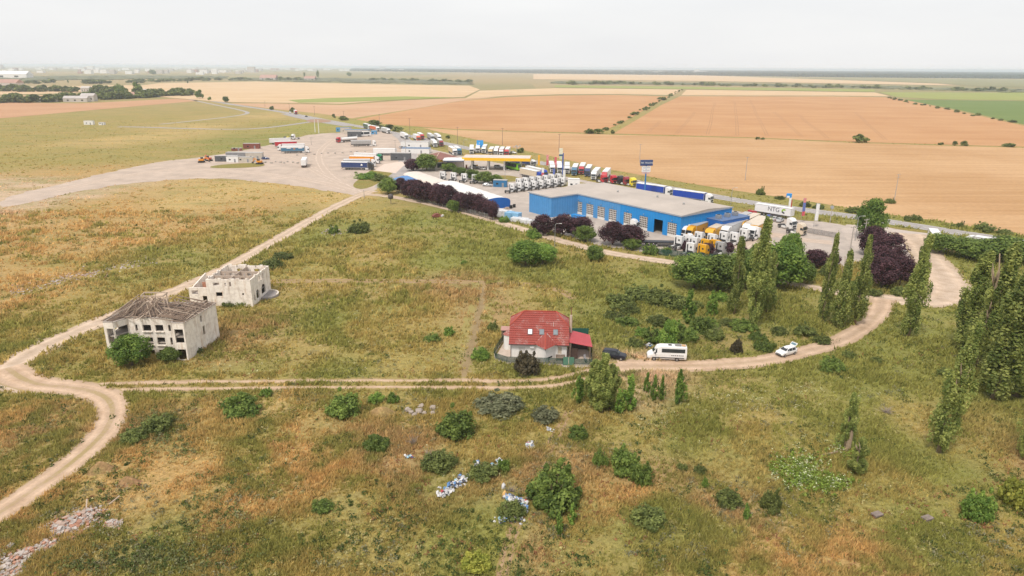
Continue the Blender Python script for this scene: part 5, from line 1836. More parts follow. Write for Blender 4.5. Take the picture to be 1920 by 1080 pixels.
# --- shrubs one can pick out
BUSH = """d|675,437,413,42|dark bush right of the stone heap in the upper meadow
b|626,439,422,22|small round bush beside the stone heap
d|510,506,482,44|olive weed bush by the second ruin, meadow side
d|530,488,472,40|pale weed bush above the second ruin
d|430,576,562,26|low bush at the second ruin wall
d|458,574,558,28|dark bush at the second ruin corner
f|870,496,487,14|tiny round bush alone in the upper meadow
b|810,641,626,34|wide low bush left of the red roofed house
f|842,630,610,22|small light bush left of the red roofed house
f|900,676,652,36|light green bush beside the house fence
p|924,622,600,20|small palm like bush by the fence corner
w|988,704,656,52|dark brownish tree shading the front fence
b|455,784,738,74|wide dark bush by the farm track, left foreground
f|500,745,726,26|small bush just under the farm track
b|648,786,736,66|big green bush left of the dirt mound
f|704,758,736,32|green bush on the dirt mound
f|738,756,736,26|small bush right of the dirt mound
b|708,848,814,54|single green bush in the left middle foreground
b|606,962,936,42|round dark bush low in the left foreground
b|858,826,768,74|tall green bush behind the litter hollow
s|940,776,740,90|long grey green sage bush bank
s|1022,796,764,56|grey green sage bush near the trail
b|1084,826,794,40|round bush right of the trail
d|820,886,848,66|tangled bush above the long litter strip
d|905,902,870,60|bush between the two litter strips
f|945,886,858,26|small bright bush by the scattered litter
b|1038,962,872,104|largest round shrub in the foreground
d|960,976,940,54|bush beside the main litter pile
b|1124,876,838,28|left bush of the dark bush row on the brown meadow
b|1170,892,838,60|middle bush of the dark bush row on the brown meadow
b|1200,912,860,42|right bush of the dark bush row on the brown meadow
d|1280,884,868,20|tiny bush right of the dark bush row
d|1312,890,870,24|second tiny bush right of the dark bush row
f|1321,915,892,14|thin upright bush in the brown meadow
d|1366,954,918,48|dark bush left of the white flowered patch
d|1443,964,912,38|upright dark bush under the white flowered patch
y|1905,956,882,70|yellow green bush at the right edge
f|1830,982,918,58|bright green bush in the lower right corner
d|1215,990,950,70|flat dark bush low in the middle foreground
y|895,1075,1035,60|yellow green bush at the bottom edge
d|1160,578,548,56|bush at the left end of the long bush bank
d|1195,566,536,60|second bush of the long bush bank
d|1235,572,535,60|third bush of the long bush bank
d|1265,580,548,50|last bush of the long bush bank
d|1180,590,570,40|bush in front of the bush bank
b|1225,645,612,40|left bush of the thicket above the minibus
f|1250,652,600,44|middle bush of the thicket above the minibus
b|1275,640,606,36|right bush of the thicket above the minibus
f|1205,632,612,36|light bush left of the thicket above the minibus
b|1312,626,590,44|bush right of the young poplar
d|1340,640,610,36|bush below the smaller young poplar
b|1395,622,600,50|bush at the foot of the tall poplars
n|1379,664,634,24|brown shrub between minibus and white car
b|1432,660,634,40|green bush left of the white car
d|1508,632,608,40|bush in the meadow above the white car
d|1540,645,628,34|low bush by the dirt road bend
b|1560,700,670,44|bush under the dirt road bend
d|1590,672,655,26|small bush at the outer road bend
d|1642,682,668,22|small dark bush in the right meadow
b|1250,476,462,22|bush at the yard edge beside the flat lorry
b|1220,478,456,32|bush by the fence near the garage doors
f|1000,448,426,30|bush at the dirt road below the pallets
f|945,418,404,20|light bush at the dirt road below the blue gable
d|964,412,400,20|small bush beside the pallets
d|1550,520,496,30|green bush at the foot of the yard hedge
b|1600,548,524,36|green bush at the foot of the big purple mass
d|1640,556,540,30|low bush under the big purple mass
d|1690,556,534,36|dark bush at the right foot of the purple mass
d|1300,580,562,30|bush between thicket and young poplar
f|690,336,322,50|weedy bush in the grass triangle of the lorry park
d|715,340,326,36|second weedy bush in the grass triangle
d|300,812,775,60|dark weed clump in the left foreground
d|255,830,800,50|dark weed clump near the pink road bend
d|215,660,642,16|small bush at the left ruin corner
d|376,664,652,14|small bush at the right ruin corner
d|1150,600,582,40|bush below the left end of the bush bank
b|1175,612,592,44|round bush between bush bank and cottage
d|1235,612,588,44|bush behind the thicket above the minibus
f|1262,622,596,36|light bush at the back of the thicket above the minibus
b|1290,645,612,42|bush at the right flank of the thicket above the minibus
d|1190,652,632,32|low bush left of the minibus thicket
b|1330,618,596,34|bush between the two young poplars
d|1365,612,596,34|bush left of the tall poplar feet
b|1420,640,620,34|low bush below the tall poplars
d|1460,628,612,32|low dark bush right of the tall poplars
f|1350,566,548,40|light bush under the broad thicket
d|1772,708,690,30|bush under the pale leaning poplar"""
KM = {'d': 'darkbush', 'b': 'bush', 'f': 'freshbush', 's': 'sage', 'n': 'brownbush', 'y': 'yellowbush', 'p': 'darkbush', 'w': 'brownbush'}
for i, ln in enumerate(BUSH.split('\n')):
    k, c, lab = ln.split('|')
    bx, by, ty, w = map(float, c.split(','))
    plant('bush', '%s_%d' % (KM[k], i % 5), bx, by, ty, w, lab, 'bush', 'wild bushes')
for bx, by, ty, w, lab in [(1075, 640, 622, 30, ''), (805, 862, 838, 40, 'leafless grey shrub left of the litter hollow'), (1345, 628, 606, 22, 'bare grey shrub below the young poplars'),
                           (960, 928, 908, 36, 'dead branches beside the largest shrub'), (775, 838, 812, 34, 'heap of bare branches below the stone heap'), (1660, 780, 760, 50, 'bare grey thorn shrub in the right meadow')]:
    if lab:
        plant('bare_shrub', 'bare_0', bx, by, ty, w, lab, 'shrub', 'leafless shrubs')

# --- roadside and far hedges, each plant on its own
def scatter_line(name, kind, pts, n, hw, label, group, jitter=2.0, seed=1, cat='bush'):
    r = np.random.default_rng(seed)
    L = np.array(px(pts))
    s = np.concatenate([[0], np.cumsum(np.linalg.norm(np.diff(L, axis=0), axis=1))])
    for i in range(n):
        q = s[-1] * (i + r.uniform(.1, .9)) / n
        p = (np.interp(q, s, L[:, 0]) + r.normal() * jitter, np.interp(q, s, L[:, 1]) + r.normal() * jitter)
        k = r.uniform(.65, 1.35)
        plant(name, '%s_%d' % (kind, i % 3), 0, 0, 0, 0, label, cat, group, xy=p, hw=(hw[0] * k, hw[1] * k * r.uniform(.8, 1.3)))


ROADSIDE = [(1426, 366, 349, 16, 'upright roadside bush beside the wheat, left of the others'), (1462, 374, 366, 20, 'low roadside bush behind the blue white pylon'),
            (1510, 388, 376, 20, 'roadside bush behind the blue flag'), (1535, 392, 382, 22, 'roadside bush behind the white flag'), (1600, 400, 386, 30, 'dark roadside bush left of the junction tree'),
            (1669, 382, 370, 18, 'round bush at the foot of the leaning power pole'), (1702, 415, 402, 16, 'left bush of the roadside pair'), (1718, 415, 401, 20, 'right bush of the roadside pair'),
            (1788, 427, 418, 14, 'small round roadside bush'), (1800, 428, 414, 16, 'taller round roadside bush'), (1846, 436, 416, 36, 'large roadside bush near the right edge'), (1882, 440, 427, 28, 'last roadside bush near the right edge'),
            (1613, 268, 253, 28, 'big round bush alone on the far field line'), (1764, 272, 267, 10, 'tiny bush on the far field line'), (1790, 273, 265, 10, 'left of three bushes on the far field line'), (1808, 274, 265, 14, 'middle of three bushes on the far field line'),
            (1890, 276, 268, 22, 'low bush at the right end of the field line'), (1420, 262, 257, 10, 'left bush of the tiny pair on the field line'), (1430, 262, 258, 8, 'right bush of the tiny pair on the field line'),
            (1104, 251, 241, 20, 'left bush of the clump where the ditch meets the field line'), (1122, 251, 242, 22, 'right bush of the clump where the ditch meets the field line'), (1149, 251, 244, 8, 'single small bush right of the ditch end'),
            (1162, 232, 226, 12, 'lowest bush in the scrubby ditch'), (1188, 216, 210, 16, 'second bush up the scrubby ditch'), (1210, 207, 200, 12, 'third bush up the scrubby ditch'), (1222, 199, 192, 12, 'round bush halfway up the scrubby ditch'), (1242, 188, 182, 20, 'long bush high in the scrubby ditch'), (1258, 180, 176, 10, 'highest bush in the scrubby ditch'),
            (976, 287, 277, 14, 'dark bush beside the antenna mast'), (840, 260, 254, 10, 'small bush on the far road side above the lorries'), (700, 236, 226, 30, 'wide bush above the red trailer'), (725, 243, 233, 26, 'bush above the white lorry on the road'), (745, 247, 238, 22, 'bush right of the lorries on the road'),
            (548, 211, 202, 10, 'round bush beside the white van on the road'), (510, 206, 199, 10, 'dark bush at the far road bend'), (626, 221, 214, 8, 'thin bush above the roundabout'), (645, 226, 218, 18, 'wide bush above the roundabout')]
for i, (bx, by, ty, w, lab) in enumerate(ROADSIDE):
    plant('field_bush', '%s_%d' % ('darkbush' if by > 360 else 'hedge', i % 3), bx, by, ty, w, lab, 'bush', 'bushes along roads and field edges')
FARTREES = [(226, 179, 156, 18, 'left one of the two tall dark trees on the skyline field'), (258, 179, 154, 20, 'right one of the two tall dark trees on the skyline field'), (121, 188, 172, 26, 'widest tree of the left far hedge'), (102, 188, 176, 12, 'small tree left of the widest far tree'),
            (375, 185, 168, 16, 'single tree where the main road reaches the hedge'), (424, 192, 180, 12, 'brownish small tree along the far road'), (393, 188, 181, 8, 'low tree along the far road'), (82, 190, 180, 16, 'tree in the left far hedge'),
            (190, 182, 173, 26, 'broad tree beside the far farm roofs'), (165, 184, 176, 12, 'small tree beside the far farm'), (128, 156, 148, 3, 'left slim far poplar'), (163, 156, 148, 3, 'right slim far poplar'),
            (287, 140, 130, 14, 'hazy blue tree below the town'), (596, 146, 132, 6, 'tall hazy far poplar pair'), (571, 145, 135, 4, 'thin hazy far poplar'), (655, 143, 135, 10, 'hazy round far tree'), (352, 157, 148, 3, 'slim dark far tree'), (525, 152, 144, 5, 'hazy dark pair of far trees')]
for i, (bx, by, ty, w, lab) in enumerate(FARTREES):
    plant('far_tree', 'fartree_%d' % (i % 3), bx, by, ty, w, lab, 'tree', 'far field trees')
scatter_line('hedge_bush', 'hedge', "-60,194 0,192 60,192 110,190 150,188 200,187 260,184 330,178 360,180", 84, (9, 17), 'dark green bush of the long far hedge on the left', 'far hedge on the left', 7, 3)
scatter_line('hedge_bush', 'hedge', "-40,170 40,172 110,172 170,172 230,175", 44, (10, 18), 'bush of the farther tree line on the left', 'farther tree line', 10, 4)
scatter_line('hedge_bush', 'hedge', "-60,160 80,156 200,157 400,150 600,151", 50, (9, 26), 'hazy bush of the plain below the town', 'hazy bushes below the town', 30, 5)
scatter_line('hedge_bush', 'hedge', "1040,158 1200,158 1400,162 1640,166 1900,172", 70, (8, 20), 'hazy bush of the far scrub band', 'far scrub band', 26, 6)
scatter_line('hedge_bush', 'hedge', "700,150 850,154 900,155", 26, (8, 22), 'hazy bush left of the far scrub band', 'scrub left of the band', 30, 7)
scatter_line('ditch_bush', 'hedge', "1135,247 1180,223 1220,199 1262,177 1280,168", 26, (1.9, 4.2), 'low scrub bush growing along the ditch', 'low scrub along the ditch', 2, 8)
scatter_line('verge_bush', 'hedge', "1660,183 1720,196 1800,211 1920,236", 24, (2.2, 6), 'low bush between orange wheat and green crop', 'bushes between wheat and green crop', 3, 9)
# ------------------------------------------------------------------ vehicles
def paint(name, rgb, rough=.35):
    return pm('paint_' + name, rgb, rough, .06, .8, dirt=.14, spec=.5)


C = {'white': paint('white', (.74, .73, .72)), 'cream': paint('cream', (.60, .50, .38)), 'blue': paint('blue', (.02, .10, .42)), 'royal': paint('royal', (.012, .055, .36)),
     'navy': paint('navy', (.022, .045, .15)), 'red': paint('red', (.45, .025, .035)), 'orange': paint('orange', (.72, .27, .02)), 'yellow': paint('yellow', (.72, .36, .012)),
     'lemon': paint('lemon', (.75, .60, .05)), 'green': paint('green', (.01, .22, .09)), 'dkgreen': paint('dkgreen', (.03, .085, .075)), 'black': paint('black', (.03, .03, .033)),
     'grey': paint('grey', (.40, .39, .385)), 'silver': paint('silver', (.45, .46, .47)), 'maroon': paint('maroon', (.28, .035, .05)), 'lime': paint('lime', (.17, .42, .02)),
     'sky': paint('sky', (.10, .27, .50)), 'tan': paint('tan', (.55, .42, .23)), 'coral': paint('coral', (.62, .13, .07)), 'teal': paint('teal', (.05, .16, .26))}
GLASS = glass_mat('vehicle_glass', (.035, .04, .045), .08)
DARKPL = pm('dark_plastic', (.045, .045, .048), .6, .2, 2)
CHASSIS = pm('chassis_grey', (.09, .085, .085), .7, .25, 2, dirt=.3)
HUB = pm('wheel_hub', (.35, .34, .33), .4, .2, 4, metal=.5)
LAMP_R, LAMP_W = pm('tail_lamp', (.42, .02, .02), .3, .1), pm('head_lamp', (.75, .74, .70), .15, .05)

VM = {}


def vmesh(key, fn):
    if key not in VM:
        VM[key] = fn()
    return VM[key]


def wheel_mesh(r, w):
    def f():
        mb = MB()
        mb.tube([(0, -w / 2, 0), (0, -w / 2 + .04, 0), (0, w / 2 - .04, 0), (0, w / 2, 0)], [r * .9, r, r, r * .9], 18, 0)
        mb.cyl((0, -w / 2 - .012, 0), (0, w / 2 + .012, 0), r * .58, 14, mi=1)
        return mb.mesh('wheel', [BLACK, HUB])
    return vmesh(('wheel', r, w), f)


def cab_mesh():
    mb = MB()
    prof = [(0, .42), (.03, 1.0), (.03, 1.72), (-.14, 2.62), (-.30, 3.02), (-.75, 3.52), (-1.25, 3.74), (-2.2, 3.78), (-2.24, 1.05), (-2.0, .95), (-1.95, .55), (-.9, .50), (-.85, .40)]
    mb.prism(prof, 'y', -1.22, 1.22)
    return mb.mesh('cab', C['white'])


def truck_parts():
    P = {}
    P['cab'] = cab_mesh()
    P['windscreen'] = MB().add([(.045, -1.1, 1.78), (.045, 1.1, 1.78), (-.128, 1.08, 2.6), (-.128, -1.08, 2.6)], [(0, 1, 2, 3)]).mesh('windscreen', GLASS)
    P['side_window'] = []
    for s in (-1, 1):
        mb = MB()
        mb.add([(-.22, s * 1.228, 1.75), (-1.05, s * 1.228, 1.75), (-1.05, s * 1.228, 2.5), (-.36, s * 1.228, 2.5)], [(0, 1, 2, 3) if s < 0 else (3, 2, 1, 0)])
        P['side_window'].append(mb.mesh('side_window', GLASS, fix=False))
    P['air_intake'] = MB().box((-2.30, .7, 2.3), (.14, .3, 2.0)).box((-2.28, -.1, 1.35), (.1, 2.0, .5)).box((-2.262, -.35, 2.6), (.03, .5, .5)).mesh('air_intake', DARKPL)
    P['grille'] = MB().box((.045, 0, 1.2), (.06, 1.7, .62)).mesh('grille', DARKPL)
    P['bumper'] = MB().box((.03, 0, .52), (.16, 2.46, .32)).mesh('bumper', DARKPL)
    P['headlight'] = []
    for s in (-1, 1):
        mb = MB()
        mb.box((.10, s * .98, .62), (.06, .36, .2))
        P['headlight'].append(mb.mesh('headlight', LAMP_W))
    P['mirror'] = []
    for s in (-1, 1):
        mb = MB()
        mb.box((-.05, s * 1.42, 2.15), (.12, .22, .75))
        mb.box((-.05, s * 1.28, 2.45), (.05, .22, .05))
        P['mirror'].append(mb.mesh('mirror', DARKPL))
    P['sun_visor'] = MB().box((-.08, 0, 2.72), (.22, 2.2, .16)).mesh('sun_visor', DARKPL)
    mb = MB()
    for s in (-1, 1):
        mb.box((-3.9, s * .42, .88), (4.4, .09, .26))
    mb.box((-4.9, 0, 1.1), (1.3, .9, .16))
    for x in (-2.6, -3.6, -5.9):
        mb.box((x, 0, .88), (.12, .8, .2))
    P['chassis'] = mb.mesh('chassis', CHASSIS)
    P['fuel_tank'] = []
    for s in (-1, 1):
        mb = MB()
        mb.prism([(-2.5, .42), (-4.05, .42), (-4.1, .98), (-2.45, .98)], 'y', min(s * .75, s * 1.2), max(s * .75, s * 1.2))
        P['fuel_tank'].append(mb.mesh('fuel_tank', C['white']))
    P['mudguard'] = []
    for s in (-1, 1):
        mb = MB()
        mb.prism([(-4.45, .75), (-4.5, 1.05), (-4.75, 1.16), (-5.3, 1.16), (-5.55, 1.05), (-5.6, .75), (-5.5, .75), (-5.4, .98), (-4.65, .98), (-4.55, .75)], 'y', min(s * .75, s * 1.22), max(s * .75, s * 1.22))
        P['mudguard'].append(mb.mesh('mudguard', DARKPL))
    # trailers: local x from -2.75 (front) back to -16.4
    def tbox(h0, h1):
        mb = MB()
        mb.box((-9.57, 0, (h0 + h1) / 2), (13.6, 2.52, h1 - h0))
        return mb
    P['trailer_body'] = tbox(1.25, 3.92).mesh('trailer_body', C['white'])
    mb = MB()
    mb.prism([(-1.27, 3.922), (1.27, 3.922), (1.22, 4.0), (.3, 4.03), (-.3, 4.03), (-1.22, 4.0)], 'x', -16.38, -2.76)
    P['trailer_roof'] = mb.mesh('trailer_roof', C['white'])
    mb = MB()
    for x in (-2.8, -16.34):
        for s in (-1, 1):
            mb.box((x, s * 1.265, 2.6), (.14, .05, 2.7))
    for s in (-1, 1):
        mb.box((-9.57, s * 1.268, 1.3), (13.5, .04, .14))
        mb.box((-9.57, s * 1.268, 3.84), (13.5, .04, .12))
    P['trailer_frame'] = mb.mesh('trailer_frame', C['grey'])
    P['rear_door'] = []
    for s in (-1, 1):
        mb = MB()
        mb.box((-16.385, s * .62, 2.6), (.03, 1.2, 2.6))
        mb.box((-16.41, s * .25, 2.6), (.04, .04, 2.6))
        P['rear_door'].append(mb.mesh('rear_door', C['white']))
    mb = MB()
    for s in (-1, 1):
        mb.box((-9.8, s * .5, 1.05), (12.8, .12, .34))
        mb.box((-8.6, s * 1.2, .75), (4.6, .05, .5))
        mb.box((-5.6, s * .95, .65), (.16, .16, 1.1))
    mb.box((-16.3, 0, .62), (.12, 2.4, .16))
    P['trailer_chassis'] = mb.mesh('trailer_chassis', CHASSIS)
    P['tail_light'] = []
    for s in (-1, 1):
        mb = MB()
        mb.box((-16.4, s * 1.0, .95), (.05, .35, .16))
        P['tail_light'].append(mb.mesh('tail_light', LAMP_R))
    mb = MB()
    n = 14
    ring = [(1.22 * math.cos(2 * math.pi * k / n), 2.35 + 1.02 * math.sin(2 * math.pi * k / n)) for k in range(n)]
    mb.prism(ring, 'x', -15.9, -3.3)
    for x in (-5, -8, -11, -14):
        mb.prism([(y * 1.02, 2.35 + (z - 2.35) * 1.03) for y, z in ring], 'x', x - .08, x + .08)
    P['tank'] = mb.mesh('tank', C['white'])
    mb = MB()
    for x in (-4.5, -8, -11.5, -15):
        mb.box((x, 0, 3.42), (.6, .6, .12))
    mb.box((-9.5, 0, 3.5), (12, .4, .05))
    P['catwalk'] = mb.mesh('catwalk', STEEL)
    mb = MB()
    mb.prism([(-1.25, 3.75), (-1.1, 1.45), (-.8, 1.25), (.8, 1.25), (1.1, 1.45), (1.25, 3.75)], 'x', -16.2, -3.0)
    for x in np.arange(-15.8, -3.2, .75):
        for s in (-1, 1):
            mb.box((x, s * 1.2, 2.6), (.12, .14, 2.2))
    P['tipper_body'] = mb.mesh('tipper_body', C['grey'])
    P['tarpaulin'] = MB().prism([(-1.28, 3.76), (1.28, 3.76), (1.1, 3.95), (0, 4.02), (-1.1, 3.95)], 'x', -16.2, -3.0).mesh('tarpaulin', C['grey'])
    mb = MB()
    mb.box((-9.57, 0, 1.32), (13.6, 2.5, .18))
    mb.box((-2.9, 0, 1.9), (.14, 2.5, 1.1))
    P['flatbed'] = mb.mesh('flatbed', DARKPL)
    return P


TP = truck_parts()
TRACTOR = ['cab', 'air_intake', 'windscreen', 'side_window', 'grille', 'bumper', 'headlight', 'mirror', 'sun_visor', 'chassis', 'fuel_tank', 'mudguard']
TRAILER = {'curtain': ['trailer_body', 'trailer_roof', 'trailer_frame', 'rear_door', 'trailer_chassis', 'tail_light'], 'tank': ['tank', 'catwalk', 'trailer_chassis', 'tail_light'],
           'tipper': ['tipper_body', 'tarpaulin', 'trailer_chassis', 'tail_light'], 'flat': ['flatbed', 'trailer_chassis', 'tail_light']}


def lorry(label, rear, front, cab='white', body='white', kind='curtain', roof='white', group='lorries', xy=None, mode='full', name=None):
    """mode: full = tractor and trailer, tractor = tractor unit alone, trailer = parked trailer alone.
    rear and front are photo places of the vehicle's ends on the ground; the real length is kept."""
    R, Fp = np.array(g(*rear)), np.array(g(*front))
    d = Fp - R
    a = math.atan2(d[1], d[0])
    ln = {'full': 16.4, 'tractor': 6.1, 'trailer': 13.6}[mode]
    mid = (R + Fp) / 2
    u = np.array([math.cos(a), math.sin(a)])
    head = mid + u * ln / 2
    if mode == 'trailer':
        head = head + u * 2.75
    nm = name or {'full': 'articulated_lorry', 'tractor': 'tractor_unit', 'trailer': 'semi_trailer'}[mode]
    t = thing(nm, label, {'full': 'lorry', 'tractor': 'tractor unit', 'trailer': 'trailer'}[mode], (head[0], head[1], .055), a, group)
    wm = wheel_mesh(.5, .34)
    if mode != 'trailer':
        for p in TRACTOR:
            for me_ in (TP[p] if isinstance(TP[p], list) else [TP[p]]):
                put(p, me_, t, C[cab] if p in ('cab',) else None)
        for x in (-1.4, -5.02):
            for s in (-1, 1):
                put('wheel', wm, t, loc=(x, s * 1.05, .5))
    if mode != 'tractor':
        for p in TRAILER[kind]:
            m = None
            if p in ('trailer_body', 'tank', 'tipper_body'): m = C[body]
            if p in ('trailer_roof',): m = C[roof]
            if p == 'rear_door': m = C[body]
            for me_ in (TP[p] if isinstance(TP[p], list) else [TP[p]]):
                put(p, me_, t, m)
        for x in (-11.3, -12.65, -14.0):
            for s in (-1, 1):
                put('wheel', wm, t, loc=(x, s * 1.08, .5))
    return t


# lorry park on the left
q = 'lorries in the gravel lorry park'
blue_l = lorry('blue sided lorry with white band and white cab, lorry park', (529, 287.5), (579, 286.5), 'white', 'teal', group=q)
lorry('white lorry facing left behind the blue sided lorry', (572, 281.5), (521, 282.5), 'white', 'white', group=q)
lorry('red sided trailer behind the blue sided lorry', (513, 277.5), (560, 276), 'white', 'red', group=q, mode='trailer')
lorry('pale trailer at the back of the lorry park group', (503, 271.5), (548, 269.5), 'white', 'white', group=q, mode='trailer')
lorry('white tractor unit on the scrap by the lorry park edge', (561, 261), (548, 262), 'white', group=q, mode='tractor')
lorry('lone white box trailer seen from behind in the open lot', (567.5, 319), (574.5, 305), 'white', 'white', group=q, mode='trailer')
lorry('white tank lorry with red cab', (669, 265), (633, 268), 'red', 'white', 'tank', group=q)
lorry('grey ribbed tipper lorry with white cab', (660, 274.5), (703, 274), 'white', 'grey', 'tipper', group=q)
lorry('white box trailer behind the green cab lorry', (701, 291), (743, 291.5), 'white', 'white', group=q, mode='trailer')
lorry('white trailer lorry with green cab', (664, 300), (718, 302), 'green', 'white', group=q)
lorry('orange trailer lorry with white cab', (656, 306), (712, 307), 'white', 'orange', group=q)
lorry('grey white lorry half hidden by the navy lorry', (648, 313), (702, 312.5), 'white', 'silver', group=q)
navy_l = lorry('navy blue lorry with black cab, nearest in the lorry park', (642, 318), (700, 319), 'black', 'navy', group=q)
q = 'lorries on and beside the main road'
lorry('dark green trailer lorry, last of the three on the road', (680, 239), (698, 244), 'white', 'dkgreen', group=q)
lorry('orange red trailer lorry, middle of the three on the road', (694, 243.5), (712, 247.5), 'white', 'coral', group=q)
lorry('white grey lorry, first of the three on the road', (714, 247), (733, 252), 'white', 'silver', group=q)
lorry('tiny red cab lorry near the roundabout', (551, 211.5), (558, 216.5), 'red', 'white', group=q)
lorry('white red cab lorry leaving the road behind the restaurant', (783, 257), (795, 264), 'red', 'white', group=q)
lorry('white lorry beside the red cab lorry at the restaurant', (775, 260), (788, 267), 'coral', 'white', group=q)
lorry('white lorry turned away by the restaurant corner', (752, 257), (764, 262), 'white', 'white', group=q)
lorry('white cab lorry facing the camera, left of the maroon one', (808, 269), (820, 280), 'white', 'white', group=q)
lorry('maroon cab lorry facing the camera', (819, 267), (832, 279), 'maroon', 'grey', group=q)
lorry('grey lorry on the road shoulder behind the white cab lorry', (803, 259), (812, 264), 'silver', 'grey', group=q)
lorry('white lorry on the road shoulder behind the maroon lorry', (815, 259), (826, 265), 'white', 'white', group=q)
lorry('cream trailer lorry behind the shop roof', (841, 284), (857, 294), 'white', 'tan', group=q)
lorry('blue cab lorry behind the shop roof', (850, 283), (866, 294), 'teal', 'white', group=q)
q = 'lorries parked behind the canopy'
for i, (fx, fy, cb, bd, dx, lab) in enumerate([
        (884, 292, 'white', 'white', 1, 'white cab alone at the left end behind the yellow canopy'),
        (895, 290, 'white', 'white', 3, 'tall white lorry, second behind the yellow canopy'),
        (905, 291, 'white', 'grey', 7, 'white lorry with slanted roof, third behind the yellow canopy'),
        (917, 296, 'tan', 'tan', 8, 'tan yellow lorry behind the yellow canopy'),
        (928, 295, 'white', 'white', 6, 'white lorry right of the tan lorry behind the canopy'),
        (938, 296, 'white', 'red', 6, 'white cab lorry with red flanks behind the canopy'),
        (948, 296, 'red', 'white', 7, 'red cab lorry at the right end behind the canopy')]):
    lorry(lab, (fx + dx, fy - 11), (fx, fy), cb, bd, group=q)
q = 'lorries parked facing the yard'
for i, (fx, fy, cb, bd, dx, lab) in enumerate([
        (1037, 328, 'white', 'white', -5, 'first white lorry of the row facing the yard, behind the blue flag'),
        (1050, 328.5, 'white', 'white', -3, 'second white lorry of the row facing the yard'),
        (1063, 330, 'white', 'grey', 0, 'third white cab lorry of the row facing the yard'),
        (1075, 333, 'teal', 'silver', 6, 'dark blue lorry of the row facing the yard'),
        (1088, 331, 'red', 'silver', 7, 'red cab lorry of the row facing the yard'),
        (1099, 335, 'navy', 'grey', 8, 'navy cab lorry of the row facing the yard'),
        (1110, 341, 'white', 'white', 13, 'large white lorry at the right of the row facing the yard'),
        (1130, 342, 'red', 'white', 12, 'white lorry with red cab front at the end of the row')]):
    lorry(lab, (fx + dx, fy - 14.5), (fx, fy), cb, bd, group=q)
lorry('cream trailer lorry with royal blue cab by the canopy end', (978, 330), (1016, 338.5), 'royal', 'cream', group='lorries at the canopy end')
lorry('white trailer lorry with blue cab beside the cream one', (987, 325.5), (1025, 335), 'royal', 'white', group='lorries at the canopy end')
lorry('white cab lorry peeking out right of the canopy', (965, 309), (996, 313), 'white', 'navy', group='lorries at the canopy end')
q = 'blue lorries behind the workshop'
lorry('first royal blue trailer lorry behind the workshop roof', (1196, 360), (1257, 369), 'white', 'royal', group=q)
lorry('second royal blue trailer lorry behind the workshop roof', (1266, 373), (1331, 382), 'white', 'royal', group=q)
ntg = lorry('white box trailer with large dark letters and green round mark', (1418, 401), (1484, 412), 'white', 'white', mode='trailer', group='trailers in the yard')
q = 'tractor units behind the workshop roof'
for fx, fy, cb, lab in [(1130, 344, 'red', 'first red tractor unit behind the workshop roof'), (1148, 345, 'red', 'second red tractor unit behind the workshop roof'), (1161, 346, 'black', 'black tractor unit behind the workshop roof'), (1172, 348, 'maroon', 'dark red tractor unit beside the yellow one'), (1184, 350, 'lemon', 'lemon yellow tractor unit behind the workshop roof')]:
    lorry(lab, (fx - 9, fy - 3), (fx + 4, fy), cb, mode='tractor', group=q)
q = 'white tractor units in rows'
ord_ = ['first', 'second', 'third', 'fourth', 'fifth', 'sixth', 'seventh', 'eighth']
for k in range(8):
    lorry('white tractor unit, %s from the left in the front row' % ord_[k], (955 + k * 13.6 - 5, 363 - k * 1.7), (955 + k * 13.6 + 8, 359.5 - k * 1.7), 'white', mode='tractor', group=q)
for k in range(7):
    lorry('white tractor unit, %s from the left in the rear row' % ord_[k], (968 + k * 12.5 - 5, 353 - k * 1.6), (968 + k * 12.5 + 8, 349.5 - k * 1.6), 'white', mode='tractor', group=q)
for k in range(4):
    lorry('white tractor unit, %s in the row behind the fabric halls' % ord_[k], (823 + k * 20, 340.5 + k * 2), (834 + k * 20, 335 + k * 2), 'white', mode='tractor', group='tractor units behind the halls')
# crowded corner right of the workshop
for rear_, front_, cb, bd, rf, lab in [((1350, 426), (1312, 440), 'white', 'yellow', 'cream', 'amber trailer lorry squeezed between the two yellow lorries'), ((1420, 420), (1380, 440), 'yellow', 'yellow', 'cream', 'amber lorry at the right of the yellow cluster'),
                                       ((1395, 432), (1356, 449), 'white', 'white', 'grey', 'white lorry in front of the amber trailer'), ((1440, 430), (1404, 450), 'white', 'yellow', 'cream', 'amber trailer lorry behind the tall poplar')]:
    lorry(lab, rear_, front_, cb, bd, roof=rf, group='lorries crowded beside the workshop')
for fx, fy, cb, lab in [(1336, 478, 'yellow', 'amber cab right of the front cab row'), (1268, 470, 'white', 'white cab at the left of the front cab row'), (1306, 462, 'white', 'white cab behind the amber cab'), (1330, 466, 'white', 'white cab behind the amber cab row'), (1345, 482, 'grey', 'grey cab beside the fence'), (1290, 484, 'white', 'white cab at the fence, left'), (1312, 487, 'yellow', 'amber cab at the fence, right')]:
    lorry(lab, (fx - 11, fy + 1), (fx + 9, fy - 6), cb, mode='tractor', group='cabs beside the workshop')
q = 'lorries crowded beside the workshop'
lorry('long amber yellow lorry by the workshop corner', (1334, 432), (1289, 449), 'yellow', 'yellow', roof='grey', group=q)
lorry('second amber yellow lorry right of the long one', (1362, 436), (1327, 454), 'yellow', 'yellow', roof='cream', group=q)
lorry('amber trailer with pale roof behind the yellow lorries', (1408, 416), (1366, 436), 'white', 'yellow', mode='trailer', roof='grey', group=q)
lorry('white lorry between yellow lorries and annex', (1372, 424), (1338, 438), 'white', 'white', roof='grey', group=q)
lorry('white box lorry behind the tall poplar', (1430, 425), (1392, 447), 'white', 'white', roof='cream', group=q)
lorry('white truck squeezed against the workshop corner', (1315, 432), (1281, 446), 'white', 'white', group=q)
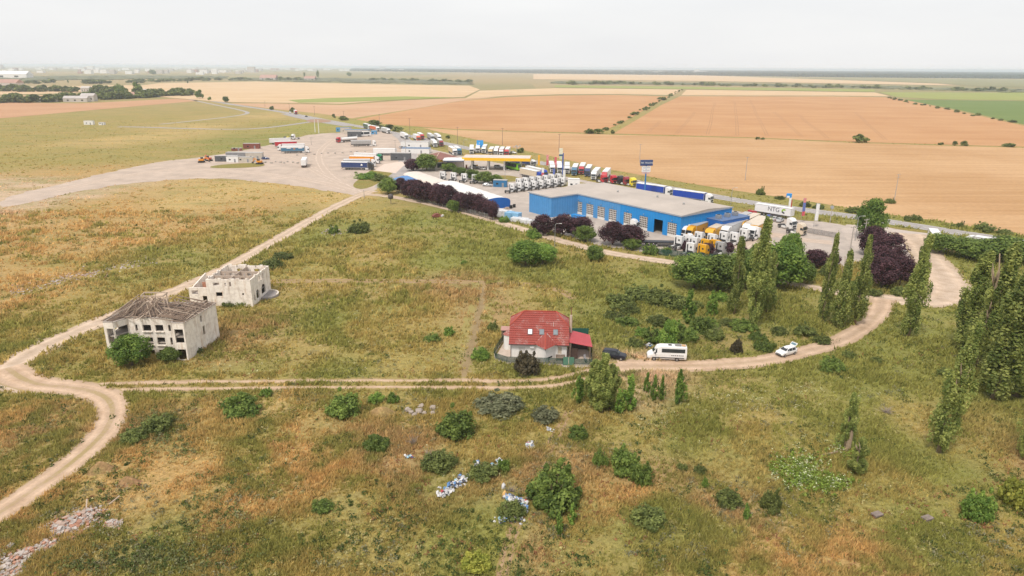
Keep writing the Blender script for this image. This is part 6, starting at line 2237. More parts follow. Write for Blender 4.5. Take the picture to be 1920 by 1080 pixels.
lorry('black flatbed lorry with white cab before the garage doors', (1228, 461), (1272, 462), 'white', 'black', 'flat', group=q)
for fx, fy, cb, lab in [(1296, 473, 'white', 'white cab of the front cab row, left one'), (1284, 468, 'white', 'white cab half behind the purple tree'), (1318, 477, 'yellow', 'amber cab of the front cab row'), (1352, 462, 'white', 'white cab left in the second cab row'), (1372, 463, 'white', 'white cab right in the second cab row'), (1390, 456, 'white', 'white cab behind the slim poplar top'), (1412, 452, 'white', 'white cab hidden by the tall poplar')]:
    lorry(lab, (fx - 11, fy + 1), (fx + 9, fy - 6), cb, mode='tractor', group='cabs beside the workshop')
lorry('white tractor unit before the open garage door', (1170, 431), (1187, 433), 'white', mode='tractor', group='tractor units in the yard')
lorry('red tractor unit beside the blue annex', (1392, 417), (1412, 414), 'red', mode='tractor', group='tractor units in the yard')
lorry('white tractor unit in the open yard', (1459, 425), (1489, 432), 'white', mode='tractor', group='tractor units in the yard')
lorry('tractor unit with blue chassis and cream cab in the yard', (1475, 436), (1507, 442), 'cream', mode='tractor', group='tractor units in the yard')
for rear, front, lab, cb in [((1965, 484), (1885, 474), 'white lorry half hidden behind the right thicket', 'white'), ((1882, 477), (1848, 471), 'second white lorry behind the right thicket', 'white')]:
    lorry(lab, rear, front, cb, 'white', group='lorries behind the right thicket')
lorry('white box trailer end behind the single poplar', (1745, 452), (1757, 472), 'white', 'white', mode='trailer', group='trailers in the yard')


def vtext(parent, s, size, loc, rot, mat, name='lettering', ext=.004):
    """Lettering as a mesh part of a vehicle or sign."""
    cu = bpy.data.curves.new(name, 'FONT')
    cu.body = s
    cu.size = size
    cu.align_x, cu.align_y = 'CENTER', 'CENTER'
    cu.extrude = ext
    tmp = bpy.data.objects.new('tmp_text', cu)
    COL.objects.link(tmp)
    dg = bpy.context.evaluated_depsgraph_get()
    me = bpy.data.meshes.new_from_object(tmp.evaluated_get(dg))
    bpy.data.objects.remove(tmp)
    me.materials.clear()
    me.materials.append(mat)
    o = bpy.data.objects.new(name, me)
    link(o, parent)
    o.location, o.rotation_euler = loc, rot
    return o


INK = pm('ink_dark', (.06, .06, .07), .5, .1)
RH = math.radians(90)
vtext(ntg, 'NTG', 2.1, (-9.2, -1.275, 2.75), (RH, 0, 0), INK)
mb = MB()
for k, (a0, a1, m_) in enumerate([(0.6, 3.4, 0), (3.4, 5.2, 1)]):
    pts = [(-5.4 + .85 * math.cos(a), 2.7 + .85 * math.sin(a)) for a in np.linspace(a0, a1, 14)]
    inn = [(-5.4 + .30 * math.cos(a), 2.7 + .30 * math.sin(a)) for a in np.linspace(a1, a0, 14)]
    mb.prism(pts + inn, 'y', -1.285, -1.272, m_)
mb.build('round_mark', [pm('mark_green', (.28, .45, .03), .5, .1), INK], ntg)
for x in (-10.6, -3.9):
    block('white_band', blue_l, C['white'], (x - 1.2, -1.27, 3.0), (2.3, .012, .45))
block('white_band', blue_l, C['white'], (-9.6, -1.27, 3.55), (13.3, .010, .62))
block('mark', blue_l, C['orange'], (-8.6, -1.272, 2.6), (1.1, .012, .5))
MB().prism([(-6.3, 2.3), (-5.2, 2.3), (-5.4, 3.0), (-5.7, 3.2), (-6.0, 3.1)], 'y', -1.285, -1.272).build('white_mark', C['white'], navy_l)


# ---- cars: lofted bodies ------------------------------------------------------------------
def loft_car(st, paintm, glassm=GLASS):
    """st: stations (x, zbottom, zshoulder, ztop, half width, half width at top). Returns body, window and windscreen meshes."""
    rings = []
    for (x, zb, zs, zt, w, wt) in st:
        half = [(w * .88, zb), (w * .99, zb + (zs - zb) * .35), (w, zb + (zs - zb) * .78), (w * .95, zs), (wt, zt - (zt - zs) * .06), (wt * .80, zt), (wt * .4, zt + .012)]
        rings.append([(x, -y, z) for y, z in half] + [(x, y, z) for y, z in reversed(half)])
    mb = MB()
    n = len(rings[0])
    vs = [p for r in rings for p in r]
    fs = []
    for i in range(len(rings) - 1):
        for k in range(n):
            fs.append((i * n + k, i * n + (k + 1) % n, (i + 1) * n + (k + 1) % n, (i + 1) * n + k))
    fs.append(tuple(range(n)))
    fs.append(tuple((len(rings) - 1) * n + k for k in reversed(range(n))))
    mb.add(vs, fs)
    body = mb.mesh('body', paintm, smooth=False)
    return body, rings


def facet(rings, i, k0, k1, f0=.08, f1=.92, g0=.1, g1=.9, off=.03, i2=None):
    """A pane lying just proud of the body skin between stations i and i2."""
    i2 = i + 1 if i2 is None else i2
    a, b, c, d = [Vector(p) for p in (rings[i][k0], rings[i2][k0], rings[i2][k1], rings[i][k1])]
    def bl(s, t):
        return (a.lerp(b, s)).lerp(d.lerp(c, s), t)
    p = [bl(f0, g0), bl(f1, g0), bl(f1, g1), bl(f0, g1)]
    nn = (p[1] - p[0]).cross(p[3] - p[0]).normalized()
    mid = sum(p, Vector()) / 4
    if nn.dot(mid - Vector((mid.x, 0, .6))) < 0:
        nn = -nn
    return [q + nn * off for q in p]


def make_car(name, label, cat, at, heading, st, paintm, panes, screens, wheels, wr=.31, group=None, extra=None, z=.06):
    t = thing(name, label, cat, (at[0], at[1], z), heading, group)
    body, rings = loft_car(st, paintm)
    o = bpy.data.objects.new('body', body)
    link(o, t)
    n = len(rings[0])
    for i, f0, f1 in panes:
        for side in (0, 1):
            k0, k1 = (3, 4) if side == 0 else (n - 4, n - 5)
            MB().add(facet(rings, i, k0, k1, f0, f1, .06, .94), [(0, 1, 2, 3)]).build('side_window', GLASS, t)
    for i, f0, f1, nm in screens:
        a, b = rings[i], rings[i + 1]
        pts = facet(rings, i, 4, n - 5, f0, f1, .05, .95)
        MB().add(pts, [(0, 1, 2, 3)]).build(nm, GLASS, t)
    wm = wheel_mesh(wr, .22)
    hw = max(s[4] for s in st)
    for x in wheels:
        for s in (-1, 1):
            put('wheel', wm, t, loc=(x, s * (hw - .10), wr))
    xf, xr = st[-1][0], st[0][0]
    for s in (-1, 1):
        zf = st[-1][2]
        block('headlight', t, LAMP_W, (xf - .10, s * hw * .68, zf - .10), (.16, .36, .14))
        block('tail_light', t, LAMP_R, (xr + .06, s * hw * .80, st[0][2] - .02), (.12, .2, .22))
    block('bumper', t, DARKPL, (xf - .02, 0, .38), (.10, hw * 1.6, .16))
    if extra:
        extra(t, rings, hw)
    return t


HATCH = [(-2.05, .42, .82, .84, .72, .66), (-1.98, .30, .95, 1.02, .82, .70), (-1.55, .26, .96, 1.42, .87, .58), (-.6, .24, .94, 1.47, .89, .62), (.25, .24, .93, 1.44, .89, .60), (.95, .24, .92, .96, .89, .76), (1.75, .26, .84, .86, .86, .70), (2.05, .34, .62, .70, .74, .60)]
H_PANES = [(2, .06, .94), (3, .04, .94), (4, .02, .62)]
H_SCREENS = [(4, .08, .92, 'windscreen'), (1, .15, .85, 'rear_window')]
SUV = [(-2.3, .48, 1.0, 1.02, .80, .74), (-2.25, .36, 1.08, 1.30, .88, .76), (-2.0, .32, 1.10, 1.72, .92, .68), (-.6, .30, 1.06, 1.78, .93, .70), (.45, .30, 1.05, 1.74, .93, .68), (1.1, .30, 1.05, 1.10, .93, .82), (2.0, .34, .98, 1.0, .90, .76), (2.3, .42, .80, .86, .80, .70)]
SEDAN = [(-2.2, .42, .80, .82, .74, .66), (-2.1, .30, .92, .96, .84, .72), (-1.55, .26, .95, 1.00, .88, .72), (-1.05, .25, .94, 1.38, .88, .58), (.2, .24, .92, 1.42, .88, .60), (.95, .24, .90, .94, .88, .76), (1.8, .26, .82, .84, .85, .70), (2.15, .34, .60, .68, .74, .60)]
S_PANES = [(3, .04, .96), (4, .04, .6), (2, .45, .95)]
S_SCREENS = [(4, .08, .92, 'windscreen'), (2, .15, .85, 'rear_window')]
MINI = [(-3.45, .50, 1.55, 2.55, .95, .80), (-3.40, .36, 1.58, 2.66, .99, .84), (-1.0, .32, 1.58, 2.72, 1.0, .85), (1.15, .32, 1.56, 2.70, 1.0, .84), (1.75, .32, 1.52, 2.52, .99, .78), (2.55, .34, 1.28, 1.50, .97, .80), (3.2, .36, 1.08, 1.14, .93, .76), (3.45, .42, .80, .90, .82, .66)]


def head(a, b):
    p, q_ = np.array(g(*a)), np.array(g(*b))
    return (p + q_) / 2, math.atan2(q_[1] - p[1], q_[0] - p[0])


def minibus_extra(t, rings, hw):
    for s in (-1, 1):
        MB().add([(-3.1, s * 1.008, 1.66), (1.0, s * 1.008, 1.66), (1.0, s * .93, 2.34), (-3.1, s * .93, 2.34)], [(0, 1, 2, 3)]).build('passenger_window', GLASS, t)
        block('side_trim', t, DARKPL, (-.2, s * 1.005, .66), (5.6, .03, .14))
        block('mirror', t, DARKPL, (2.15, s * 1.18, 1.55), (.14, .24, .34))
        for k in range(7):
            block('lettering', t, INK, (-2.75 + k * .32, s * 1.004, 1.12), (.20, .015, .16))
    block('roof_unit', t, pm('ac_grey', (.22, .21, .2), .6, .2), (-1.9, 0, 2.80), (1.1, .9, .16), bevel=.04)
    block('roof_hatch', t, pm('hatch_orange', (.55, .33, .16), .6, .2), (-2.9, .05, 2.77), (.7, .7, .10), bevel=.03)
    block('roof_hatch', t, DARKPL, (-.5, 0, 2.765), (.6, .6, .05))
    block('grille', t, DARKPL, (3.43, 0, .72), (.08, .9, .28))


p, a = head((1284, 675), (1214, 672))
make_car('minibus', 'white high roof minibus parked on the dirt road', 'minibus', p, a, MINI, C['white'], [(4, .06, .80)], [(4, .12, .95, 'windscreen')], (2.3, -1.75), .35, extra=minibus_extra)


def tailgate(t, rings, hw):
    o = MB().box((-1.80, 0, 1.70), (.75, 1.25, .06), rot=Matrix.Rotation(_rn(38), 3, 'Y')).build('tailgate', C['white'], t)
    MB().box((-1.78, 0, 1.745), (.45, 1.0, .02), rot=Matrix.Rotation(_rn(38), 3, 'Y')).build('tailgate_window', pm('tailgate_glass', (.12, .20, .24), .1, .1), o)
    block('boot_shade_block', t, BLACK, (-1.93, 0, .98), (.14, 1.15, .55))  # solid black block painted as the shaded inside of the boot
    for s in (-1, 1):
        block('mirror', t, C['white'], (.62, s * .98, 1.0), (.12, .18, .12))
    block('grille', t, DARKPL, (2.03, 0, .55), (.05, 1.0, .12))


p, a = head((1488, 661), (1459, 669))
make_car('hatchback_car', 'white hatchback with its tailgate raised on the dirt road', 'car', p, a, HATCH, C['white'], H_PANES, H_SCREENS[:1], (1.3, -1.3), .31, extra=tailgate)
p, a = head((1166, 674), (1137, 670))
suv = make_car('suv_car', 'dark blue black off road car by the cottage corner', 'car', p, a + math.pi, SUV, pm('paint_darkblue', (.014, .015, .026), .3, .1), H_PANES, H_SCREENS, (1.45, -1.4), .36)
suv.scale = (.93, .93, .93)
CARS = [((1388, 408), (1402, 403), SEDAN, 'red', 'red car at the far end of the yard by the annex', 'parked cars in the yard'),
        ((1388, 416), (1397, 414), SEDAN, 'black', 'black car beside the red tractor unit', 'parked cars in the yard'),
        ((1414, 410), (1426, 408), SEDAN, 'silver', 'pale car between red tractor unit and trailer', 'parked cars in the yard'),
        ((1436, 413), (1445, 408), HATCH, 'royal', 'dark blue car behind the tall poplar top', 'parked cars in the yard'),
        ((1447, 416), (1457, 411), SEDAN, 'grey', 'grey car next to the silver car in the yard', 'parked cars in the yard'),
        ((1456, 419), (1468, 413), SEDAN, 'silver', 'silver car left of the white tractor unit', 'parked cars in the yard'),
        ((1777, 462), (1760, 461), SEDAN, 'red', 'bright red car on the pale forecourt', 'cars at the junction'),
        ((843, 313), (852, 314), HATCH, 'maroon', 'red car before the link roof wall', 'cars at the filling station'),
        ((885, 315), (896, 316), SUV, 'silver', 'grey white van left under the canopy', 'cars at the filling station'),
        ((899, 317), (910, 319), SEDAN, 'white', 'white car in front under the canopy', 'cars at the filling station'),
        ((930, 315.5), (939, 316), SUV, 'silver', 'silver car at the middle pumps', 'cars at the filling station'),
        ((906, 349), (922, 349.5), SEDAN, 'silver', 'silver car parked beside the toilet cabins', 'cars at the filling station'),
        ((957, 287), (968, 289), SEDAN, 'white', 'white car on the main road', 'cars on the main road'),
        ((796, 282), (808, 284), SEDAN, 'black', 'black car by the restaurant', 'cars by the restaurant'),
        ((748, 279), (757, 277), HATCH, 'grey', 'grey car left of the restaurant', 'cars by the restaurant'),
        ((756, 280), (764, 278), HATCH, 'black', 'dark car left of the restaurant', 'cars by the restaurant'),
        ((493, 299), (503, 299), HATCH, 'navy', 'navy car right of the sheds', 'cars by the sheds'),
        ((541, 211), (547, 213.5), SUV, 'white', 'white van near the roundabout', 'cars on the main road'),
        ((572, 219), (577, 220), HATCH, 'black', 'small dark car at the roundabout', 'cars on the main road')]
for r_, f_, st, c_, lab, gr in CARS:
    p, a = head(r_, f_)
    sed = st is SEDAN
    make_car('parked_car', lab, 'car', p, a, st, C[c_], S_PANES if sed else H_PANES, S_SCREENS if sed else H_SCREENS, (1.35, -1.35), .32, gr)
BUS = [(-6.0, .5, 1.5, 3.3, 1.15, 1.0), (-5.9, .35, 1.5, 3.55, 1.25, 1.1), (0, .32, 1.5, 3.6, 1.26, 1.12), (4.9, .32, 1.5, 3.55, 1.26, 1.1), (5.7, .34, 1.3, 3.1, 1.22, 1.0), (6.0, .42, .9, 1.3, 1.1, .95)]
p, a = head((948, 315), (976, 321))
make_car('coach', 'lime green coach under the right end of the canopy', 'coach', p, a, BUS, C['lime'], [(1, .03, .97), (2, .03, .97)], [(3, .2, 1.0, 'windscreen'), (4, .0, .9, 'windscreen')], (4.0, -3.6), .48)
p, a = head((672, 256.5), (690, 255.5))
make_car('coach', 'dark and white coach parked by the roundabout sheds', 'coach', p, a, BUS, C['white'], [(1, .03, .97), (2, .03, .97)], [(3, .2, 1.0, 'windscreen')], (4.0, -3.6), .48)


def digger(label, at, rz, col):
    t = thing('excavator', label, 'digger', (*at, .035), rz)
    block('body', t, col, (0, 0, 1.5), (2.6, 1.9, .9), bevel=.08)
    block('cab', t, GLASS, (.3, .45, 2.3), (1.3, .9, 1.2), bevel=.05)
    for s in (-1, 1):
        MB().prism([(-1.5, .1), (1.5, .1), (1.75, .45), (1.5, .85), (-1.5, .85), (-1.75, .45)], 'y', min(s * .75, s * 1.2), max(s * .75, s * 1.2)).build('track', BLACK, t)
    mb = MB().beam((1.0, -.4, 1.7), (3.0, -.4, 3.0), .3, .35)
    mb.beam((3.0, -.4, 3.0), (4.0, -.4, 1.2), .25, .3)
    mb.build('boom', col, t)
    MB().prism([(3.7, 1.3), (4.4, 1.2), (4.5, .5), (3.9, .3)], 'y', -.85, .05).build('bucket', CHASSIS, t)


digger('orange excavator left of the dark grey container', g(378, 305), .2, C['orange'])
digger('second reddish excavator beside the orange one', g(392, 302), 2.6, C['coral'])
digger('orange yellow loader in front of the cream hut', g(487, 308), 3.0, C['orange'])
digger('yellow machine at the back of the lorry park', g(535, 264), 1.2, C['lemon'])
# ------------------------------------------------------------------ poles, signs, flags, fences
CONC = pm('pole_concrete', (.40, .36, .32), .9, .15, 2)
WOODP = pm('pole_wood', (.22, .17, .14), .9, .2, 2)


def pole(label, bx, by, ty, arms=1, mat=None, group='power poles', rz=.5, lean=0.0, r=.14):
    X, Y = g(bx, by)
    H = height_at(bx, by, ty)
    t = thing('power_pole', label, 'pole', (X, Y, 0), rz, group)
    t.rotation_euler = (0, lean, rz)
    MB().cyl((0, 0, -.2), (0, 0, H), r * 1.25, 8, r * .75).build('shaft', mat or CONC, t)
    for k in range(arms):
        z = H - .35 - k * 1.0
        MB().box((0, 0, z), (2.2, .12, .12)).build('crossarm', mat or CONC, t)
        mb = MB()
        for x in (-1.0, 0, 1.0):
            mb.cyl((x, 0, z + .06), (x, 0, z + .3), .06, 6)
        mb.build('insulator', pm('insulator', (.35, .30, .28), .3, .1), t)
    return t


for a in [('leaning power pole in the wheat with a bush at its foot', 1676, 380, 326, 2), ('power pole alone in the wheat above the verge', 1397, 338, 294, 1), ('power pole behind the tall brand sign', 1199, 305, 270, 1),
          ('power pole behind the price pylon', 1048, 285, 251, 1), ('power pole above the antenna mast', 942, 272, 240, 1), ('power pole by the filling station lorries', 858, 270, 238, 1),
          ('dark power pole by the road above the restaurant', 769, 258, 222, 1), ('power pole above the lorries on the road', 712, 240, 214, 1), ('thin power pole above the roundabout, right', 645, 226, 208, 1), ('thin power pole above the roundabout, left', 590, 216, 199, 1), ('far thin power pole by the road bend', 543, 209, 194, 1), ('farthest power pole along the road', 497, 201, 189, 1)]:
    pole(a[0], a[1], a[2], a[3], a[4], WOODP if a[2] < 300 else CONC)
for a in [('tall concrete power pole rising behind the leaning poplars', 1616, 470, 410, 2), ('lower concrete power pole at the gate', 1594, 468, 424, 1), ('power pole by the restaurant car park', 742, 295, 262, 1), ('power pole on the dirt lot edge', 761, 292, 262, 1), ('power pole behind the red trailer in the lorry park', 584, 272, 257, 1), ('thin pole at the dirt road junction', 683, 372, 356, 0), ('thin grey mast by the white hall', 839, 385, 366, 0)]:
    pole(a[0], a[1], a[2], a[3], a[4], group='poles near the yards')
for a in [('left twin white mast by the roundabout', 591, 248, 224), ('right twin white mast by the roundabout', 598, 250, 225)]:
    pole(a[0], a[1], a[2], a[3], 0, WHITE, 'twin white masts', r=.25)


def lamp(label, bx, by, ty, group='street lamps', rz=0.0):
    X, Y = g(bx, by)
    H = height_at(bx, by, ty)
    t = thing('street_lamp', label, 'street lamp', (X, Y, 0), rz, group)
    MB().tube([(0, 0, 0), (0, 0, H - .5), (.3, 0, H - .05), (1.3, 0, H)], [.11, .08, .06, .05], 8).build('post', STEEL, t)
    block('lamp_head', t, pm('lamp_head', (.55, .54, .52), .4, .1), (1.6, 0, H), (.7, .28, .14), bevel=.03)
    return t


for a in [('street lamp on the dirt road before the blue wing', 1040, 463, 419), ('street lamp on the fence line by the white hall', 838, 388, 366), ('white lamp post on the verge left of the lettered trailer', 1370, 385, 352), ('lamp post by the yard fence', 1603, 452, 405), ('small lamp amid the purple mass', 1679, 500, 470),
          ('lamp post on the lawn by the blue cabin', 947, 342, 318), ('lamp post beside the filling station road', 837, 280, 262), ('lamp post behind the yellow canopy', 870, 286, 262), ('lamp post right of the tan lorry', 1243, 376, 350)]:
    lamp(*a)

# tall brand sign with stacked boards
t = thing('brand_sign', 'tall sign on a blue mast with a dark blue lettered board', 'sign', (*g(1208, 371), 0), .12)
MB().cyl((0, 0, 0), (0, 0, 13.2), .30, 12).build('mast', pm('mast_blue', (.03, .17, .42), .4, .1), t)
HS = height_at(1208, 371, 300)
SB = pm('sign_navy', (.035, .06, .16), .4, .08)
block('board', t, SB, (0, 0, HS - 1.1), (5.0, .9, 2.3), bevel=.04)
vtext(t, 'TIR TRUCKS', .92, (0, -.46, HS - 1.1), (RH, 0, 0), WHITE, ext=.01)
for k, (m_, z, w) in enumerate([('white', 3.0, 3.5), ('white', 4.2, 3.5), ('coral', 5.1, 3.0)]):
    block('panel', t, pm('panel_pink', (.70, .42, .38), .5, .1) if m_ == 'coral' else WHITE, (0, 0, HS - z), (w, .6, 1.0 if k < 2 else .5), bevel=.03)
    block('stripe', t, pm('stripe_grey', (.35, .33, .36), .5, .1), (0, -.31, HS - z), (w * .8, .02, .22))
# price pylon
t = thing('price_pylon', 'slim filling station price pylon on a blue post', 'sign', (*g(1053, 333), 0), .1)
HS = height_at(1053, 333, 278)
block('mast', t, pm('mast_blue2', (.04, .09, .33), .4, .1), (.4, 0, HS * .42), (.6, .4, HS * .84))
block('board', t, pm('pylon_cream', (.70, .66, .50), .5, .1), (-.6, 0, HS - 1.4), (1.7, .5, 2.8), bevel=.05)
block('board', t, pm('pylon_teal', (.05, .12, .20), .5, .1), (-.6, 0, HS - 3.2), (1.9, .5, .8), bevel=.05)
block('board', t, pm('pylon_lime', (.55, .60, .38), .5, .1), (-.7, 0, HS - 4.4), (1.2, .5, 1.5), bevel=.05)
# small blue board and antenna mast behind the station
t = thing('road_sign', 'square light blue direction board by the main road', 'sign', (*g(900, 284), 0), .35)
for x in (-1.2, 1.2):
    block('post', t, STEEL, (x, 0, 2), (.12, .12, 4))
block('board', t, pm('sign_sky', (.04, .32, .72), .4, .08), (0, -.08, 4.6), (4.2, .12, 4.6))
block('mark', t, WHITE, (-.4, -.15, 5.2), (.6, .02, .5))
t = thing('antenna_mast', 'lattice mast with cluster of lamps beside the road', 'mast', (*g(969, 300), 0), .2)
HS = height_at(969, 300, 272)
MB().cyl((0, 0, 0), (0, 0, HS), .16, 8).build('shaft', STEEL, t)
for k in range(4):
    block('lamp', t, pm('mast_lamp', (.5, .46, .44), .4, .1), (-1.6 + k * 1.1, 0, HS - 1.0 + (k % 2) * .6), (.8, .5, .6))
block('crossbar', t, STEEL, (0, 0, HS - 1.0), (4.2, .1, .1))
# price column at the yard gate
t = thing('dealer_pylon', 'slim white pylon with blue white round emblem', 'sign', (*g(1476, 404), 0), -.2)
HS = height_at(1476, 404, 362)
block('column', t, WHITE, (.35, 0, HS * .45), (.7, .35, HS * .9))
block('emblem', t, pm('emblem_blue', (.03, .25, .60), .4, .1), (-.2, 0, HS - .9), (1.9, .5, 1.6), bevel=.3)
block('emblem_mark', t, WHITE, (-.5, -.27, HS - 1.3), (.9, .05, .6))
block('red_strip', t, C['red'], (.95, 0, HS * .4), (.28, .2, HS * .6))
t = thing('clock_sign', 'round topped sign post by the gate', 'sign', (*g(1556, 418), 0), 0)
HS = height_at(1556, 418, 386)
MB().cyl((0, 0, 0), (0, 0, HS - .4), .12, 8).build('post', CONC, t)
MB().cyl((0, -.12, HS - .5), (0, .12, HS - .5), .6, 14).build('disc', pm('disc_grey', (.35, .36, .38), .4, .1), t)
# flags
def flag(label, bx, by, ty, cols, w=1.1):
    X, Y = g(bx, by)
    H = height_at(bx, by, ty)
    t = thing('banner_flag', label, 'flag', (X, Y, 0), random.uniform(-.3, .3), 'banner flags')
    MB().cyl((0, 0, 0), (0, 0, H), .05, 6).build('pole', STEEL, t)
    n = len(cols)
    top, low = H - .1, H * .28
    for k, c_ in enumerate(cols):
        z1, z0 = top - (top - low) * k / n, top - (top - low) * (k + 1) / n
        mb = MB()
        for q_ in range(6):
            xa, xb = .05 + w * q_ / 6, .05 + w * (q_ + 1) / 6
            ya, yb = .08 * math.sin(q_ * 1.3 + k), .08 * math.sin((q_ + 1) * 1.3 + k)
            mb.add([(xa, ya, z0), (xb, yb, z0), (xb, yb, z1), (xa, ya, z1), (xa, ya + .012, z0), (xb, yb + .012, z0), (xb, yb + .012, z1), (xa, ya + .012, z1)], [(0, 1, 2, 3), (7, 6, 5, 4)])
        mb.build('cloth', pm('flag_' + c_, {'red': (.55, .10, .12), 'white': (.72, .71, .70), 'blue': (.13, .17, .42), 'yellow': (.78, .42, .05), 'pink': (.65, .25, .25)}[c_], .8, .1), t)
    return t


flag('yellow banner flag right of the canopy', 1008, 318, 290, ['yellow'])
flag('first red banner flag by the lorry row', 1024, 318, 290, ['pink', 'red'])
flag('second red banner flag by the lorry row', 1039, 322, 294, ['red', 'pink'])
flag('red white banner flag before the blue cab lorry', 1015, 340, 314, ['white', 'red'])
flag('blue and red banner flag before the first lorry of the row', 1036, 342, 316, ['blue', 'blue', 'red'])
flag('white banner flag before the lorry row', 1055, 343, 318, ['white'])
flag('blue red banner flag at the yard gate', 1501, 418, 371, ['pink', 'blue', 'blue', 'red'])
flag('white banner flag at the yard gate', 1525, 426, 381, ['white'])
# yard fences and gate
M_WIRE = net_mat()
def grey_net():
    m = M_NET.copy()
    m.name = 'grey_mesh'
    for n in m.node_tree.nodes:
        if n.type == 'BSDF_PRINCIPLED':
            n.inputs['Base Color'].default_value = (.16, .15, .15, 1)
        if n.type == 'MAP_RANGE':
            n.inputs['To Min'].default_value, n.inputs['To Max'].default_value = .2, .5
    return m


M_GREYNET = grey_net()
fence('yard_gate', 'long grey sliding gate of the yard', px("1512,437 1568,447"), 1.8, 2.6, M_GREYNET, .15, STEEL)
fence('yard_fence', 'wire mesh fence under the purple hedge row', px("727,352 760,366 830,388 900,406 925,413"), 1.8, 3.0, M_GREYNET, 0, STEEL)
fence('yard_fence', 'green mesh fence before the flat lorry and cabs', px("1205,474 1250,480 1330,488 1380,492"), 1.8, 3.0, M_NET, 0, M_POSTG)

# pallets and tanks by the blue gable
PAL_W, PAL_B = pm('wrapped_white', (.60, .60, .61), .4, .12, 1.5), pm('wrapped_blue', (.20, .40, .60), .4, .12, 1.5)
for k, (bx, by, s, m_, lab) in enumerate([(932, 404, (4, 3, 2.4), PAL_W, 'white wrapped stack nearest the purple hedge'), (945, 408, (5, 3, 2.6), PAL_W, 'white wrapped stack in the middle of the three'), (962, 412, (5.5, 3, 2.6), PAL_B, 'blue fronted wrapped stack by the dirt road'),
                                          (975, 416, (6, 3, 1.4), PAL_W, 'low white heap right of the blue stack'), (990, 419, (5, 2.5, 1.3), PAL_W, 'low white heap before the blue wing')]):
    X, Y = g(bx, by)
    t = thing('wrapped_pallet_stack', lab, 'pallet stack', (X, Y, .04), -.5, 'wrapped stacks')
    for i in range(2):
        for j in range(2):
            block('bale', t, m_, ((i - .5) * s[0] / 2, (j - .5) * s[1] / 2, s[2] * .5 + .1 * ((i + j) % 2)), (s[0] / 2 - .08, s[1] / 2 - .08, s[2]), bevel=.15)
    block('pallet', t, M_WOOD, (0, 0, .06), (s[0], s[1], .12))
for k, (bx, by, lab) in enumerate([(958, 391, 'dark tyre stack by the blue gable'), (964, 389, 'second tyre stack by the blue gable'), (1108, 402, 'tyre stack in the workshop corner')]):
    X, Y = g(bx, by)
    t = thing('tyre_stack', lab, 'tyres', (X, Y, .04), 0, 'tyre stacks')
    for i in range(4):
        MB().cyl((0.05 * (i % 2), 0, .02 + i * .3), (0.05 * (i % 2), 0, .29 + i * .3), .55, 14).build('tyre', BLACK, t)
for k, (bx, by, lab) in enumerate([(951, 393, 'brown pallets by the blue gable'), (946, 395, 'second pile of brown pallets by the gable')]):
    X, Y = g(bx, by)
    t = thing('pallet_pile', lab, 'pallets', (X, Y, .04), .4, 'pallet piles')
    for i in range(6):
        block('pallet', t, M_WOODL, (0, 0, .08 + i * .15), (1.3, 1.0, .12))
t = thing('skip', 'open blue skip before the blue wing', 'skip', (*g(1084, 414), .04), -.9)
MB().prism([(-2.2, .2), (2.2, .2), (2.6, 1.9), (-2.6, 1.9), (-2.5, 1.9), (-2.1, .3), (2.1, .3), (2.5, 1.9)][:4], 'y', -1.1, 1.1).build('body', B_SAT, t)
block('rim', t, B_SAT, (0, 0, 1.93), (5.3, 2.3, .06))
# blocks lining the lorry park
for k in range(9):
    X, Y = g(490 + k * 8.5 + random.uniform(-2, 2), 304 + (k % 3) * 1.2)
    tag(MB().box((0, 0, 0), (1.3, .8, .7), random.uniform(0, 3)).build('concrete_block', CONC, bevel=.06), 'grey block lining the lorry park by the sheds', 'block', 'blocks by the sheds').location = (X, Y, .36)
for k in range(12):
    X, Y = g(560 + k * 14 + random.uniform(-3, 3), 291 - k * .7 + random.uniform(-.6, .6))
    tag(MB().box((0, 0, 0), (1.2, .8, .7), random.uniform(0, 3)).build('concrete_block', CONC, bevel=.06), 'grey block of the row across the lorry park', 'block', 'block row across the lorry park').location = (X, Y, .36)
# crane head like scrap (lonely dark post in the meadow)
t = thing('water_tank', 'small dark round tank on a post by the dirt road', 'tank', (*g(733, 383), 0), 0)
MB().cyl((0, 0, 0), (0, 0, 2.2), .12, 8).build('post', WOODP, t)
MB().tube([(0, 0, 2.0), (0, 0, 2.3), (0, 0, 3.6), (0, 0, 3.9)], [.5, 1.0, 1.0, .4], 14).build('vessel', pm('tank_dark', (.10, .085, .08), .7, .3), t, smooth=True)
t = thing('scrap_wreck', 'rusty red and white scrap car body in the upper meadow', 'wreck', (*g(820, 407), 0), .4)
MB().prism([(-1.8, .2), (1.9, .2), (2.0, .7), (1.0, .8), (.5, 1.25), (-.9, 1.25), (-1.4, .8), (-1.9, .7)], 'y', -.75, .75).build('body', RUST, t)
block('panel', t, WHITE, (1.6, -.5, .5), (1.2, .9, .5), .4)

# ------------------------------------------------------------------ far farm, town, forest
def far_house(name, label, bx, by, size, rz, wallm, roofm, group=None):
    X, Y = g(bx, by)
    t = thing(name, label, 'building', (X, Y, 0), rz, group)
    w, d, h = size
    block('wall', t, wallm, (0, 0, h / 2), (w, d, h))
    MB().prism([(-d / 2 - .4, h), (d / 2 + .4, h), (0, h + d * .28)], 'x', -w / 2 - .4, w / 2 + .4).build('roof', roofm, t)
    for k in range(3):
        block('window', t, DARKGLASS, (-w * .3 + k * w * .3, -d / 2 - .06, h * .5), (w * .08, .1, h * .35))


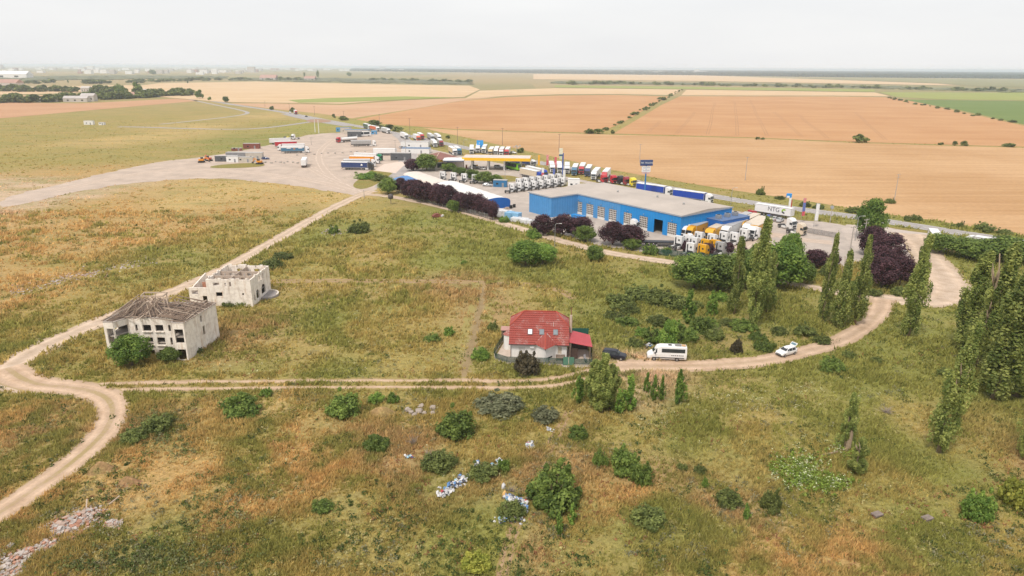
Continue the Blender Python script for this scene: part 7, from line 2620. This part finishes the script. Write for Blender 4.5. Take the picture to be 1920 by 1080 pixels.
HZW, HZR = pm('far_wall', (.48, .44, .40), .8, .1, .1), pm('far_roof', (.40, .24, .19), .8, .15, .1)
HZG = pm('far_grey_roof', (.46, .42, .40), .8, .15, .1)
for a in [('left long farm roof in the far hedge', 145, 191, (32, 12, 5), .1, HZW, HZG), ('right farm building in the far hedge', 168, 190, (18, 12, 8), .1, HZW, HZG), ('farm roofs under the two tall trees', 240, 183, (50, 14, 5), .12, HZW, HZR), ('tiny white hut at the hedge left', 80, 191, (9, 7, 4), 0, HZW, HZW), ('tiny white hut at the hedge', 102, 191, (8, 6, 4), 0, HZW, HZW), ('pale house among the farther trees', 163, 173, (16, 12, 8), 0, HZW, HZW), ('pink roofed house at the left edge', 22, 168, (40, 25, 14), 0, HZW, HZR),
          ('long white greenhouse at the left horizon', 10, 147, (190, 40, 16), 0, WHITE, WHITE), ('white roof at the right side of the tall trees', 282, 176, (26, 10, 6), 0, HZW, HZW), ('pink roofs in the hazy plain', 505, 150, (60, 40, 8), 0, HZW, HZR), ('second pink roofs in the hazy plain', 582, 150.5, (40, 30, 7), 0, HZW, HZR)]:
    far_house('far_building', *a)
r = np.random.default_rng(21)
TOWN = 'pale buildings of the town on the hazy horizon'
for k in range(190):
    bx = r.uniform(-40, 760) if k < 160 else r.uniform(1080, 1320)
    hor = 126.5 + .0057 * (bx - 960)
    by = hor + (r.uniform(4.5, 17) if bx < 480 else r.uniform(4.0, 9)) if k < 160 else hor + r.uniform(8.5, 11)
    X, Y = g(bx, by)
    w = Y * r.uniform(.003, .010)
    h = min(w * r.uniform(.3, .9), 60 if r.random() < .06 else 22)
    o = MB().box((0, 0, h / 2), (w, w * .7, h)).build('town_building', WHITE if r.random() < .6 else (HZW if r.random() < .7 else HZR))
    o.location = (X, Y, 0)
    tag(o, 'tiny pale building of the town in the horizon haze', 'building', TOWN)


def forest(name, label, pts, z, hgt, seed, step, mat=None):
    """A wood that reads as one mass: a lumpy canopy filling its outline, with a ragged front."""
    poly = np.array(px(pts))
    lo, hi = poly.min(0), poly.max(0)
    xs, ys = np.arange(lo[0], hi[0], step), np.arange(lo[1], hi[1], step * 3)
    GXx, GYy = np.meshgrid(xs, ys)
    P = np.stack([GXx.ravel(), GYy.ravel()], 1)
    rr_ = np.random.default_rng(seed)
    P += rr_.normal(size=P.shape) * step * .35
    P = P[in_poly(P, poly)]
    n = len(P)
    Hh = hgt * rr_.uniform(.75, 1.12, n)
    Rr = step * rr_.uniform(.55, .9, n)
    ang = np.linspace(0, 2 * math.pi, 7)[:-1]
    rings = [(1.0, .0), (1.1, .45), (.75, .85), (.0, 1.0)]
    V = []
    for s, q in rings:
        V.append(np.stack([P[:, None, 0] + Rr[:, None] * s * np.cos(ang) * rr_.uniform(.8, 1.2, (n, 6)), P[:, None, 1] + Rr[:, None] * s * np.sin(ang) * rr_.uniform(.8, 1.2, (n, 6)), np.repeat((z + Hh * q)[:, None], 6, 1)], 2))
    V = np.stack(V, 1)
    m = len(rings)
    base = (np.arange(n) * m * 6)[:, None]
    F = []
    for i in range(m - 1):
        for k in range(6):
            F.append(np.concatenate([base + i * 6 + k, base + i * 6 + (k + 1) % 6, base + (i + 1) * 6 + (k + 1) % 6, base + (i + 1) * 6 + k], 1))
    F = np.concatenate(F)
    T = np.repeat(rr_.uniform(.1, .8, n), m * 6)
    o = bpy.data.objects.new(name, np_mesh(name, V.reshape(-1, 3), F, mat or L_DARK, attrs={'tint': T}))
    tag(link(o), label, 'forest', kind='stuff')


forest('forest', 'dark blue hazy forest along the right horizon', "1000,137.5 1200,140 1500,144 1750,146.5 2100,149 2100,138.5 1750,136 1500,134.6 1200,133 1000,131.8", 0, 21, 3, 34, L_FOREST)
forest('forest', 'thin hazy wood at the middle horizon', "660,133 900,136 1000,137.2 1000,131.9 900,131.1 660,128.9", 0, 18, 4, 40, L_FOREST)
forest('scrub', 'hazy scrub between the far fields, right', "1040,157 1300,160 1500,163 1700,168 1920,174 2050,176 2050,170 1800,166 1500,159 1250,155 1040,153", 0, 3.2, 5, 26, L_SAGE)
forest('scrub', 'hazy green scrub of the plain left of the middle', "430,151 600,154 880,159.5 880,153 700,148 500,146", 0, 3.5, 6, 26, L_SAGE)
forest('scrub', 'hazy scrub and gardens before the town', "-60,153 200,150 420,147 420,143 200,142 -60,145", 0, 4, 7, 30, L_SAGE)

# ------------------------------------------------------------------ stones, rubble and litter in the meadow
def stones(name, label, cells, mats, seed, kind='stuff', cat='rubble'):
    """A heap nobody could count: broken, angular lumps."""
    rr_ = np.random.default_rng(seed)
    mb = MB()
    for (x, y, s, z) in cells:
        pts = []
        for sx in (-1, 1):
            for sy in (-1, 1):
                for sz in (-1, 1):
                    pts.append(Vector((sx * s * rr_.uniform(.35, .6), sy * s * rr_.uniform(.3, .5), sz * s * rr_.uniform(.2, .4))))
        q = Matrix.Rotation(rr_.uniform(0, 6.3), 3, 'Z') @ Matrix.Rotation(rr_.normal() * .4, 3, 'X')
        pts = [q @ p + Vector((x, y, z + s * .15)) for p in pts]
        mb.add(pts, [(0, 1, 3, 2), (4, 6, 7, 5), (0, 4, 5, 1), (2, 3, 7, 6), (0, 2, 6, 4), (1, 5, 7, 3)], int(rr_.integers(0, len(mats))))
    o = mb.build(name, mats)
    return tag(o, label, cat, kind=kind)


RUB = [pm('rubble_pale', (.47, .41, .37), .9, .2, 3), pm('rubble_brick', (.42, .22, .15), .9, .25, 3), pm('rubble_pink', (.42, .31, .25), .9, .2, 3), pm('rubble_grey', (.38, .34, .31), .9, .2, 3)]
r = np.random.default_rng(2)
cells = []
for (bx, by, wx, wy, n) in [(120, 990, 44, 20, 230), (150, 975, 34, 18, 150), (90, 1022, 34, 16, 110), (30, 1050, 44, 20, 170), (20, 1075, 36, 16, 110), (175, 962, 24, 12, 80), (212, 985, 18, 8, 110), (60, 1035, 24, 12, 120)]:
    FREE.append((*g(bx, by), wx * .05))
    for k in range(n):
        a, b = bx + r.normal() * wx * .5, by + r.normal() * wy * .5
        X, Y = g(a, b)
        cells.append((X, Y, r.uniform(.12, .42) * (1.6 if r.random() < .08 else 1), max(0, .45 - .02 * math.hypot(a - bx, (b - by) * 2)) * r.random()))
stones('rubble', 'heap of pale broken bricks and concrete at the lower left', cells, RUB, 3)
cells = []
for k in range(420):
    t_ = r.random()
    bx, by = 20 + 270 * t_ + r.normal() * 7, 545 - 60 * t_ + r.normal() * 5
    X, Y = g(bx, by)
    cells.append((X, Y, r.uniform(.15, .5), 0))
stones('rubble', 'scattered line of pale rubble in the left dry field', cells, [RUB[0], RUB[2]], 4)
cells = []
for k in range(60):
    X, Y = g(625 + r.normal() * 12, 434 + r.normal() * 4)
    cells.append((X, Y, r.uniform(.2, .6), 0))
stones('rubble', 'small stone heap by the round bush in the upper meadow', cells, [RUB[3], RUB[2]], 5)
BOULD = [pm('boulder', (.36, .30, .25), .9, .3, 2)]
for k, (bx, by, s, lab) in enumerate([(765, 772, 1.3, 'leftmost pale boulder of the boulder ring'), (771, 776, 1.1, 'second pale boulder of the boulder ring'), (777, 780, 1.0, 'lowest left boulder of the boulder ring'), (786, 775, 1.5, 'large middle boulder of the boulder ring'), (790, 765, 1.3, 'rearmost boulder of the boulder ring'), (796, 778, 1.1, 'boulder beside the middle one'), (812, 768, 1.4, 'upper boulder of the right pair'), (811, 777, 1.1, 'lower boulder of the right pair'),
                                      (1195 + 345, 955, .1, '')]):
    if not lab:
        continue
    rr_ = np.random.default_rng(k + 50)
    bm = bmesh.new()
    bmesh.ops.create_icosphere(bm, subdivisions=2, radius=s * .40)
    for v in bm.verts:
        v.co *= rr_.uniform(.72, 1.2)
        v.co.z *= .75
    me = bpy.data.meshes.new('boulder')
    bm.to_mesh(me)
    bm.free()
    me.materials.append(BOULD[0])
    o = bpy.data.objects.new('boulder', me)
    link(o)
    X, Y = g(bx, by)
    o.location = (X, Y, s * .25)
    tag(o, lab, 'boulder', 'pale boulders')
for bx, by, lab in [(1644, 968, 'left flat concrete slab in the lower right grass'), (1738, 975, 'right flat concrete slab in the lower right grass')]:
    X, Y = g(bx, by)
    tag(MB().box((0, 0, 0), (1.2, .8, .2), .4).build('concrete_slab', pm('dull_slab', (.22, .175, .15), .9, .3, 3)), lab, 'slab').location = (X, Y, .3)
for k, (bx, by, rz, lab) in enumerate([(164, 952, 2.0, 'left pale plank on the rubble'), (216, 945, 1.0, 'right pale plank by the rubble')]):
    X, Y = g(bx, by)
    o = MB().box((0, 0, 0), (1.4, .13, .1)).build('plank', M_WOODL)
    o.location, o.rotation_euler = (X, Y, .55), (0, -.3, rz)
    tag(o, lab, 'plank')


def litter(label, spots, seed, n):
    rr_ = np.random.default_rng(seed)
    cols = [pm('bag_white', (.58, .57, .57), .5, .1), pm('bag_white2', (.42, .42, .43), .5, .15), pm('bag_blue', (.12, .25, .48), .5, .15), pm('bag_dark', (.06, .06, .08), .5, .2), pm('bag_red', (.45, .06, .07), .5, .15), pm('bag_cyan', (.28, .45, .50), .5, .15)]
    for sp_ in spots:
        FREE.append((*g(sp_[0], sp_[1]), 1.0))
    mb = MB()
    for k in range(n):
        bx, by, sx, sy = spots[int(rr_.integers(0, len(spots)))]
        X, Y = g(bx + rr_.normal() * sx, by + rr_.normal() * sy)
        s = rr_.uniform(.10, .36)
        c = Vector((X, Y, s * .4 + .25 * rr_.random()))
        pts = [c + Vector((math.cos(a) * s * rr_.uniform(.5, 1.1), math.sin(a) * s * rr_.uniform(.5, 1.1), rr_.normal() * s * .35)) for a in np.linspace(0, 2 * math.pi, 6)[:-1]]
        up = c + Vector((rr_.normal() * .05, rr_.normal() * .05, s * rr_.uniform(.3, .9)))
        ci = int(rr_.choice(6, p=[.42, .26, .11, .12, .03, .06]))
        mb.add(pts + [up], [(i, (i + 1) % 5, 5) for i in range(5)] + [(4, 3, 2, 1, 0)], ci)
    tag(mb.build('litter', cols), label, 'litter', kind='stuff')


litter('long strip of white litter left of the foreground bushes', [(868, 900, 5, 4), (855, 910, 5, 3), (840, 922, 5, 3), (829, 930, 5, 2)], 1, 190)
litter('main pile of white and blue litter beside the bush', [(966, 942, 9, 5), (975, 955, 8, 6), (968, 970, 7, 5), (955, 935, 5, 2)], 2, 330)
litter('scattered litter on the bare soil behind the pile', [(930, 876, 5, 3), (893, 872, 2.5, 5), (937, 868, 3, 3), (940, 978, 5, 2)], 3, 90)
litter('small white litter heap in the olive grass', [(994, 837, 4, 2.5)], 4, 46)
litter('white rag litter left in the brown grass', [(768, 858, 7, 1.2), (803, 866, 3, 3)], 5, 40)
litter('white scraps beside the red roof house road', [(1216, 650, 4, 2), (1032, 808, 2.5, 2)], 6, 30)
for bx, by, s, m_, lab in [(944, 915, .8, pm('bag_white', (.58, .57, .57)), 'lone white sack above the main litter pile'), (946, 931, .9, pm('foam_orange', (.62, .38, .14), .8, .2), 'orange foam piece above the main litter pile')]:
    bm = bmesh.new()
    bmesh.ops.create_icosphere(bm, subdivisions=2, radius=s / 2)
    rr_ = np.random.default_rng(int(bx))
    for v in bm.verts:
        v.co *= rr_.uniform(.75, 1.2)
        v.co.x *= .6
    me = bpy.data.meshes.new('sack')
    bm.to_mesh(me)
    bm.free()
    me.materials.append(m_)
    o = bpy.data.objects.new('sack', me)
    link(o)
    o.location = (*g(bx, by), s * .3)
    tag(o, lab, 'sack')

# earth mounds
for bx, by, w, h, lab in [(716, 778, 64, 1.5, 'reddish earth mound between bushes in the foreground'), (190, 880, 60, 1.1, 'dry earth mound above the rubble'), (240, 905, 50, .9, 'second low mound above the rubble')]:
    X, Y = g(bx, by)
    W = metres(bx, by, w) / 2
    n = 28
    vs, fs = [], []
    for j in range(9):
        for k in range(n):
            a = 2 * math.pi * k / n
            q = j / 8
            rad = W * q * (1 + .15 * math.sin(3 * a + bx))
            x_, y_ = X + rad * math.cos(a), Y + rad * .7 * math.sin(a)
            vs.append((x_, y_, h * (math.cos(q * math.pi) * .5 + .5) * (.85 + .3 * float(vnoise(x_, y_, 1.5))) - .02))
    for j in range(8):
        for k in range(n):
            fs.append((j * n + k, j * n + (k + 1) % n, (j + 1) * n + (k + 1) % n, (j + 1) * n + k))
    me = bpy.data.meshes.new('earth_mound')
    me.from_pydata(vs, [], fs)
    me.materials.append(M_MEADOW)
    a = me.attributes.new('col', 'FLOAT_COLOR', 'POINT')
    for k in range(len(vs)):
        a.data[k].color = (.33, .19, .10, 1)
    me.polygons.foreach_set('use_smooth', [True] * len(me.polygons))
    o = bpy.data.objects.new('earth_mound', me)
    tag(link(o), lab, 'mound', kind='structure')

t = thing('broken_trunk', 'splintered pale bare trunk beside the storm broken poplar', 'tree trunk', (*g(1588, 846), 0), 0)
MB().tube([(0, 0, -.1), (.15, 0, 2.4), (.5, .1, 5.2)], [.38, .30, .16], 9).build('trunk', M_BARKP, t)
MB().tube([(.2, 0, .4), (-2.2, -.8, .25), (-4.0, -1.2, .15)], [.2, .15, .06], 7).build('fallen_limb', M_BARKP, t)
# ------------------------------------------------------------------ grass and weeds
def grass_mat():
    m, nt = new_mat('grass_blades')
    out = node(nt, 'ShaderNodeOutputMaterial')
    at = node(nt, 'ShaderNodeAttribute', attribute_name='col')
    d = node(nt, 'ShaderNodeBsdfDiffuse')
    t = node(nt, 'ShaderNodeBsdfTranslucent')
    ms = node(nt, 'ShaderNodeMixShader')
    ms.inputs[0].default_value = .42
    nt.links.new(at.outputs['Color'], d.inputs['Color'])
    nt.links.new(at.outputs['Color'], t.inputs['Color'])
    nt.links.new(d.outputs['BSDF'], ms.inputs[1])
    nt.links.new(t.outputs['BSDF'], ms.inputs[2])
    nt.links.new(ms.outputs['Shader'], out.inputs['Surface'])
    return m


M_GRASS = grass_mat()
HARD = [LOT, YARD, RIGHTLOT, *FIELD_POLYS, [mv(-3.1, 1.0), mv(-2.7, -1.3), mv(-.6, -2.75), mv(14.4, -3.0), mv(14.4, 4.6), mv(10.2, 9.4), mv(-1.6, 9.6)],
        [(-72, 112.6), (-57, 112.6), (-57, 124.5), (-72, 124.5)], [(-72, 141.6), (-56, 141.6), (-56, 153.5), (-72, 153.5)]]


def scatter_points(n, seed, lo, hi):
    """Places in the meadow the drone sees, thinner with distance, free of roads, yards, walls and bush feet."""
    r = np.random.default_rng(seed)
    pxs, pys = r.uniform(-60, 1980, n), lo + (hi - lo) * r.random(n)
    x = (pxs - 960) / FPX
    y = -(pys - 540) / FPX
    X, Y = x * CR - y * SR, x * SR + y * CR
    t = -CAM_H / (-SP + Y * CP)
    P = np.stack([X * t, (CP + Y * SP) * t], 1)
    keep = np.ones(n, bool)
    for L, hw in ROADS:
        sel = np.where(keep)[0]
        bb0, bb1 = L.min(0) - hw, L.max(0) + hw
        near = sel[((P[sel] > bb0) & (P[sel] < bb1)).all(1)]
        if len(near):
            d = dist_line(P[near], L)
            keep[near[d < hw * (.80 + .35 * r.random(len(near)))]] = False
    for poly in HARD:
        keep &= ~in_poly(P, poly)
    for (fx, fy, fr) in FREE:
        keep &= ((P[:, 0] - fx) ** 2 + (P[:, 1] - fy) ** 2) > fr * fr * .5
    return P[keep], r


def add_sward(name, label, n, seed, lo, hi, h, w, blades, dark=.75):
    P, r = scatter_points(n, seed, lo, hi)
    n = len(P)
    patch = vnoise(P[:, 0], P[:, 1], 3.2) * .6 + vnoise(P[:, 0] + 31, P[:, 1], 1.1) * .4
    tall = vnoise(P[:, 0] + 500, P[:, 1] + 90, 10.0) * .65 + vnoise(P[:, 0] + 77, P[:, 1] + 410, 4.0) * .35
    sel = r.random(n) < np.clip(patch * 1.9 - .25, .12, 1) * np.clip(tall * 2.6 - .45, .18, 1)
    tall = tall[sel]
    P, patch = P[sel], patch[sel]
    n = len(P)
    col = meadow_colour(P)
    k2 = vnoise(P[:, 0] + 200, P[:, 1], 5.0) + .6 * (vnoise(P[:, 0] + 9, P[:, 1] + 70, 1.6) - .5)
    green = np.array([.190, .188, .050])
    straw = np.array([.46, .315, .135])
    rust = np.array([.36, .21, .10])
    u = r.random(n)
    g1 = np.clip((k2 - .50) * 2.6, 0, .8)[:, None]
    col = col * (1 - g1) + green * g1
    dryf = np.clip((col[:, 0] / col[:, 1] - 1.10) / .45, .15, 1)
    st = ((u < .26) * dryf * r.uniform(.3, .8, n) * (1 - g1[:, 0]))[:, None]
    col = col * (1 - st) + straw * st
    ru = (((u > .26) & (u < .32)) * dryf * r.uniform(.3, .7, n) * (1 - g1[:, 0]))[:, None]
    col = col * (1 - ru) + rust * ru
    dk = ((u > .93) * dark)[:, None]
    col = col * (1 - dk) + np.array([.075, .095, .028]) * dk
    col *= 1.66 * r.uniform(.74, 1.26, n)[:, None]
    sc = np.clip(P[:, 1] / 90.0, .8, 2.2)
    V, Cc = [], []
    for b in range(blades):
        a = r.uniform(0, 2 * math.pi, n)
        hh = h * r.uniform(.45, 1.25, n) * (.6 + .8 * patch) * (.45 + 1.1 * tall) * sc ** .6
        ww = w * r.uniform(.6, 1.5, n) * sc
        ox, oy = r.normal(size=n) * .16 * sc, r.normal(size=n) * .16 * sc
        la, ll = r.uniform(0, 2 * math.pi, n), hh * r.uniform(.15, .9, n)
        bx, by = P[:, 0] + ox, P[:, 1] + oy
        v0 = np.stack([bx - np.cos(a) * ww, by - np.sin(a) * ww, np.zeros(n)], 1)
        v1 = np.stack([bx + np.cos(a) * ww, by + np.sin(a) * ww, np.zeros(n)], 1)
        v2 = np.stack([bx + np.cos(la) * ll + .12 * hh, by + np.sin(la) * ll, hh], 1)
        V.append(np.stack([v0, v1, v2], 1))
        cc = col * r.uniform(.85, 1.15, n)[:, None]
        Cc.append(np.repeat(cc[:, None, :], 3, 1))
    V = np.concatenate(V).reshape(-1, 3)
    Cc = np.concatenate(Cc).reshape(-1, 3)
    F = np.arange(len(V)).reshape(-1, 3)
    o = bpy.data.objects.new(name, np_mesh(name, V, F, M_GRASS, cols={'col': Cc}))
    tag(link(o), label, 'grass', kind='stuff')


add_sward('grass', 'dry and green grass of the foreground meadow', 185000, 1, 700, 1130, .52, .085, 4)
add_sward('grass', 'dry and green grass of the middle meadow', 120000, 2, 395, 705, .50, .11, 3)
add_sward('grass', 'sparse grass of the far left meadow', 22000, 3, 225, 400, .24, .16, 3, .15)


def add_weeds(name, label, n, seed, lo, hi, R, H, leaves, size, cols, thr, spots=None):
    if spots is None:
        P, r = scatter_points(n, seed, lo, hi)
        P = P[vnoise(P[:, 0] + seed * 17, P[:, 1], 9.0) * .7 + vnoise(P[:, 0], P[:, 1] + seed * 5, 2.6) * .3 > thr]
    else:
        r = np.random.default_rng(seed)
        P = np.concatenate([np.stack([np.array(g(a + r.normal() * sx, b + r.normal() * sy)) for _ in range(k)]) for a, b, sx, sy, k in spots])
    n = len(P)
    sc = np.clip(P[:, 1] / 95.0, .8, 1.7) * r.uniform(.55, 1.5, n)
    d = r.normal(size=(n, leaves, 3))
    d /= np.linalg.norm(d, axis=2)[:, :, None]
    d[:, :, 2] = np.abs(d[:, :, 2])
    off = d * np.array([R, R, H]) * r.uniform(.5, 1.05, (n, leaves, 1)) * sc[:, None, None]
    Q = (np.concatenate([P, np.zeros((n, 1))], 1)[:, None, :] + off).reshape(-1, 3)
    V, F = leaf_quads(Q, (d + r.normal(size=d.shape) * .5).reshape(-1, 3), size, r)
    ci = np.array(cols)[r.integers(0, len(cols), n)]
    cc = np.repeat(ci, leaves, 0) * 1.35 * r.uniform(.6, 1.4, n * leaves)[:, None]
    o = bpy.data.objects.new(name, np_mesh(name, V, F, M_GRASS, cols={'col': np.repeat(cc, 4, 0)}))
    tag(link(o), label, 'weeds', kind='stuff')


add_weeds('weeds', 'dark green weed clumps in the meadow', 7000, 11, 395, 1120, .55, .6, 16, .17, [(.075, .100, .03), (.10, .125, .035), (.06, .085, .03)], .58)
add_weeds('weeds', 'pale yellow green weed clumps in the meadow', 7000, 12, 395, 1120, .5, .45, 14, .16, [(.30, .27, .10), (.36, .32, .15), (.25, .23, .07)], .56)
add_weeds('weeds', 'grey green wormwood clumps in the meadow', 4500, 13, 600, 1120, .5, .6, 16, .15, [(.19, .185, .11), (.23, .215, .13)], .60)
add_weeds('weeds', 'rust brown dock stalks in the meadow', 5000, 14, 395, 1120, .4, .55, 10, .14, [(.22, .10, .055), (.30, .15, .08)], .60)
add_weeds('weeds', 'dense dark weeds at the lower left', 0, 15, 0, 0, .6, .8, 18, .18, [(.085, .11, .035), (.12, .14, .05), (.16, .165, .075)], 0,
          [(230, 1050, 70, 16, 90), (330, 1045, 60, 18, 90), (290, 790, 36, 14, 60), (330, 830, 30, 14, 40), (440, 900, 40, 20, 40), (400, 960, 60, 30, 40), (140, 1065, 50, 10, 50)])
add_weeds('white_flowers', 'patch of white flowering weeds in the right foreground', 0, 16, 0, 0, .5, .95, 20, .19, [(.17, .235, .045), (.21, .265, .06)], 0, [(1500, 880, 24, 14, 170), (1520, 905, 26, 12, 170), (1560, 908, 18, 8, 90), (1580, 850, 12, 8, 40)])
add_weeds('white_flowers', 'white flower heads on the right foreground patch', 0, 17, 0, 0, .5, 1.15, 8, .13, [(.60, .60, .42), (.52, .55, .36)], 0, [(1500, 878, 24, 13, 90), (1520, 903, 26, 11, 90), (1560, 906, 18, 7, 40), (1576, 846, 10, 6, 22)])
_sk = []
for ln in BUSH.split('\n'):
    _k, _c, _l = ln.split('|')
    _bx, _by, _ty, _w = map(float, _c.split(','))
    _sk.append((_bx, _by - (_by - _ty) * .16, _w * .40, (_by - _ty) * .16, int(6 + _w * .22)))
add_weeds('weeds', 'tall weeds crowding round the feet of the bushes', 0, 19, 0, 0, .42, .8, 14, .15, [(.13, .155, .045), (.19, .20, .06), (.24, .215, .085), (.10, .125, .035)], 0, _sk)
add_weeds('pale_umbels', 'pale umbel flowers over the right meadow', 0, 18, 0, 0, .35, .4, 9, .14, [(.46, .44, .27), (.40, .40, .22)], 0, [(1300, 770, 80, 18, 60), (1420, 745, 60, 14, 60), (1540, 740, 60, 14, 30), (1240, 790, 40, 18, 40), (1110, 780, 30, 10, 20), (1480, 830, 60, 14, 24), (880, 880, 60, 40, 16), (440, 700, 60, 12, 20), (640, 560, 120, 30, 80), (760, 650, 90, 30, 80), (500, 870, 60, 30, 20)])

# ------------------------------------------------------------------ haze over the plain
hz = MB().box((0, 10300, 28.5), (50600, 29800, 60.0)).build('haze', pm('unused_haze', (.5, .5, .5)))
hm = bpy.data.materials.new('haze')
hm.use_nodes = True
hm.node_tree.nodes.clear()
_o = node(hm.node_tree, 'ShaderNodeOutputMaterial')
_v = node(hm.node_tree, 'ShaderNodeVolumePrincipled')
_v.inputs['Color'].default_value = (.80, .90, 1.0, 1)
_v.inputs['Density'].default_value = 1.05e-4
_v.inputs['Anisotropy'].default_value = .1
hm.node_tree.links.new(_v.outputs['Volume'], _o.inputs['Volume'])
hz.data.materials.clear()
hz.data.materials.append(hm)
tag(hz, 'pale summer haze over the plain', 'haze', kind='stuff')
